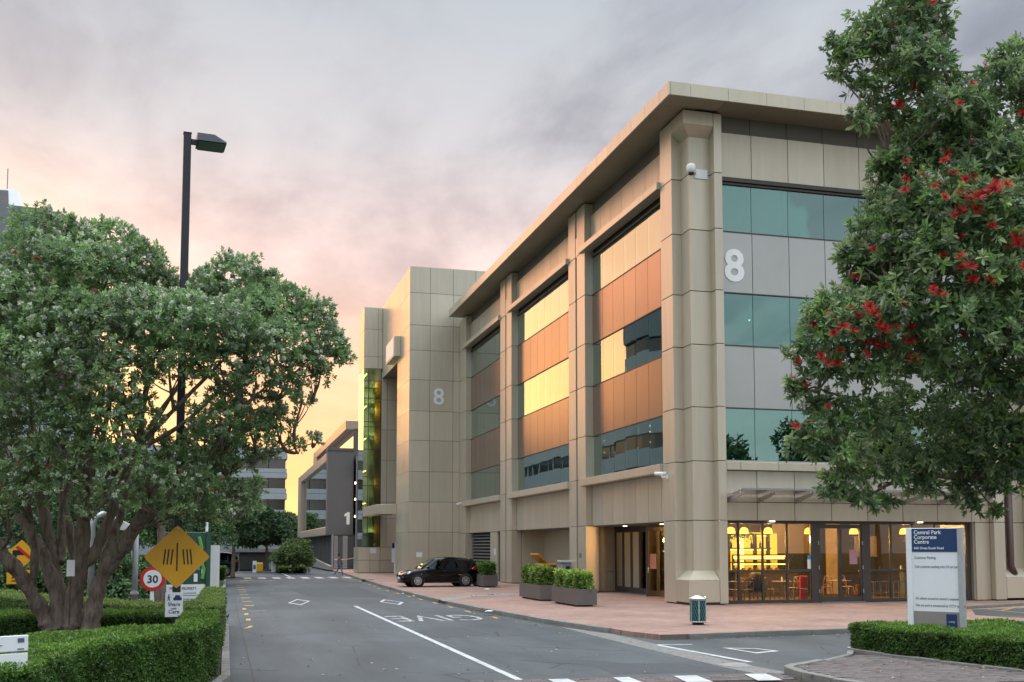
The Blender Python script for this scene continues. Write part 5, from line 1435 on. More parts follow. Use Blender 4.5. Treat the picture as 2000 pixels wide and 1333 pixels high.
c = Vector(at(420, 1095, 52)); wpy = thing('white_pylon', 'plain white pylon beside parked dark car on the left', 'sign', (c.x, c.y, 0), R(8)); MB().box(-.22, 0, 0, .22, .15, 2.12).build('panel', 'white_metal', wpy); MB().box(-.34, .02, 0, -.225, .14, 2.55).build('post', 'white_paint', wpy)
for i, (px, yt, dp, lab) in enumerate(((538, 1003, 100, 'taller lit street lamp in front of the banded office'), (519, 1026, 112, 'lower lit street lamp left of the round shrub'))):
    c = Vector(at(px, yt, dp)); fl = thing('far_street_lamp', lab, 'street lamp', (c.x, c.y, 0), 0, 'lit lamps down the street')
    MB().tube([(0, 0, 0), (0, 0, c.z)], .07, 8).build('post', 'metal_dark', fl); MB().tube([(0, 0, c.z), (-.35, 0, c.z + .05)], .05, 6).build('arm', 'metal_dark', fl)
    MB().lathe((-.45, 0, c.z - .08), [(.20, 0), (.24, .08), (.10, .16)], 12).build('lantern', 'lamp_far', fl)

# ================================================================== CARS
def make_car(loc, rz_, label, scale=(1, 1, 1), driver=False, plate=True, group=None):
    t = thing('car', label, 'car', loc, rz_, group); t.scale = scale
    ST = [(-2.11, .44, .80, .60), (-2.08, .34, .88, .70), (-1.98, .26, .95, .79), (-1.75, .22, .97, .85), (-1.3, .20, .955, .875), (-.6, .20, .93, .88), (.2, .20, .915, .88), (.8, .20, .91, .88), (1.05, .20, .91, .875),
          (1.35, .20, .87, .865), (1.65, .20, .80, .845), (1.88, .22, .72, .79), (2.03, .26, .64, .69), (2.10, .32, .57, .58), (2.115, .38, .53, .52)]
    m_ = MB(); rings = []
    for x, zb, zt, w in ST:
        half = [(w * .86, zb), (w * .97, zb + .10), (w, zb + .24), (w * .985, (zb + zt) / 2 + .06), (w * .965, zt - .07), (w * .92, zt - .015), (w * .6, zt + .015)]
        rings.append([(x, y, z) for y, z in half] + [(x, 0, zt + .03)] + [(x, -y, z) for y, z in half[::-1]])
    n = len(rings[0]); v = [p for r_ in rings for p in r_]; fs = []
    for i in range(len(rings) - 1):
        for k in range(n):
            a, b = i * n + k, i * n + (k + 1) % n; fs.append((a, a + n, b + n, b))
    fs.append(tuple(range(n))); o_ = (len(rings) - 1) * n; fs.append(tuple(range(o_, o_ + n))[::-1])
    m_.add(v, fs)
    body = m_.build('body', 'black_paint', t, smooth=True)
    # cabin
    def zr(x):
        P = [(-2.02, .97), (-1.88, 1.20), (-1.70, 1.40), (-1.2, 1.475), (-.5, 1.51), (0, 1.49), (.28, 1.43), (.7, 1.19), (1.12, .925)]
        for (a, za), (b, zb) in zip(P[:-1], P[1:]):
            if a <= x <= b: return za + (zb - za) * (x - a) / (b - a)
        return .93
    cab = MB(); xs = [-2.02, -1.95, -1.88, -1.79, -1.70, -1.45, -1.2, -.85, -.5, -.2, 0, .28, .5, .7, .9, 1.12]; rings = []
    def yb_(x): return .845 - max(0, -1.4 - x) * .25 - max(0, x - .5) * .12
    def yt_(x): return .635 - max(0, -1.5 - x) * .15 - max(0, x - .3) * .06
    def side(x, s_): zt = zr(x); return (x, yb_(x) + (yt_(x) - yb_(x)) * s_, .90 + (zt - .02 - .90) * s_)
    for x in xs:
        h_ = [side(x, s_) for s_ in (0, .35, .7, .93)] + [(x, yt_(x) * .88, zr(x)), (x, yt_(x) * .45, zr(x) + .015)]
        rings.append(h_ + [(p[0], -p[1], p[2]) for p in h_[::-1]])
    n = len(rings[0]); v = [p for r_ in rings for p in r_]; fs = []
    for i in range(len(rings) - 1):
        for k in range(n - 1):
            a, b = i * n + k, i * n + k + 1; fs.append((a, a + n, b + n, b))
    cab.add(v, fs); cab.build('cabin', 'black_paint', t, smooth=True)
    # side glass, windscreen, rear glass
    def pane(bot, top, off=.014, name='side_window'):
        def on(pl, u):
            u *= len(pl) - 1; k_ = min(int(u), len(pl) - 2); f_ = u - k_
            return (pl[k_][0] + (pl[k_ + 1][0] - pl[k_][0]) * f_, pl[k_][1] + (pl[k_ + 1][1] - pl[k_][1]) * f_)
        nu, nv = 8, 5
        for sgn in (1, -1):
            vv = []
            for j_ in range(nv + 1):
                for i_ in range(nu + 1):
                    (xa_, sa_), (xb_, sb_) = on(bot, i_ / nu), on(top, i_ / nu); f_ = j_ / nv
                    p_ = side(xa_ + (xb_ - xa_) * f_, sa_ + (sb_ - sa_) * f_); vv.append((p_[0], sgn * (p_[1] + off), p_[2] + .004))
            ff = [(j_ * (nu + 1) + i_, j_ * (nu + 1) + i_ + 1, (j_ + 1) * (nu + 1) + i_ + 1, (j_ + 1) * (nu + 1) + i_) for j_ in range(nv) for i_ in range(nu)]
            MB().add(vv, ff).build(name, 'glass_dark', t, smooth=True)
    pane([(.08, .10), (.86, .10)], [(.08, .86), (.30, .84)])
    pane([(-.92, .13), (.00, .10)], [(-.92, .84), (-.02, .87)])
    pane([(-1.45, .22), (-.98, .14)], [(-1.32, .74), (-.98, .83)])
    MB().add([(1.09, .70, .965), (1.09, -.70, .965), (.33, -.54, 1.43), (.33, .54, 1.43)], [(0, 3, 2, 1)]).build('windscreen', 'lamp_clear' if False else 'glass_screen', t)
    MB().add([(-2.03, .62, 1.02), (-2.03, -.62, 1.02), (-1.78, -.50, 1.37), (-1.78, .50, 1.37)], [(0, 1, 2, 3)]).build('rear_window', 'glass_dark', t)
    MB().box(-1.93, -.55, 1.40, -1.62, .55, 1.43).build('spoiler', 'black_paint', t, bevel=.01)
    for s_ in (1, -1):
        # lamps, mirror, handles, trim
        q = [(2.02, .52, .60), (1.97, .66, .60), (1.80, .80, .66), (1.62, .835, .775), (1.72, .76, .80), (1.93, .60, .735)]
        q = [(p[0] + .022, s_ * (p[1] + .012), p[2] + .012) for p in q]
        if s_ < 0: q = q[::-1]
        MB().extrude(q, (-.03, -.03 * s_, -.03)).build('headlight', 'lamp_clear', t, bevel=.008)
        q = [(-1.80, .835, .86), (-1.66, .855, .90), (-1.72, .835, .99), (-1.90, .76, 1.08), (-1.985, .70, 1.03), (-2.01, .70, .90)]
        q = [(p[0] - .015, s_ * (p[1] + .022), p[2]) for p in q]
        if s_ > 0: q = q[::-1]
        MB().extrude(q, (.03, -.03 * s_, 0)).build('tail_light', 'lamp_red', t, bevel=.008)
        MB().cbox((.78, s_ * .97, 1.00), (.13, .19, .13)).build('wing_mirror', 'black_paint' if s_ > 0 else 'white_metal', t, bevel=.03)
        for x in (-.02, -.98): MB().cbox((x - .1, s_ * .885, .80), (.18, .02, .03)).build('door_handle', 'black_plastic', t, bevel=.006)
        MB().cbox((1.12, s_ * .878, .66), (.05, .012, .03)).build('indicator', 'lamp_clear', t)
        for x in (.94, .04, -.93): MB().cbox((x, s_ * .878, .56), (.008, .008, .52)).build('door_seam', 'rubber', t)
        MB().cbox((0, s_ * .86, .235), (2.0, .03, .05)).build('side_skirt', 'black_plastic', t, bevel=.01)
        for x in (1.30, -1.30):
            MB().tube([(x, s_ * .60, .33), (x, s_ * .882, .33)], .365, 24).build('wheel_arch', 'rubber', t)
            w_ = bpy.data.objects.new('wheel', None); COL.objects.link(w_); w_.parent = t; w_.location = (x, s_ * .79, .315)
            prof = [(.20, -.10), (.30, -.105), (.315, -.07), (.315, .07), (.30, .105), (.20, .10)]
            ty = MB(); nn = 28; vv = []
            for r_, y in prof:
                for k in range(nn): a = 2 * math.pi * k / nn; vv.append((r_ * math.cos(a), y, r_ * math.sin(a)))
            ff = [(i * nn + k, i * nn + (k + 1) % nn, (i + 1) * nn + (k + 1) % nn, (i + 1) * nn + k) for i in range(5) for k in range(nn)]
            ty.add(vv, ff).build('tyre', 'rubber', w_, smooth=True)
            ri = MB(); yo = s_ * .102
            for k in range(8):
                a = 2 * math.pi * k / 8; d0, d1 = .05, .19; wa = .018; wb = .030
                ca, sa = math.cos(a), math.sin(a)
                q = [(d0 * ca - wa * sa, d0 * sa + wa * ca), (d0 * ca + wa * sa, d0 * sa - wa * ca), (d1 * ca + wb * sa, d1 * sa - wb * ca), (d1 * ca - wb * sa, d1 * sa + wb * ca)]
                ri.extrude([(p[0], yo, p[1]) for p in q], (0, s_ * .016, 0))
            ri.disc((0, yo, 0), .06, (0, s_, 0), 16, .022)
            pr_ = []
            for k in range(29): a = 2 * math.pi * k / 28; pr_.append((.195 * math.cos(a), yo, .195 * math.sin(a)))
            ri.tube(pr_, .014, 6, False)
            ri.build('rim', 'alloy', w_)
            MB().disc((0, s_ * .085, 0), .19, (0, s_, 0), 20, .01).build('brake', 'core', w_)
    MB().extrude([(2.06, -.42, .50), (2.06, .42, .50), (2.02, .36, .62), (2.02, -.36, .62)], (.045, 0, 0)).build('grille', 'black_plastic', t)
    if plate:
        MB().box(2.115, -.26, .40, 2.14, .26, .51).build('number_plate', 'plate_white', t)
        MB().box(2.10, -.12, .58, 2.13, .12, .62).build('badge_bar', 'alloy', t)
    MB().box(1.9, -.62, .205, 2.09, .62, .25).build('bumper_lip', 'black_plastic', t, bevel=.01)
    MB().tube([(-1.35, 0, 1.48), (-1.55, 0, 1.72)], .008, 5).build('antenna', 'black_plastic', t)
    return t


mk_glass('glass_dark', (0.05, 0.055, 0.055), (1, 1, 1), 0.0, 1.35)
mk_glass('glass_screen', (0.30, 0.34, 0.32), (1, 1, 1), 0.22, 1.6)
fwh = Vector(on_z(815, 1147.5)); hx, hy = -math.cos(R(3.5)), -math.sin(R(3.5))
ctr = Vector((fwh.x - hx * 1.30 - .9 * (-hy), fwh.y - hy * 1.30 - .9 * hx, 0))
make_car((ctr.x, ctr.y, 0.0), math.atan2(hy, hx), 'black five-door hatchback pulling out across the brick footpath', (.97, 1, 1.0), driver=True)
c = Vector(at(408, 1100, 76)); make_car((c.x, c.y, 0.0), R(175), 'dark parked car half hidden behind the white pylon', (1.0, 1, 1.12), plate=False)

# ================================================================== PERSON WALKING OVER THE CROSSING
def walker(loc, rz_, label):
    root = thing('person', label, 'person', loc, rz_)
    J = {'pelvis': (0, 0, .92), 'spine': (0, .01, 1.12), 'chest': (0, 0, 1.32), 'neck': (0, -.01, 1.47), 'head': (0, -.03, 1.57), 'crown': (0, -.02, 1.69),
         'hl': (-.09, 0, .88), 'kl': (-.10, -.20, .50), 'al': (-.10, -.27, .10), 'tl': (-.10, -.43, .05), 'hr': (.09, 0, .88), 'kr': (.10, .10, .48), 'ar': (.10, .36, .16), 'tr': (.10, .30, .04),
         'sl': (-.17, 0, 1.40), 'el': (-.23, .14, 1.14), 'wl': (-.22, .08, .90), 'fl': (-.21, .03, .80), 'sr': (.17, 0, 1.40), 'er': (.23, -.10, 1.13), 'wr': (.21, -.26, .95), 'fr': (.20, -.33, .89)}
    Rr = {'pelvis': .135, 'spine': .12, 'chest': .14, 'neck': .055, 'head': .09, 'crown': .07, 'hl': .09, 'kl': .06, 'al': .045, 'tl': .035, 'hr': .09, 'kr': .06, 'ar': .045, 'tr': .035, 'sl': .06, 'el': .045, 'wl': .032, 'fl': .03, 'sr': .06, 'er': .045, 'wr': .032, 'fr': .03}
    E_ = [('pelvis', 'spine'), ('spine', 'chest'), ('chest', 'neck'), ('neck', 'head'), ('head', 'crown'), ('pelvis', 'hl'), ('hl', 'kl'), ('kl', 'al'), ('al', 'tl'), ('pelvis', 'hr'), ('hr', 'kr'), ('kr', 'ar'), ('ar', 'tr'), ('chest', 'sl'), ('sl', 'el'), ('el', 'wl'), ('wl', 'fl'), ('chest', 'sr'), ('sr', 'er'), ('er', 'wr'), ('wr', 'fr')]
    names = list(J)
    me = bpy.data.meshes.new('body'); me.from_pydata([J[n_] for n_ in names], [(names.index(a), names.index(b)) for a, b in E_], [])
    ob = bpy.data.objects.new('body', me); COL.objects.link(ob); ob.parent = root
    sk = ob.modifiers.new('skin', 'SKIN'); sk.use_smooth_shade = True
    for i, n_ in enumerate(names):
        me.skin_vertices[0].data[i].radius = (Rr[n_], Rr[n_] * .85); me.skin_vertices[0].data[i].use_root = (n_ == 'pelvis')
    sb = ob.modifiers.new('sub', 'SUBSURF'); sb.levels = 2; sb.render_levels = 2
    # one continuous body coloured by height: shoes, jeans, top, skin
    m_ = bpy.data.materials.new('walker_clothes'); m_.use_nodes = True; t_ = m_.node_tree; w = NB(t_); bs = t_.nodes['Principled BSDF']; bs.inputs['Roughness'].default_value = .8
    z_ = w.n('ShaderNodeSeparateXYZ', i_0=w.n('ShaderNodeTexCoord').outputs['Object']).outputs[2]
    w.link(w.ramp(w.math('DIVIDE', z_, 1.8), [(0, (.6, .6, .6)), (.055, (.10, .17, .27)), (.50, (.22, .16, .17)), (.815, (.45, .27, .19))], 'CONSTANT'), bs.inputs['Base Color'])
    me.materials.append(m_); M['walker_clothes'] = m_
    hb_ = MB().lathe((0, -.0, 1.56), [(.05, -.10), (.095, -.02), (.10, .07), (.085, .14), (.03, .17)], 12).build('hair', 'hair_dark', root, smooth=True)
    for s_ in (-1, 1): MB().lathe((s_ * .03, -.118, 1.595), [(.004, 0), (.009, .006), (.004, .012)], 6).build('eye', 'hair_dark', root)
    MB().lathe((0, -.125, 1.55), [(.012, 0), (.014, .015), (.006, .04)], 6).build('nose', 'skin', root)
c = on_z(662, 1126.5, ROAD_Z); walker((c[0], c[1], ROAD_Z), R(80), 'person in blue jeans and dark top walking over the far crossing')

# ================================================================== LITTER
rngp = random.Random(3)
def paper(px, py, s_, lab):
    z = 0.004 if px > 860 or py < 1120 else ROAD_Z + .008
    c = on_z(px, py, z); m_ = MB(); n_ = 9; vv = [(0, 0, .05 * s_)]
    for k in range(n_):
        a = 2 * math.pi * k / n_; r_ = s_ * rngp.uniform(.10, .22); vv.append((r_ * math.cos(a), r_ * .8 * math.sin(a), rngp.uniform(0, .05) * s_))
    m_.add(vv, [(0, 1 + k, 1 + (k + 1) % n_) for k in range(n_)])
    o = m_.build('paper_scrap', 'paper'); o.location = c; tag(o, lab, 'litter', 'paper litter around the planters')
for q in ((951, 1152, 1.0, 'largest crumpled white paper on the paving before the car'), (925, 1165, .7, 'white paper scrap at left of the grey paving band'), (957, 1162.5, .8, 'white paper scrap in the middle of the grey paving band'),
          (982, 1161, .4, 'smallest white paper scrap on the grey paving band'), (788, 1160, .6, 'white paper scrap in the gutter nearest the car'), (809, 1165.5, .8, 'crumpled white paper in the gutter below the car'), (955, 1195, .9, 'crumpled white paper in the gutter below the front planters')): paper(*q)
nl = 260
Cc = np.zeros((nl, 3)); 
for i in range(nl):
    if i < 110: px, py = rng.uniform(470, 1500), rng.uniform(1150, 1330); z = ROAD_Z + .012
    elif i < 190:
        t_ = rng.uniform(0, 1); x = 8.1 - rng.uniform(0, .25) + max(0, 33 - (52 - t_ * 26)) * .07; Cc[i] = (x, 52 - t_ * 26, ROAD_Z + .012); continue
    elif i < 225: t_ = rng.uniform(0, 1); Cc[i] = (10.6 + t_ * 7, 22.85 + t_ * .75 - rng.uniform(0, .2), ROAD_Z + .012); continue
    else: px, py = rng.uniform(1560, 1990), rng.uniform(1285, 1333); z = 0.0
    Cc[i] = on_z(px, py, z)

# ================================================================== VEGETATION
def unit(a): return a / np.maximum(np.linalg.norm(a, axis=1, keepdims=True), 1e-9)


def leaf_mesh(name, parent, mat, C, D, N, L, W, col, six=False, fold=.25, droop=0.0, kind='stuff'):
    """one mesh of n leaves: base C, direction D, face normal N, length L, width W, colour col"""
    n = len(C); D = unit(D); N = unit(N - D * np.sum(N * D, 1, keepdims=True)); S = np.cross(D, N)
    L = np.broadcast_to(np.asarray(L, float).reshape(-1, 1), (n, 1)); W = np.broadcast_to(np.asarray(W, float).reshape(-1, 1), (n, 1))
    up_ = N * (W * fold)
    dr = np.array([[0, 0, -1.0]]) * L * droop
    if six:
        V = [C, C + D * L * .35 + S * W * .5 + up_, C + D * L * .75 + S * W * .36 + up_ * .7 + dr * .5, C + D * L + dr, C + D * L * .75 - S * W * .36 + up_ * .7 + dr * .5, C + D * L * .35 - S * W * .5 + up_]
        F_ = np.array([(0, 1, 2), (0, 2, 3), (0, 3, 4), (0, 4, 5)])
    else:
        V = [C, C + D * L * .55 + S * W * .5 + up_, C + D * L + dr, C + D * L * .55 - S * W * .5 + up_]
        F_ = np.array([(0, 1, 2), (0, 2, 3)])
    k = len(V); verts = np.stack(V, 1).reshape(-1, 3)
    faces = (F_[None] + (np.arange(n) * k)[:, None, None]).reshape(-1, 3)
    me = bpy.data.meshes.new(name)
    me.vertices.add(len(verts)); me.vertices.foreach_set('co', verts.ravel().astype(np.float32))
    nf = len(faces); me.loops.add(nf * 3); me.loops.foreach_set('vertex_index', faces.ravel().astype(np.int32))
    me.polygons.add(nf); me.polygons.foreach_set('loop_start', (np.arange(nf) * 3).astype(np.int32)); me.polygons.foreach_set('loop_total', np.full(nf, 3, np.int32))
    me.update(calc_edges=True)
    at_ = me.color_attributes.new('Col', 'FLOAT_COLOR', 'POINT')
    cc = np.ones((n, k, 4), np.float32); cc[:, :, :3] = np.asarray(col)[:, None, :]
    at_.data.foreach_set('color', cc.ravel())
    me.materials.append(M[mat])
    o = bpy.data.objects.new(name, me); COL.objects.link(o)
    if parent is not None: o.parent = parent
    if kind: o['kind'] = kind
    return o


def sphere_dirs(n):
    v = rng.normal(size=(n, 3)); return unit(v)


def rosettes(P, A, k, L, W, pal, jit=.25, tilt=(25, 80), vary=.25):
    """k leaves round each tip P pointing roughly along A; returns C, D, N, L, W, col"""
    m = len(P); A = unit(A + rng.normal(size=A.shape) * jit)
    ref = np.where(np.abs(A[:, 2:3]) < .9, np.array([[0, 0, 1.0]]), np.array([[1.0, 0, 0]]))
    U = unit(np.cross(A, ref)); Vv = np.cross(A, U)
    ph = rng.uniform(0, 2 * np.pi, (m, 1)) + np.arange(k)[None] * 2.4
    tl = np.radians(np.linspace(tilt[0], tilt[1], k))[None] + rng.normal(size=(m, k)) * .15
    D = np.cos(tl)[..., None] * A[:, None] + np.sin(tl)[..., None] * (np.cos(ph)[..., None] * U[:, None] + np.sin(ph)[..., None] * Vv[:, None])
    C = P[:, None] - A[:, None] * (np.arange(k)[None, :, None] * L * .05)
    N = np.broadcast_to(A[:, None], D.shape) + rng.normal(size=D.shape) * .25
    sz = rng.uniform(1 - vary, 1 + vary, (m, k))
    base = pal[rng.integers(0, len(pal), m)]
    col = base[:, None] * rng.uniform(.75, 1.25, (m, k, 1))
    f1 = np.sin(P[:, 0] * 3.1 + 1.3 * np.sin(P[:, 2] * 2.7)) * np.sin(P[:, 1] * 2.9 + P[:, 2] * 2.3); f2 = np.sin(P[:, 0] * 11 + P[:, 2] * 9) * np.cos(P[:, 1] * 12.7 - P[:, 2] * 5)
    col = col * (1 + .20 * f1 + .12 * f2)[:, None, None]
    return C.reshape(-1, 3), D.reshape(-1, 3), N.reshape(-1, 3), (L * sz).ravel(), (W * sz).ravel(), col.reshape(-1, 3)


def clump_tips(c, r, n, up_bias=.35, shell=.75, flat=.8):
    """tips on the outside of a dome-shaped clump"""
    d = sphere_dirs(int(n * 1.6)); d[:, 2] += up_bias * rng.uniform(0, 1, len(d)); d = unit(d)
    keep = d[:, 2] > -.55; d = d[keep][:n]
    rad = r * (1 - (1 - shell) * rng.uniform(0, 1, (len(d), 1)) ** 1.5)
    rad *= 1 + .16 * np.sin(d[:, :1] * 7 + c[0] * 3) * np.cos(d[:, 1:2] * 6 + c[1] * 5) + .08 * np.sin(d[:, 2:3] * 11)
    P = np.asarray(c)[None] + d * rad * np.array([[1, 1, flat]])
    A = unit(d + np.array([[0, 0, .35]]))
    return P, A


def branch_tubes(name, paths, parent, mat='bark', n=8):
    m_ = MB()
    for pts in paths:
        P = [Vector(p[:3]) for p in pts]; rr = [p[3] for p in pts]
        # smooth the path
        for _ in range(2):
            Q = [P[0]]; q = [rr[0]]
            for i in range(len(P) - 1):
                Q += [P[i].lerp(P[i + 1], .25), P[i].lerp(P[i + 1], .75)]; q += [rr[i] * .75 + rr[i + 1] * .25, rr[i] * .25 + rr[i + 1] * .75]
            Q.append(P[-1]); q.append(rr[-1]); P, rr = Q, q
        rr = [r_ * (1 + .10 * math.sin(i * 1.7 + P[0].x * 9)) for i, r_ in enumerate(rr)]
        big = max(rr) > .055
        if big:
            for _ in range(1):
                Q = []; q = []
                for i in range(len(P) - 1): Q += [P[i], P[i].lerp(P[i + 1], .5)]; q += [rr[i], (rr[i] + rr[i + 1]) / 2]
                P, rr = Q + [P[-1]], q + [rr[-1]]
        m_.tube(P, rr, 18 if big else n, True, .28 if big else 0.0)
    return m_.build(name, mat, parent, smooth=True)


def pohutukawa_flower():
    m_ = MB(); r_ = random.Random(5)
    for k in range(90):
        a = r_.uniform(0, 6.283); e = r_.uniform(-.25, 1.35); d = Vector((math.cos(a) * math.cos(e), math.sin(a) * math.cos(e), math.sin(e))); L_ = r_.uniform(.75, 1.0)
        s_ = d.orthogonal().normalized() * .032; b = d * .12
        m_.add([b - s_, b + s_, d * L_ + s_ * .6, d * L_ - s_ * .6], [(0, 1, 2, 3)])
    return m_


# ---------------------------------------------------------------- left tree
PAL_L = np.array([(.050, .105, .030), (.065, .130, .038), (.040, .085, .028), (.085, .160, .050), (.060, .110, .045), (.105, .180, .065), (.045, .095, .035)]) * 2.45 * np.array([1.15, 1, .9]) + .075
PAL_BUD = np.array([(.36, .38, .30), (.30, .34, .25), (.42, .42, .36)])
tl = thing('pohutukawa_tree', 'broad multi-stemmed pohutukawa tree with pale buds in the left hedge bed', 'tree', tuple(Vector(at(140, 1225, 17.4)).xy) + (.4,))
def LT_(px, py, dz=0.0): return at(px, py, 17.4 + dz)
STEMS = [
    [(98, 1232, .0, .26), (88, 1205, 0, .20), (62, 1160, -.2, .17), (36, 1118, -.4, .16), (0, 1078, -.6, .15), (-45, 1010, -.8, .12)],
    [(118, 1230, .0, .24), (112, 1160, .1, .18), (88, 1090, .1, .16), (50, 1024, .2, .13), (22, 975, .3, .11), (-10, 920, .4, .09), (-30, 820, .5, .06)],
    [(122, 1230, .1, .24), (118, 1180, .2, .19), (104, 1100, .3, .17), (88, 1020, .4, .15), (80, 960, .5, .13), (66, 880, .6, .10), (60, 760, .7, .06)],
    [(140, 1232, .0, .26), (142, 1180, .0, .20), (156, 1110, .0, .18), (162, 1030, .0, .16), (168, 960, .1, .14), (172, 910, .1, .12), (150, 820, .2, .09), (125, 720, .3, .06)],
    [(176, 1234, -.1, .26), (184, 1180, -.1, .20), (196, 1130, -.1, .18), (226, 1085, -.2, .17), (262, 1034, -.3, .15), (296, 975, -.4, .12), (301, 928, -.4, .11), (274, 872, -.4, .10), (276, 800, -.3, .07), (300, 700, -.2, .05)],
    [(226, 1088, -.2, .15), (284, 1008, .1, .12), (344, 958, .3, .10), (400, 900, .5, .08), (470, 850, .6, .06), (540, 800, .7, .04)],
    [(300, 1000, .1, .09), (370, 960, .3, .08), (430, 925, .5, .05), (500, 885, .6, .032), (560, 882, .6, .018), (612, 866, .6, .010)],
    [(156, 1110, .0, .15), (180, 1090, .1, .14), (204, 1040, .3, .13), (230, 968, .5, .11), (258, 890, .6, .08), (330, 780, .8, .06), (400, 680, .9, .04)],
    [(164, 1010, .0, .13), (188, 985, -.2, .11), (224, 912, -.3, .09), (262, 880, -.4, .07), (340, 800, -.5, .05), (440, 700, -.5, .035)],
    [(118, 1100, .3, .11), (120, 1030, .6, .11), (128, 960, .8, .09), (160, 880, .9, .07), (230, 720, 1.0, .05)],
    [(168, 960, .1, .10), (200, 860, .3, .07), (220, 760, .4, .05), (220, 600, .5, .04)],
    [(150, 1220, .3, .14), (150, 1120, .6, .12), (138, 1040, .8, .11), (118, 960, 1.0, .09), (100, 860, 1.1, .06)],
    [(196, 1130, .1, .12), (214, 1060, .5, .11), (240, 1000, .8, .09), (250, 920, .9, .07), (240, 830, 1.0, .05)],
    [(60, 1160, -.2, .10), (70, 1090, -.4, .09), (60, 1020, -.6, .08), (46, 940, -.7, .06)],
    [(344, 958, .3, .07), (420, 880, -.2, .05), (480, 790, -.2, .03), (560, 720, .2, .018), (630, 690, .3, .010)],
    [(270, 880, -.4, .06), (360, 830, 0, .05), (430, 760, .4, .04), (520, 690, .5, .03)],
]
paths = [[(*LT_(a, b, c_), r_ * (.64 if r_ > .2 else .68)) for a, b, c_, r_ in S] for S in STEMS]
CL = [  # foliage clumps: photo px, py, radius px, depth offset, density
    (80, 455, 62, .3, 1), (140, 470, 48, .6, 1), (15, 520, 72, .2, 1), (100, 530, 85, -.3, 1), (215, 478, 58, .5, 1), (265, 520, 62, .3, 1), (200, 545, 80, -.2, 1), (305, 555, 40, .6, 1),
    (455, 552, 66, .8, 1), (520, 560, 36, .9, 1), (400, 570, 45, 1.0, 1), (560, 605, 60, .6, 1), (610, 632, 55, .5, 1), (640, 680, 40, .4, 1), (668, 700, 24, .4, .9), (500, 620, 70, .2, 1),
    (20, 600, 90, -.6, 1), (110, 630, 80, -.9, 1), (200, 640, 85, -1.0, 1), (290, 630, 80, -.8, 1), (370, 640, 85, -.8, 1), (440, 650, 75, -.7, 1), (540, 680, 70, -.1, 1), (600, 720, 45, .2, .9),
    (40, 700, 85, -1.0, 1), (130, 720, 75, -1.2, .9), (230, 740, 75, -1.2, .8), (330, 710, 70, -.9, .9), (430, 720, 60, -.6, .8), (500, 745, 55, -.3, .8), (555, 760, 35, .1, .7),
    (60, 800, 65, -.8, .9), (140, 810, 60, -1.1, .85), (215, 820, 65, -1.2, .8), (20, 860, 65, -.4, .9), (95, 900, 60, -1.0, .8), (180, 895, 50, -1.2, .7), (270, 810, 50, -.9, .6), (30, 940, 45, -.9, .6), (130, 860, 50, -1.2, .7),
    (430, 830, 58, -.3, .9), (490, 840, 48, 0, .9), (540, 830, 38, .3, .8), (400, 880, 58, .2, .9), (460, 900, 50, .4, .9), (440, 780, 40, .1, .8), (520, 800, 36, .3, .8), (350, 900, 50, .2, .6), (520, 880, 30, .5, .55), (575, 870, 20, .6, .45), (610, 862, 17, .6, .5),
    (590, 785, 22, .5, .5), (625, 740, 26, .5, .6), (420, 950, 45, .6, .6), (470, 965, 35, .7, .5), (380, 1000, 40, .5, .5), (500, 950, 25, .8, .4), (330, 980, 40, .8, .5), (300, 870, 40, .3, .5),
    (380, 800, 40, .8, .3), (90, 560, 90, 1.6, .6), (230, 580, 90, 1.8, .6), (380, 620, 90, 1.6, .5), (500, 650, 80, 1.5, .5), (20, 740, 90, 1.4, .4), (150, 720, 80, 1.6, .3), (270, 690, 80, 1.6, .35),
    (60, 965, 42, -1.1, .6), (15, 1000, 34, -1.0, .55), (120, 950, 42, -1.2, .6), (240, 900, 48, -1.2, .6), (305, 935, 42, -1.0, .6), (215, 965, 34, -1.2, .5), (350, 995, 42, -.6, .6), (430, 1005, 38, .2, .6), (480, 995, 32, .5, .5), (270, 985, 30, -1.0, .45), (160, 1000, 26, -1.1, .4), (390, 945, 40, -.4, .6),
    (-70, 600, 90, 0, .8), (-90, 700, 110, 0, .8), (-70, 820, 100, 0, .6), (-60, 930, 70, -.5, .5)]
TP, TA = [], []
for px, py, r_, dz, den in CL:
    c_ = LT_(px, py, dz); rw = r_ * (17.4 + dz) / F
    n_ = int(270 * (rw / .6) ** 2 * den) + 8
    P_, A_ = clump_tips(c_, rw, n_, .45, .62, .85); TP.append(P_); TA.append(A_)
    # a limb feeding the clump
    best = min((s for S in paths for s in S[2:]), key=lambda s: (s[0] - c_[0]) ** 2 + (s[1] - c_[1]) ** 2 + (s[2] - c_[2] + .6) ** 2)
    mid = ((best[0] + c_[0]) / 2 + rng.normal() * .08, (best[1] + c_[1]) / 2 + rng.normal() * .08, (best[2] + c_[2]) / 2 - .1)
    paths.append([(best[0], best[1], best[2], .035), (*mid, .026), (c_[0], c_[1], c_[2] - rw * .2, .016), (c_[0], c_[1], c_[2] + rw * .5, .008)])
    for _ in range(3):
        e_ = P_[rng.integers(0, len(P_))]; paths.append([(*mid, .014), ((mid[0] + e_[0]) / 2, (mid[1] + e_[1]) / 2, (mid[2] + e_[2]) / 2 - .05, .010), (*e_, .004)])
TP, TA = np.concatenate(TP), np.concatenate(TA)
def rel(o, root): o.matrix_parent_inverse = Matrix.Translation(-Vector(root.location)); return o
rel(branch_tubes('trunk', paths, tl, n=9), tl)
args = rosettes(TP, TA, 9, .088, .034, PAL_L, tilt=(18, 88))
rel(leaf_mesh('crown', tl, 'leaf', *args), tl)
sel = rng.uniform(size=len(TP)) < .42 * (np.sin(TP[:, 0] * 2.2) * np.cos(TP[:, 2] * 2.6) > -.2)
bp, ba = TP[sel] + TA[sel] * .062, TA[sel]
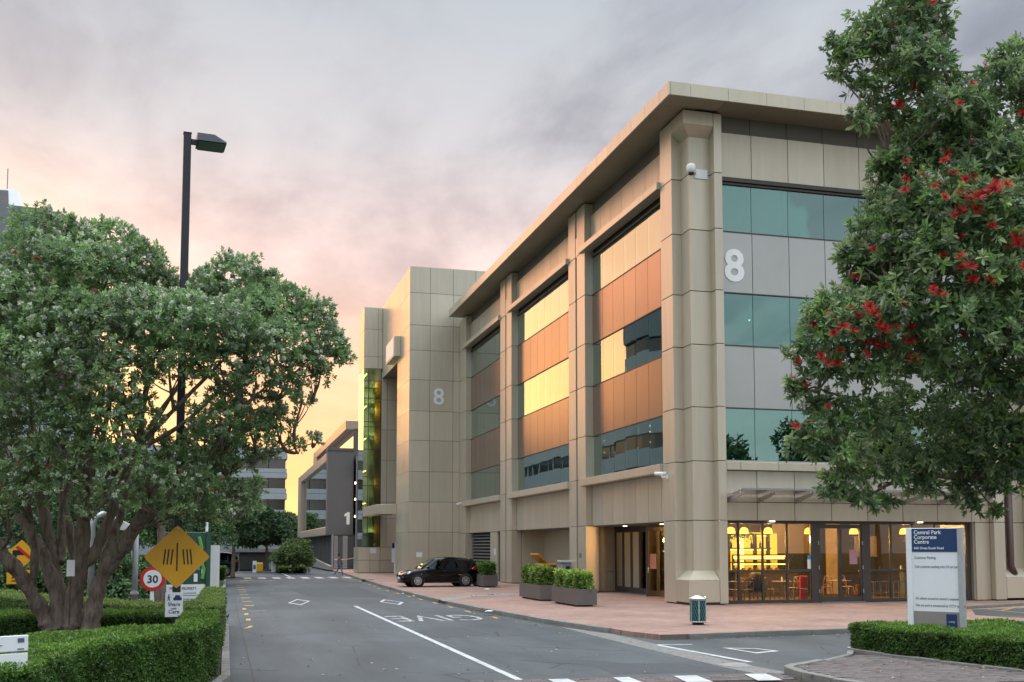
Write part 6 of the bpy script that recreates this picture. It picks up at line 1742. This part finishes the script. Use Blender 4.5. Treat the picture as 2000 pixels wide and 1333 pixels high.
args = rosettes(bp, ba, 10, .052, .042, PAL_BUD * 1.75, tilt=(5, 75))
rel(leaf_mesh('bud_clusters', tl, 'leaf_matte', *args), tl)
fl_me = None
FL = [(20, 480), (34, 483), (48, 492), (82, 503), (108, 513), (198, 546), (148, 528), (168, 929), (124, 690), (40, 905), (88, 912), (165, 775), (290, 715), (205, 690), (320, 590), (445, 930), (428, 948), (400, 905), (530, 860), (180, 620)]
for px, py in FL:
    p = at(px, py, 16.2)
    if fl_me is None: fo_ = pohutukawa_flower().build('flower', 'flower_red', tl); fl_me = fo_
    else: fo_ = fl_me.copy(); COL.objects.link(fo_); fo_.parent = tl
    # sit the flower on the nearest outer tip
    d2 = ((TP - np.array(p)) ** 2).sum(1); q = TP[int(d2.argmin())] + TA[int(d2.argmin())] * .04
    fo_.location = Vector(q) - Vector(tl.location); fo_.scale = (.055,) * 3; fo_.rotation_euler = (rng.uniform(-.6, .2), rng.uniform(-.5, .5), rng.uniform(0, 6))

# ---------------------------------------------------------------- right tree (near)
PAL_R = np.array([(.038, .080, .024), (.055, .110, .034), (.045, .090, .036), (.080, .140, .045), (.100, .155, .065), (.030, .065, .022), (.120, .165, .085), (.090, .170, .040)]) * 2.2 * np.array([1.12, 1, .88]) + .05
RD = 9.6
tr = thing('pohutukawa_tree', 'near pohutukawa tree with crimson flowers hanging in from the right edge', 'tree', tuple(Vector(at(2180, 1150, RD)).xy) + (0,))
def RT_(px, py, dz=0.0): return at(px, py, RD + dz)
rb0 = Vector(tr.location)
RST = [
    [(rb0.x, rb0.y, -.05, .26), (rb0.x - .02, rb0.y, .8, .22), (*RT_(2150, 900), .20), (*RT_(2110, 720, .1), .16), (*RT_(2060, 520, .2), .12), (*RT_(1960, 330, .3), .06), (*RT_(1880, 210, .4), .032), (*RT_(1845, 140, .4), .022), (*RT_(1815, 80, .3), .015), (*RT_(1790, 30, .2), .012)],
    [(*RT_(2150, 920), .10), (*RT_(2060, 880, .3), .05), (*RT_(1960, 850, .4), .03), (*RT_(1850, 830, .3), .022), (*RT_(1720, 800, 0), .015), (*RT_(1600, 760, -.2), .008)],
    [(*RT_(2120, 760), .12), (*RT_(2000, 640, -.5), .08), (*RT_(1880, 600, -.6), .05), (*RT_(1740, 560, -.5), .028), (*RT_(1640, 620, -.4), .012)],
    [(*RT_(2130, 800), .12), (*RT_(2020, 780, .5), .08), (*RT_(1900, 740, .7), .05), (*RT_(1760, 720, .6), .028)],
    [(*RT_(2070, 560), .10), (*RT_(1960, 480, .2), .04), (*RT_(1840, 400, .2), .022), (*RT_(1740, 320, .1), .010)],
    [(*RT_(2090, 880, .2), .09), (*RT_(1990, 930, .2), .06), (*RT_(1880, 930, .2), .04), (*RT_(1760, 930, 0), .02), (*RT_(1680, 980, 0), .01)],
]
RC = [(1632, 92, 26, 0, .55), (1690, 62, 42, .1, .6), (1640, 150, 28, 0, .5), (1830, 120, 40, -.1, .7), (1790, 120, 50, -.2, .7), (1885, 200, 45, -.2, .8), (1850, 220, 50, -.3, .8), (1760, 60, 70, .2, .8), (1800, 20, 55, .3, .8), (1700, 95, 50, .1, .65), (1655, 105, 36, 0, .6), (1740, 130, 60, .3, .7), (1690, 175, 42, .1, .5), (1780, 180, 50, .2, .7), (1840, 60, 35, .4, .6), (1720, 220, 45, .2, .7), (1680, 235, 28, 0, .6), (1800, 240, 55, .3, .9),
      (1790, -40, 80, .3, .8), (1860, 170, 36, .4, .5), (1900, 240, 60, .1, 1), (1960, 180, 65, .2, .9), (1985, 110, 42, .3, .7), (1950, 130, 30, .4, .5), (1860, 290, 65, 0, 1), (1790, 310, 60, 0, 1), (1740, 350, 45, .1, .9), (1720, 320, 28, 0, .7), (1940, 320, 80, -.2, 1), (2010, 300, 80, -.1, 1),
      (1720, 420, 55, .1, 1), (1700, 470, 50, 0, 1), (1780, 420, 70, -.3, 1), (1860, 400, 80, -.5, 1), (1950, 430, 85, -.6, 1), (2030, 440, 80, -.5, 1), (1660, 500, 36, -.1, .9), (1740, 500, 70, -.3, 1), (1830, 510, 80, -.6, 1), (1930, 530, 85, -.7, 1), (2020, 560, 85, -.6, 1),
      (1680, 560, 50, -.1, .9), (1630, 610, 50, -.2, .85), (1595, 605, 30, -.2, .8), (1600, 655, 45, -.2, .9), (1680, 640, 70, -.5, 1), (1770, 610, 80, -.6, 1), (1870, 630, 85, -.7, 1), (1970, 660, 85, -.7, 1),
      (1560, 690, 26, -.2, .7), (1565, 770, 24, -.2, .6), (1545, 755, 16, -.2, .6), (1610, 720, 50, -.3, .9), (1700, 720, 65, -.4, .9), (1800, 710, 70, -.4, .9), (1900, 740, 70, -.4, .8), (1990, 760, 75, -.4, .9),
      (1600, 800, 40, -.2, .8), (1570, 870, 35, -.2, .8), (1620, 870, 50, -.3, .85), (1680, 820, 60, -.2, .8), (1770, 810, 65, 0, .75), (1860, 830, 60, .2, .7), (1950, 850, 65, 0, .8), (2020, 860, 60, 0, .8),
      (1650, 930, 42, -.2, .85), (1630, 960, 30, -.2, .85), (1680, 980, 30, -.2, .8), (1720, 920, 55, -.1, .8), (1730, 985, 22, 0, .7), (1790, 910, 55, 0, .75), (1800, 950, 40, 0, .7), (1850, 900, 50, .2, .75), (1880, 960, 36, .2, .7), (1920, 920, 50, .1, .8), (1900, 990, 24, .1, .6), (1960, 950, 40, .1, .7), (1945, 1000, 16, .1, .5), (1985, 910, 50, .1, .8),
      (1750, 560, 90, .9, .8), (1870, 480, 90, .9, .8), (1980, 600, 90, .9, .8), (1800, 700, 80, 1.0, .7), (1900, 830, 80, .9, .7), (1720, 850, 60, .7, .6), (1960, 360, 80, .8, .8),
      (2090, 350, 110, 0, .5), (2120, 560, 130, -.2, .5), (2100, 780, 120, -.2, .5), (2060, 180, 90, .2, .5), (2080, 930, 80, 0, .5), (2250, 450, 170, 0, .3), (2250, 750, 160, 0, .3)]
TP2, TA2 = [], []
rpaths = [list(map(tuple, S)) for S in RST]
for px, py, r_, dz, den in RC:
    c_ = RT_(px, py, dz); rw = r_ * (RD + dz) / F
    n_ = int(150 * (rw / .3) ** 2 * den) + 7
    P_, A_ = clump_tips(c_, rw, n_, .15, .30, 1.0)
    if py > 850: A_ = unit(A_ + np.array([[0, 0, -.55]]))
    TP2.append(P_); TA2.append(A_)
    best = min((s for S in RST for s in S[2:]), key=lambda s: (s[0] - c_[0]) ** 2 + (s[1] - c_[1]) ** 2 + (s[2] - c_[2]) ** 2)
    mid = ((best[0] + c_[0]) / 2 + rng.normal() * .05, (best[1] + c_[1]) / 2 + rng.normal() * .05, (best[2] + c_[2]) / 2 + rng.normal() * .05)
    rpaths.append([(best[0], best[1], best[2], .012), (*mid, .009), (*c_, .006)])
    for _ in range(6):
        e_ = P_[rng.integers(0, len(P_))]; rpaths.append([(*c_, .006), ((c_[0] + e_[0]) / 2, (c_[1] + e_[1]) / 2, (c_[2] + e_[2]) / 2 + .02, .005), (*e_, .003)])
TP2, TA2 = np.concatenate(TP2), np.concatenate(TA2)
rel(branch_tubes('trunk', rpaths, tr, n=7), tr)
args = rosettes(TP2, TA2, 9, .064, .023, PAL_R, tilt=(10, 100), jit=.55, vary=.45)
rel(leaf_mesh('crown', tr, 'leaf', *args, six=True, droop=.10), tr)
sel = rng.uniform(size=len(TP2)) < .10 * (np.sin(TP2[:, 0] * 4.2) * np.cos(TP2[:, 2] * 3.6) > -.1)
args = rosettes(TP2[sel] + TA2[sel] * .03, TA2[sel], 12, .042, .034, PAL_BUD * 1.2, tilt=(5, 80))
rel(leaf_mesh('bud_clusters', tr, 'leaf_matte', *args), tr)
FR = [(1705, 640, .9), (1662, 610, .9), (1740, 640, .9), (1680, 700, .9), (1880, 400, 1.2), (1905, 410, 1.3), (1940, 390, 1.3), (1925, 385, 1.4), (1960, 372, 1.2), (1870, 360, .9), (1895, 530, 1.3), (1925, 560, 1.2), (1980, 490, 1.1), (1960, 500, 1), (1845, 345, .9), (1815, 380, .9), (1630, 665, .9), (1585, 640, .8), (1900, 395, 1.5), (1935, 375, 1.7), (1945, 368, 1.2), (1880, 420, 1.3), (1890, 410, 1.2), (1800, 350, 1.0), (1830, 365, 1.2), (1845, 330, 1), (1865, 345, 1), (1870, 385, 1.1), (1930, 440, 1), (1850, 440, 1), (1885, 470, 1), (1990, 230, 1.3), (1995, 245, 1.1), (1750, 60, .9), (1820, 18, 1), (1735, 218, 1.3), (1782, 170, .8), (1870, 205, .9),
      (1885, 170, .8), (1910, 120, .8), (1840, 500, 1.0), (1885, 510, 1), (1912, 552, 1.6), (1895, 545, 1.3), (1880, 535, 1.1), (1975, 475, 1.3), (1990, 465, 1.2), (1985, 520, 1.2), (1690, 605, 1.3), (1708, 618, 1.5), (1672, 622, 1.1), (1652, 645, 1.2), (1668, 655, 1.1), (1690, 665, 1.1), (1716, 655, 1.3), (1695, 685, 1.5), (1725, 680, 1.2),
      (1682, 678, 1.1), (1632, 645, 1), (1645, 690, 1), (1755, 600, 1.2), (1785, 640, .9), (1765, 672, 1.2), (1792, 682, .9), (1772, 712, 1.4), (1825, 588, 1.3), (1820, 570, 1), (1878, 655, .9), (1665, 540, 1.2), (1595, 708, 1.0), (1605, 722, 1.1), (1622, 722, 1.0), (1545, 720, .9), (1560, 750, 1.0), (1552, 745, .9), (1547, 828, 1.1), (1570, 818, 1), (1575, 770, .9), (1617, 790, .8),
      (1615, 612, 1), (1700, 500, .9), (1768, 330, .9), (1770, 365, 1), (1855, 300, 1.0), (1880, 290, .9), (1765, 385, .9), (1835, 395, 1.0), (1900, 360, 1.1)]
fl_r = None
for px, py, s_ in FR:
    p = np.array(at(px, py, RD - 1.2))
    vv_ = TP2 - _c[None]; dd = vv_ @ _fw; sx_ = CX + F * (vv_ @ _rt) / dd; sy_ = CY - F * (vv_ @ _up) / dd
    near = (sx_ - px) ** 2 + (sy_ - py) ** 2; cand = np.where(near < max(120, near.min() * 1.5 + 1))[0]; j = cand[int(dd[cand].argmin())]
    q = TP2[j] + TA2[j] * .03 - _fw * .05
    if fl_r is None: f_ = pohutukawa_flower().build('flower', 'flower_red', tr); fl_r = f_
    else: f_ = fl_r.copy(); COL.objects.link(f_); f_.parent = tr
    f_.location = Vector(q) - Vector(tr.location); f_.scale = (.056 * s_,) * 3; f_.rotation_euler = (rng.uniform(-.2, 1.0), rng.uniform(-.5, .5), rng.uniform(-.6, .6))


# ---------------------------------------------------------------- generic tree or shrub
def generic_tree(name, label, base_, h, rx, crown_z, leaf, n, pal, cat='tree', trunk_r=.12, blobs=14, mat='leaf_matte', flat=.85, group=None, k=5):
    t = thing(name, label, cat, base_, 0, group)
    bx, by, bz = base_
    cz = bz + crown_z; rzv = (bz + h - cz)
    ps = [[(bx, by, bz - .05, trunk_r), (bx + .05, by, (bz + cz) / 2, trunk_r * .8), (bx, by, cz, trunk_r * .55), (bx, by, cz + rzv * .6, trunk_r * .2)]]
    TPs, TAs = [], []
    for i in range(blobs):
        d = sphere_dirs(1)[0]; d[2] = abs(d[2]) * 1.1 - .35
        c_ = np.array([bx, by, cz + .1 * h]) + d * np.array([rx, rx, rzv]) * rng.uniform(.35, .72)
        r_ = rx * rng.uniform(.34, .52)
        P_, A_ = clump_tips(c_, r_, max(12, n // blobs), .3, .6, flat); TPs.append(P_); TAs.append(A_)
        ps.append([(bx, by, cz - .1 * h, trunk_r * .4), ((bx + c_[0]) / 2, (by + c_[1]) / 2, (cz + c_[2]) / 2, trunk_r * .25), (*c_, trunk_r * .1)])
    P_, A_ = np.concatenate(TPs), np.concatenate(TAs); ok = P_[:, 2] > bz + .05; P_, A_ = P_[ok], A_[ok]
    rel(branch_tubes('trunk', ps, t, n=7), t)
    rel(leaf_mesh('crown', t, mat, *rosettes(P_, A_, k, leaf, leaf * .5, pal, tilt=(20, 95))), t)
    return t
PAL_B = np.array([(.045, .085, .028), (.06, .11, .035), (.08, .135, .045), (.05, .10, .04)]) * 1.6
PAL_D = np.array([(.030, .062, .026), (.042, .080, .032), (.055, .095, .038)]) * 1.5
PAL_Y = np.array([(.13, .19, .055), (.10, .16, .045), (.16, .22, .075), (.08, .13, .04)]) * 1.1
def gz_(px, py, dp): v_ = Vector(at(px, py, dp)); return (v_.x, v_.y, 0.0)
generic_tree('street_tree', 'dark leafy tree behind the parked car at the end of the hedge', gz_(455, 1090, 74), 6.4, 3.0, 3.4, .36, 2400, PAL_D, trunk_r=.16)
generic_tree('street_tree', 'leafy street tree left of the two lit street lamps', gz_(408, 1090, 62), 6.6, 2.8, 3.6, .32, 2200, PAL_B, trunk_r=.15)
generic_tree('street_tree', 'dense tree right below the banded office windows', gz_(520, 1090, 92), 5.2, 2.7, 2.6, .40, 2000, PAL_D, trunk_r=.15)
generic_tree('street_tree', 'tall tree between banded office and dark building', gz_(572, 1050, 150), 8.5, 3.6, 3.0, .6, 1300, PAL_B, trunk_r=.2)
generic_tree('round_shrub', 'rounded pale green shrub in front of the dark building', gz_(571, 1090, 86), 3.0, 1.75, 1.0, .24, 2600, PAL_Y, 'shrub', .08, blobs=18)
generic_tree('round_shrub', 'small shrub left of the rounded pale shrub', gz_(545, 1100, 89), 1.9, .8, .7, .2, 700, PAL_B, 'shrub', .06, blobs=8)
BG = [(-60, 60, 36, 6.0, 3.4), (60, 60, 40, 5.6, 3.2), (165, 60, 44, 6.2, 3.0), (250, 60, 46, 5.6, 2.8), (320, 60, 50, 5.2, 2.6), (375, 60, 58, 5.2, 2.6)]
labs = ['leafy tree at the far left edge behind the hedges', 'leafy tree behind the yellow truck sign', 'leafy tree behind the pipe gantry', 'leafy tree behind the round 30 sign', 'leafy tree above the green map board', 'leafy tree beside the thin white pole']
for (px, _, dp, h, r_), lab in zip(BG, labs): generic_tree('background_tree', lab, gz_(px, 1100, dp), h, r_, 2.4, .17, 2000, PAL_B if px % 2 else PAL_D, trunk_r=.13, group='trees behind the left tree')
for i, (px, dp, h, r_, lab) in enumerate(((15, 31, 2.1, 1.7, 'bushy green shrub below the yellow truck sign'), (105, 32, 2.2, 1.6, 'bushy bright shrub left of the gantry post'), (215, 31, 2.0, 1.4, 'bushy dark shrub between the gantry posts'), (310, 34, 1.9, 1.4, 'bushy shrub behind the round 30 sign'))):
    generic_tree('background_shrub', lab, gz_(px, 1100, dp), h, r_, .7, .13, 1700, PAL_Y * .8 if i in (1,) else PAL_B, 'shrub', .05, blobs=12, group='shrubs behind the left hedges')
generic_tree('street_tree', 'thin-stemmed tree beside the 30 sign post', gz_(312, 1100, 25.5), 4.6, 1.5, 2.9, .11, 900, PAL_B, trunk_r=.14)
# trees beyond the camera's back, mirrored in the shop windows
for i, (x, y, h, r_) in enumerate(((40.5, -14, 15.0, 4.6), (49.5, -14, 13.6, 4.4), (58, -16, 15.0, 5), (67, -15, 14.5, 5))):
    generic_tree('mirrored_tree', ('first', 'second', 'third', 'fourth')[i] + ' tree from left mirrored in the first-floor shop-front windows', (x, y, 0), h, r_, 6.5, .6, 1500, PAL_D, trunk_r=.3, blobs=16, group='trees mirrored in the windows')


# ---------------------------------------------------------------- clipped hedges
def hedge(name, label, poly, z0, z1, leaf, pal, cat='hedge', dens=1.0, group=None, shell=.05, k=4, core='foliage_core', wav=.03, ins_=.06):
    t = thing(name, label, cat, (poly[0][0], poly[0][1], z0), 0, group)
    P = [Vector(p) for p in poly]; n = len(P)
    ar = sum(P[i].x * P[(i + 1) % n].y - P[(i + 1) % n].x * P[i].y for i in range(n)) / 2
    if ar < 0: P = P[::-1]
    inset = []
    for i in range(n):
        a, b, c_ = P[i - 1], P[i], P[(i + 1) % n]; e0 = (b - a).normalized(); e1 = (c_ - b).normalized()
        nn = (Vector((-e0.y, e0.x)) + Vector((-e1.y, e1.x))); nn = nn.normalized() if nn.length > 1e-6 else Vector((0, 0)); inset.append(b + nn * ins_)
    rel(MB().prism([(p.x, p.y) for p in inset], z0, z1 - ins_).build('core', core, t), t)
    pts, nor = [], []
    H_ = z1 - z0; sp = leaf * .62 / math.sqrt(dens)
    for i in range(n):
        a, b = P[i], P[(i + 1) % n]; L_ = (b - a).length; e = (b - a) / max(L_, 1e-6); out = np.array([e.y, -e.x, 0])
        m_ = int(L_ * H_ / sp ** 2)
        if m_ < 1: continue
        u = rng.uniform(0, 1, m_); zz2 = rng.uniform(0, 1, m_) ** .85
        q = np.stack([a.x + (b.x - a.x) * u, a.y + (b.y - a.y) * u, z0 + .02 + (H_ - .02) * zz2], 1)
        q += out[None] * (rng.uniform(-shell, .02, (m_, 1)) + wav * np.sin(q[:, :1] * 5 + q[:, 2:3] * 7) * np.cos(q[:, 1:2] * 6)); pts.append(q); nor.append(np.broadcast_to(out, q.shape))
    xs_ = [p.x for p in P]; ys_ = [p.y for p in P]
    m_ = int((max(xs_) - min(xs_)) * (max(ys_) - min(ys_)) / sp ** 2 * 1.0)
    q = np.stack([rng.uniform(min(xs_), max(xs_), m_), rng.uniform(min(ys_), max(ys_), m_)], 1)
    ins = np.zeros(m_, bool); j = n - 1
    for i in range(n):
        xi, yi, xj, yj = P[i].x, P[i].y, P[j].x, P[j].y
        cnd = ((yi > q[:, 1]) != (yj > q[:, 1])) & (q[:, 0] < (xj - xi) * (q[:, 1] - yi) / (yj - yi + 1e-12) + xi); ins ^= cnd; j = i
    q = q[ins]; zt_ = z1 + wav * np.sin(q[:, 0] * 4.1) * np.cos(q[:, 1] * 3.3) + rng.uniform(-shell, .02, len(q)); pts.append(np.column_stack([q, zt_])); nor.append(np.broadcast_to(np.array([0, 0, 1.0]), (len(q), 3)))
    P_, A_ = np.concatenate(pts), np.concatenate(nor)
    ra = list(rosettes(P_, unit(A_ + np.array([[0, 0, .25]])), k, leaf, leaf * .55, pal, tilt=(15, 85), jit=.5))
    top_lit_growth = np.repeat(np.clip((P_[:, 2] - (z1 - .10)) / .10, 0, 1), k)[:, None]
    ra[5] = ra[5] * (1 + top_lit_growth * np.array([[.75, .55, .35]])); ra[3] = ra[3] * rng.uniform(.7, 1.35, len(ra[3]))  # top leaves lightened: new growth, with light from above in the colour too
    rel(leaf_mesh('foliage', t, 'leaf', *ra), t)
    return t
PAL_H = np.array([(.050, .115, .020), (.065, .140, .025), (.040, .095, .018), (.085, .165, .030), (.055, .125, .022), (.11, .19, .04)]) * 1.25
G9 = lambda *q: [gxy(a, b, .9) for a, b in q]
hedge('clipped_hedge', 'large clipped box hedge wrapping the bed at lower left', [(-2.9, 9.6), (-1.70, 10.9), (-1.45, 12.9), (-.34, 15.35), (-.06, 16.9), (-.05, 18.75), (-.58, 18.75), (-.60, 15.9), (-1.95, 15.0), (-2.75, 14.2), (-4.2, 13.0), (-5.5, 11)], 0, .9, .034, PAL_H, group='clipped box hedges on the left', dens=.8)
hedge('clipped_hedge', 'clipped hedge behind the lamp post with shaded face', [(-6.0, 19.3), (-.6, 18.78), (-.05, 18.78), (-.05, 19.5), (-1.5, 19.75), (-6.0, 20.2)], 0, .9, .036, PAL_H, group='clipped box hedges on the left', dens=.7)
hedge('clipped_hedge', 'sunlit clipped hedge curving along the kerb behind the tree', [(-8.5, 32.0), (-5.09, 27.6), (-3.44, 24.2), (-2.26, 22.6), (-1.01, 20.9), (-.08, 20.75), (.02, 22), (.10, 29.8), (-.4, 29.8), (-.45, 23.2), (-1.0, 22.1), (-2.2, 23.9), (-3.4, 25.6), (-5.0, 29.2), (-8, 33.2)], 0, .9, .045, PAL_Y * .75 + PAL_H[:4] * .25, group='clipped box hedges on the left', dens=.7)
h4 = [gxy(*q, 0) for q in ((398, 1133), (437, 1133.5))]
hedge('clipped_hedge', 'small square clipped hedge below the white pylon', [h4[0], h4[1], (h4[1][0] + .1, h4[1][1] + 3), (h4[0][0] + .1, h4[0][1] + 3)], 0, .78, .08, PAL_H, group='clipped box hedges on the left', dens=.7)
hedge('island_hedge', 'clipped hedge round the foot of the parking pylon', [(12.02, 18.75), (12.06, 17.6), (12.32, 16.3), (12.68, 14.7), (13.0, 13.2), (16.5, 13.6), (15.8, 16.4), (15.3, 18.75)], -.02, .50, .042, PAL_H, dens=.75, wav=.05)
PAL_P = np.array([(.10, .19, .03), (.14, .23, .04), (.075, .14, .028), (.20, .27, .07)])
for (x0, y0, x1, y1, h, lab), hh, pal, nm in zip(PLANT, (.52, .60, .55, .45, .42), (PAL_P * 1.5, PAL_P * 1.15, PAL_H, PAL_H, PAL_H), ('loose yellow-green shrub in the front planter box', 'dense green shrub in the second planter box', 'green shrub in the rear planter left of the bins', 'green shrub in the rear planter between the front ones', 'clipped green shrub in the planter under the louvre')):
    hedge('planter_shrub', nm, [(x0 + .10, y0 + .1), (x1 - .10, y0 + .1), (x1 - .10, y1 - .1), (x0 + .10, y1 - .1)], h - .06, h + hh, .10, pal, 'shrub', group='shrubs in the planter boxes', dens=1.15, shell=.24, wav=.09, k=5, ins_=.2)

# beds of earth
for nm, poly, z in (('planting_bed', [(-14, 8), (-3.2, 9.0), (-1.3, 12.2), (-.25, 15.2), (.02, 17.0), (.08, 30), (-.4, 33), (-8, 36), (-20, 36)], .06), ('planting_bed', [(-2.9, 14.8), (-.6, 15.9), (-.55, 18.9), (-8, 19.5), (-8, 13)], .42)):
    struct(MB().prism(poly, -.2, z).build(nm, 'soil'))
struct(MB().prism([(-30, 36.2), (-.2, 33.2), (.15, 60), (.3, 92), (-30, 100)], -.2, -.02).build('lawn', 'grass_ground'))
kerb('bed_kerb', [(-1.2, 12.2), (-.17, 15.2), (.10, 17.0), (.16, 30.0)], .8, .07, .14)
kerb('bed_kerb', [(-.1, 33.5), (.22, 60), (.4, 90)], 2.0, .02, .15)
# grass strip by the ramp
gs = gxy(545, 1117.5), gxy(598, 1117.5)
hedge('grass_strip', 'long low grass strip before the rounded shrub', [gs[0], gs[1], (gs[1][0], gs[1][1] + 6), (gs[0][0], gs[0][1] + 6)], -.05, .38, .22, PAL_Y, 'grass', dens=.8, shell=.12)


def grass_clump(px, py, dp, r_, n_, lab, z0=.4):
    v_ = Vector(at(px, py, dp)); t = thing('purple_clump', lab, 'plant', (v_.x, v_.y, z0), group='purple strap-leaved plants in the bed')
    C_ = np.column_stack([rng.normal(0, r_ * .3, n_), rng.normal(0, r_ * .3, n_), np.zeros(n_)]); a = rng.uniform(0, 6.28, n_); el = rng.uniform(.5, 1.35, n_)
    D_ = np.column_stack([np.cos(a) * np.cos(el), np.sin(a) * np.cos(el), np.sin(el)])
    col = np.array([(.075, .028, .034)]) * rng.uniform(.5, 1.6, (n_, 1))
    leaf_mesh('leaves', t, 'purple_leaf', C_, D_, np.tile([[0, 0, 1.0]], (n_, 1)) + rng.normal(size=(n_, 3)) * .3, r_ * rng.uniform(.7, 1.3, n_), np.full(n_, .03), col, six=True, droop=.35)
for q in ((232, 1168, 23, .55, 160, 'dark purple strap-leaved plant beside the gantry post', .1), (262, 1172, 24, .5, 140, 'dark purple strap-leaved plant left of the 30 sign', .1), (406, 1165, 27.5, .5, 120, 'dark purple plant right of the private property notice', .1), (300, 1215, 17.2, .3, 60, 'sparse purple plant between tree base and lamp post', .4),
          (20, 1240, 15.6, .4, 120, 'purple plant behind the low white sign board', .4), (60, 1232, 16.4, .35, 90, 'purple plant at the foot of the left trunk', .4)): grass_clump(*q)
# greenery hanging above the cafe shelves
n_ = 420; xx = rng.uniform(ix(1415, 39.5), ix(1470, 39.5), n_)
gp_ = thing('hanging_plant', 'trailing green plant hanging over the cafe counter', 'plant', (float(xx.mean()), 39.5, 2.45))
rel(leaf_mesh('leaves', gp_, 'leaf_matte', np.column_stack([xx, 39.5 + rng.normal(0, .15, n_), 2.62 - np.abs(rng.normal(0, .12, n_))]), sphere_dirs(n_) + np.array([[0, 0, -.6]]), sphere_dirs(n_), np.full(n_, .11), np.full(n_, .05), PAL_D[rng.integers(0, 3, n_)]), gp_)
rel(MB().box(float(xx.min()), 39.46, 2.62, float(xx.max()), 39.54, 2.66).build('rail', 'metal_dark', gp_), gp_)
# fallen leaves
a = rng.uniform(0, 6.28, nl); D_ = np.column_stack([np.cos(a), np.sin(a), np.zeros(nl)])
cl_ = np.array([(.33, .20, .09), (.42, .33, .18), (.25, .11, .05), (.5, .45, .32)])[rng.integers(0, 4, nl)]
leaf_mesh('fallen_leaves', None, 'leaf_matte', Cc, D_, np.tile([[0, 0, 1.0]], (nl, 1)) + rng.normal(size=(nl, 3)) * .25, rng.uniform(.05, .11, nl), rng.uniform(.03, .06, nl), cl_)
tag(bpy.data.objects['fallen_leaves'], 'dry leaves scattered over the road and gutters', 'leaves')
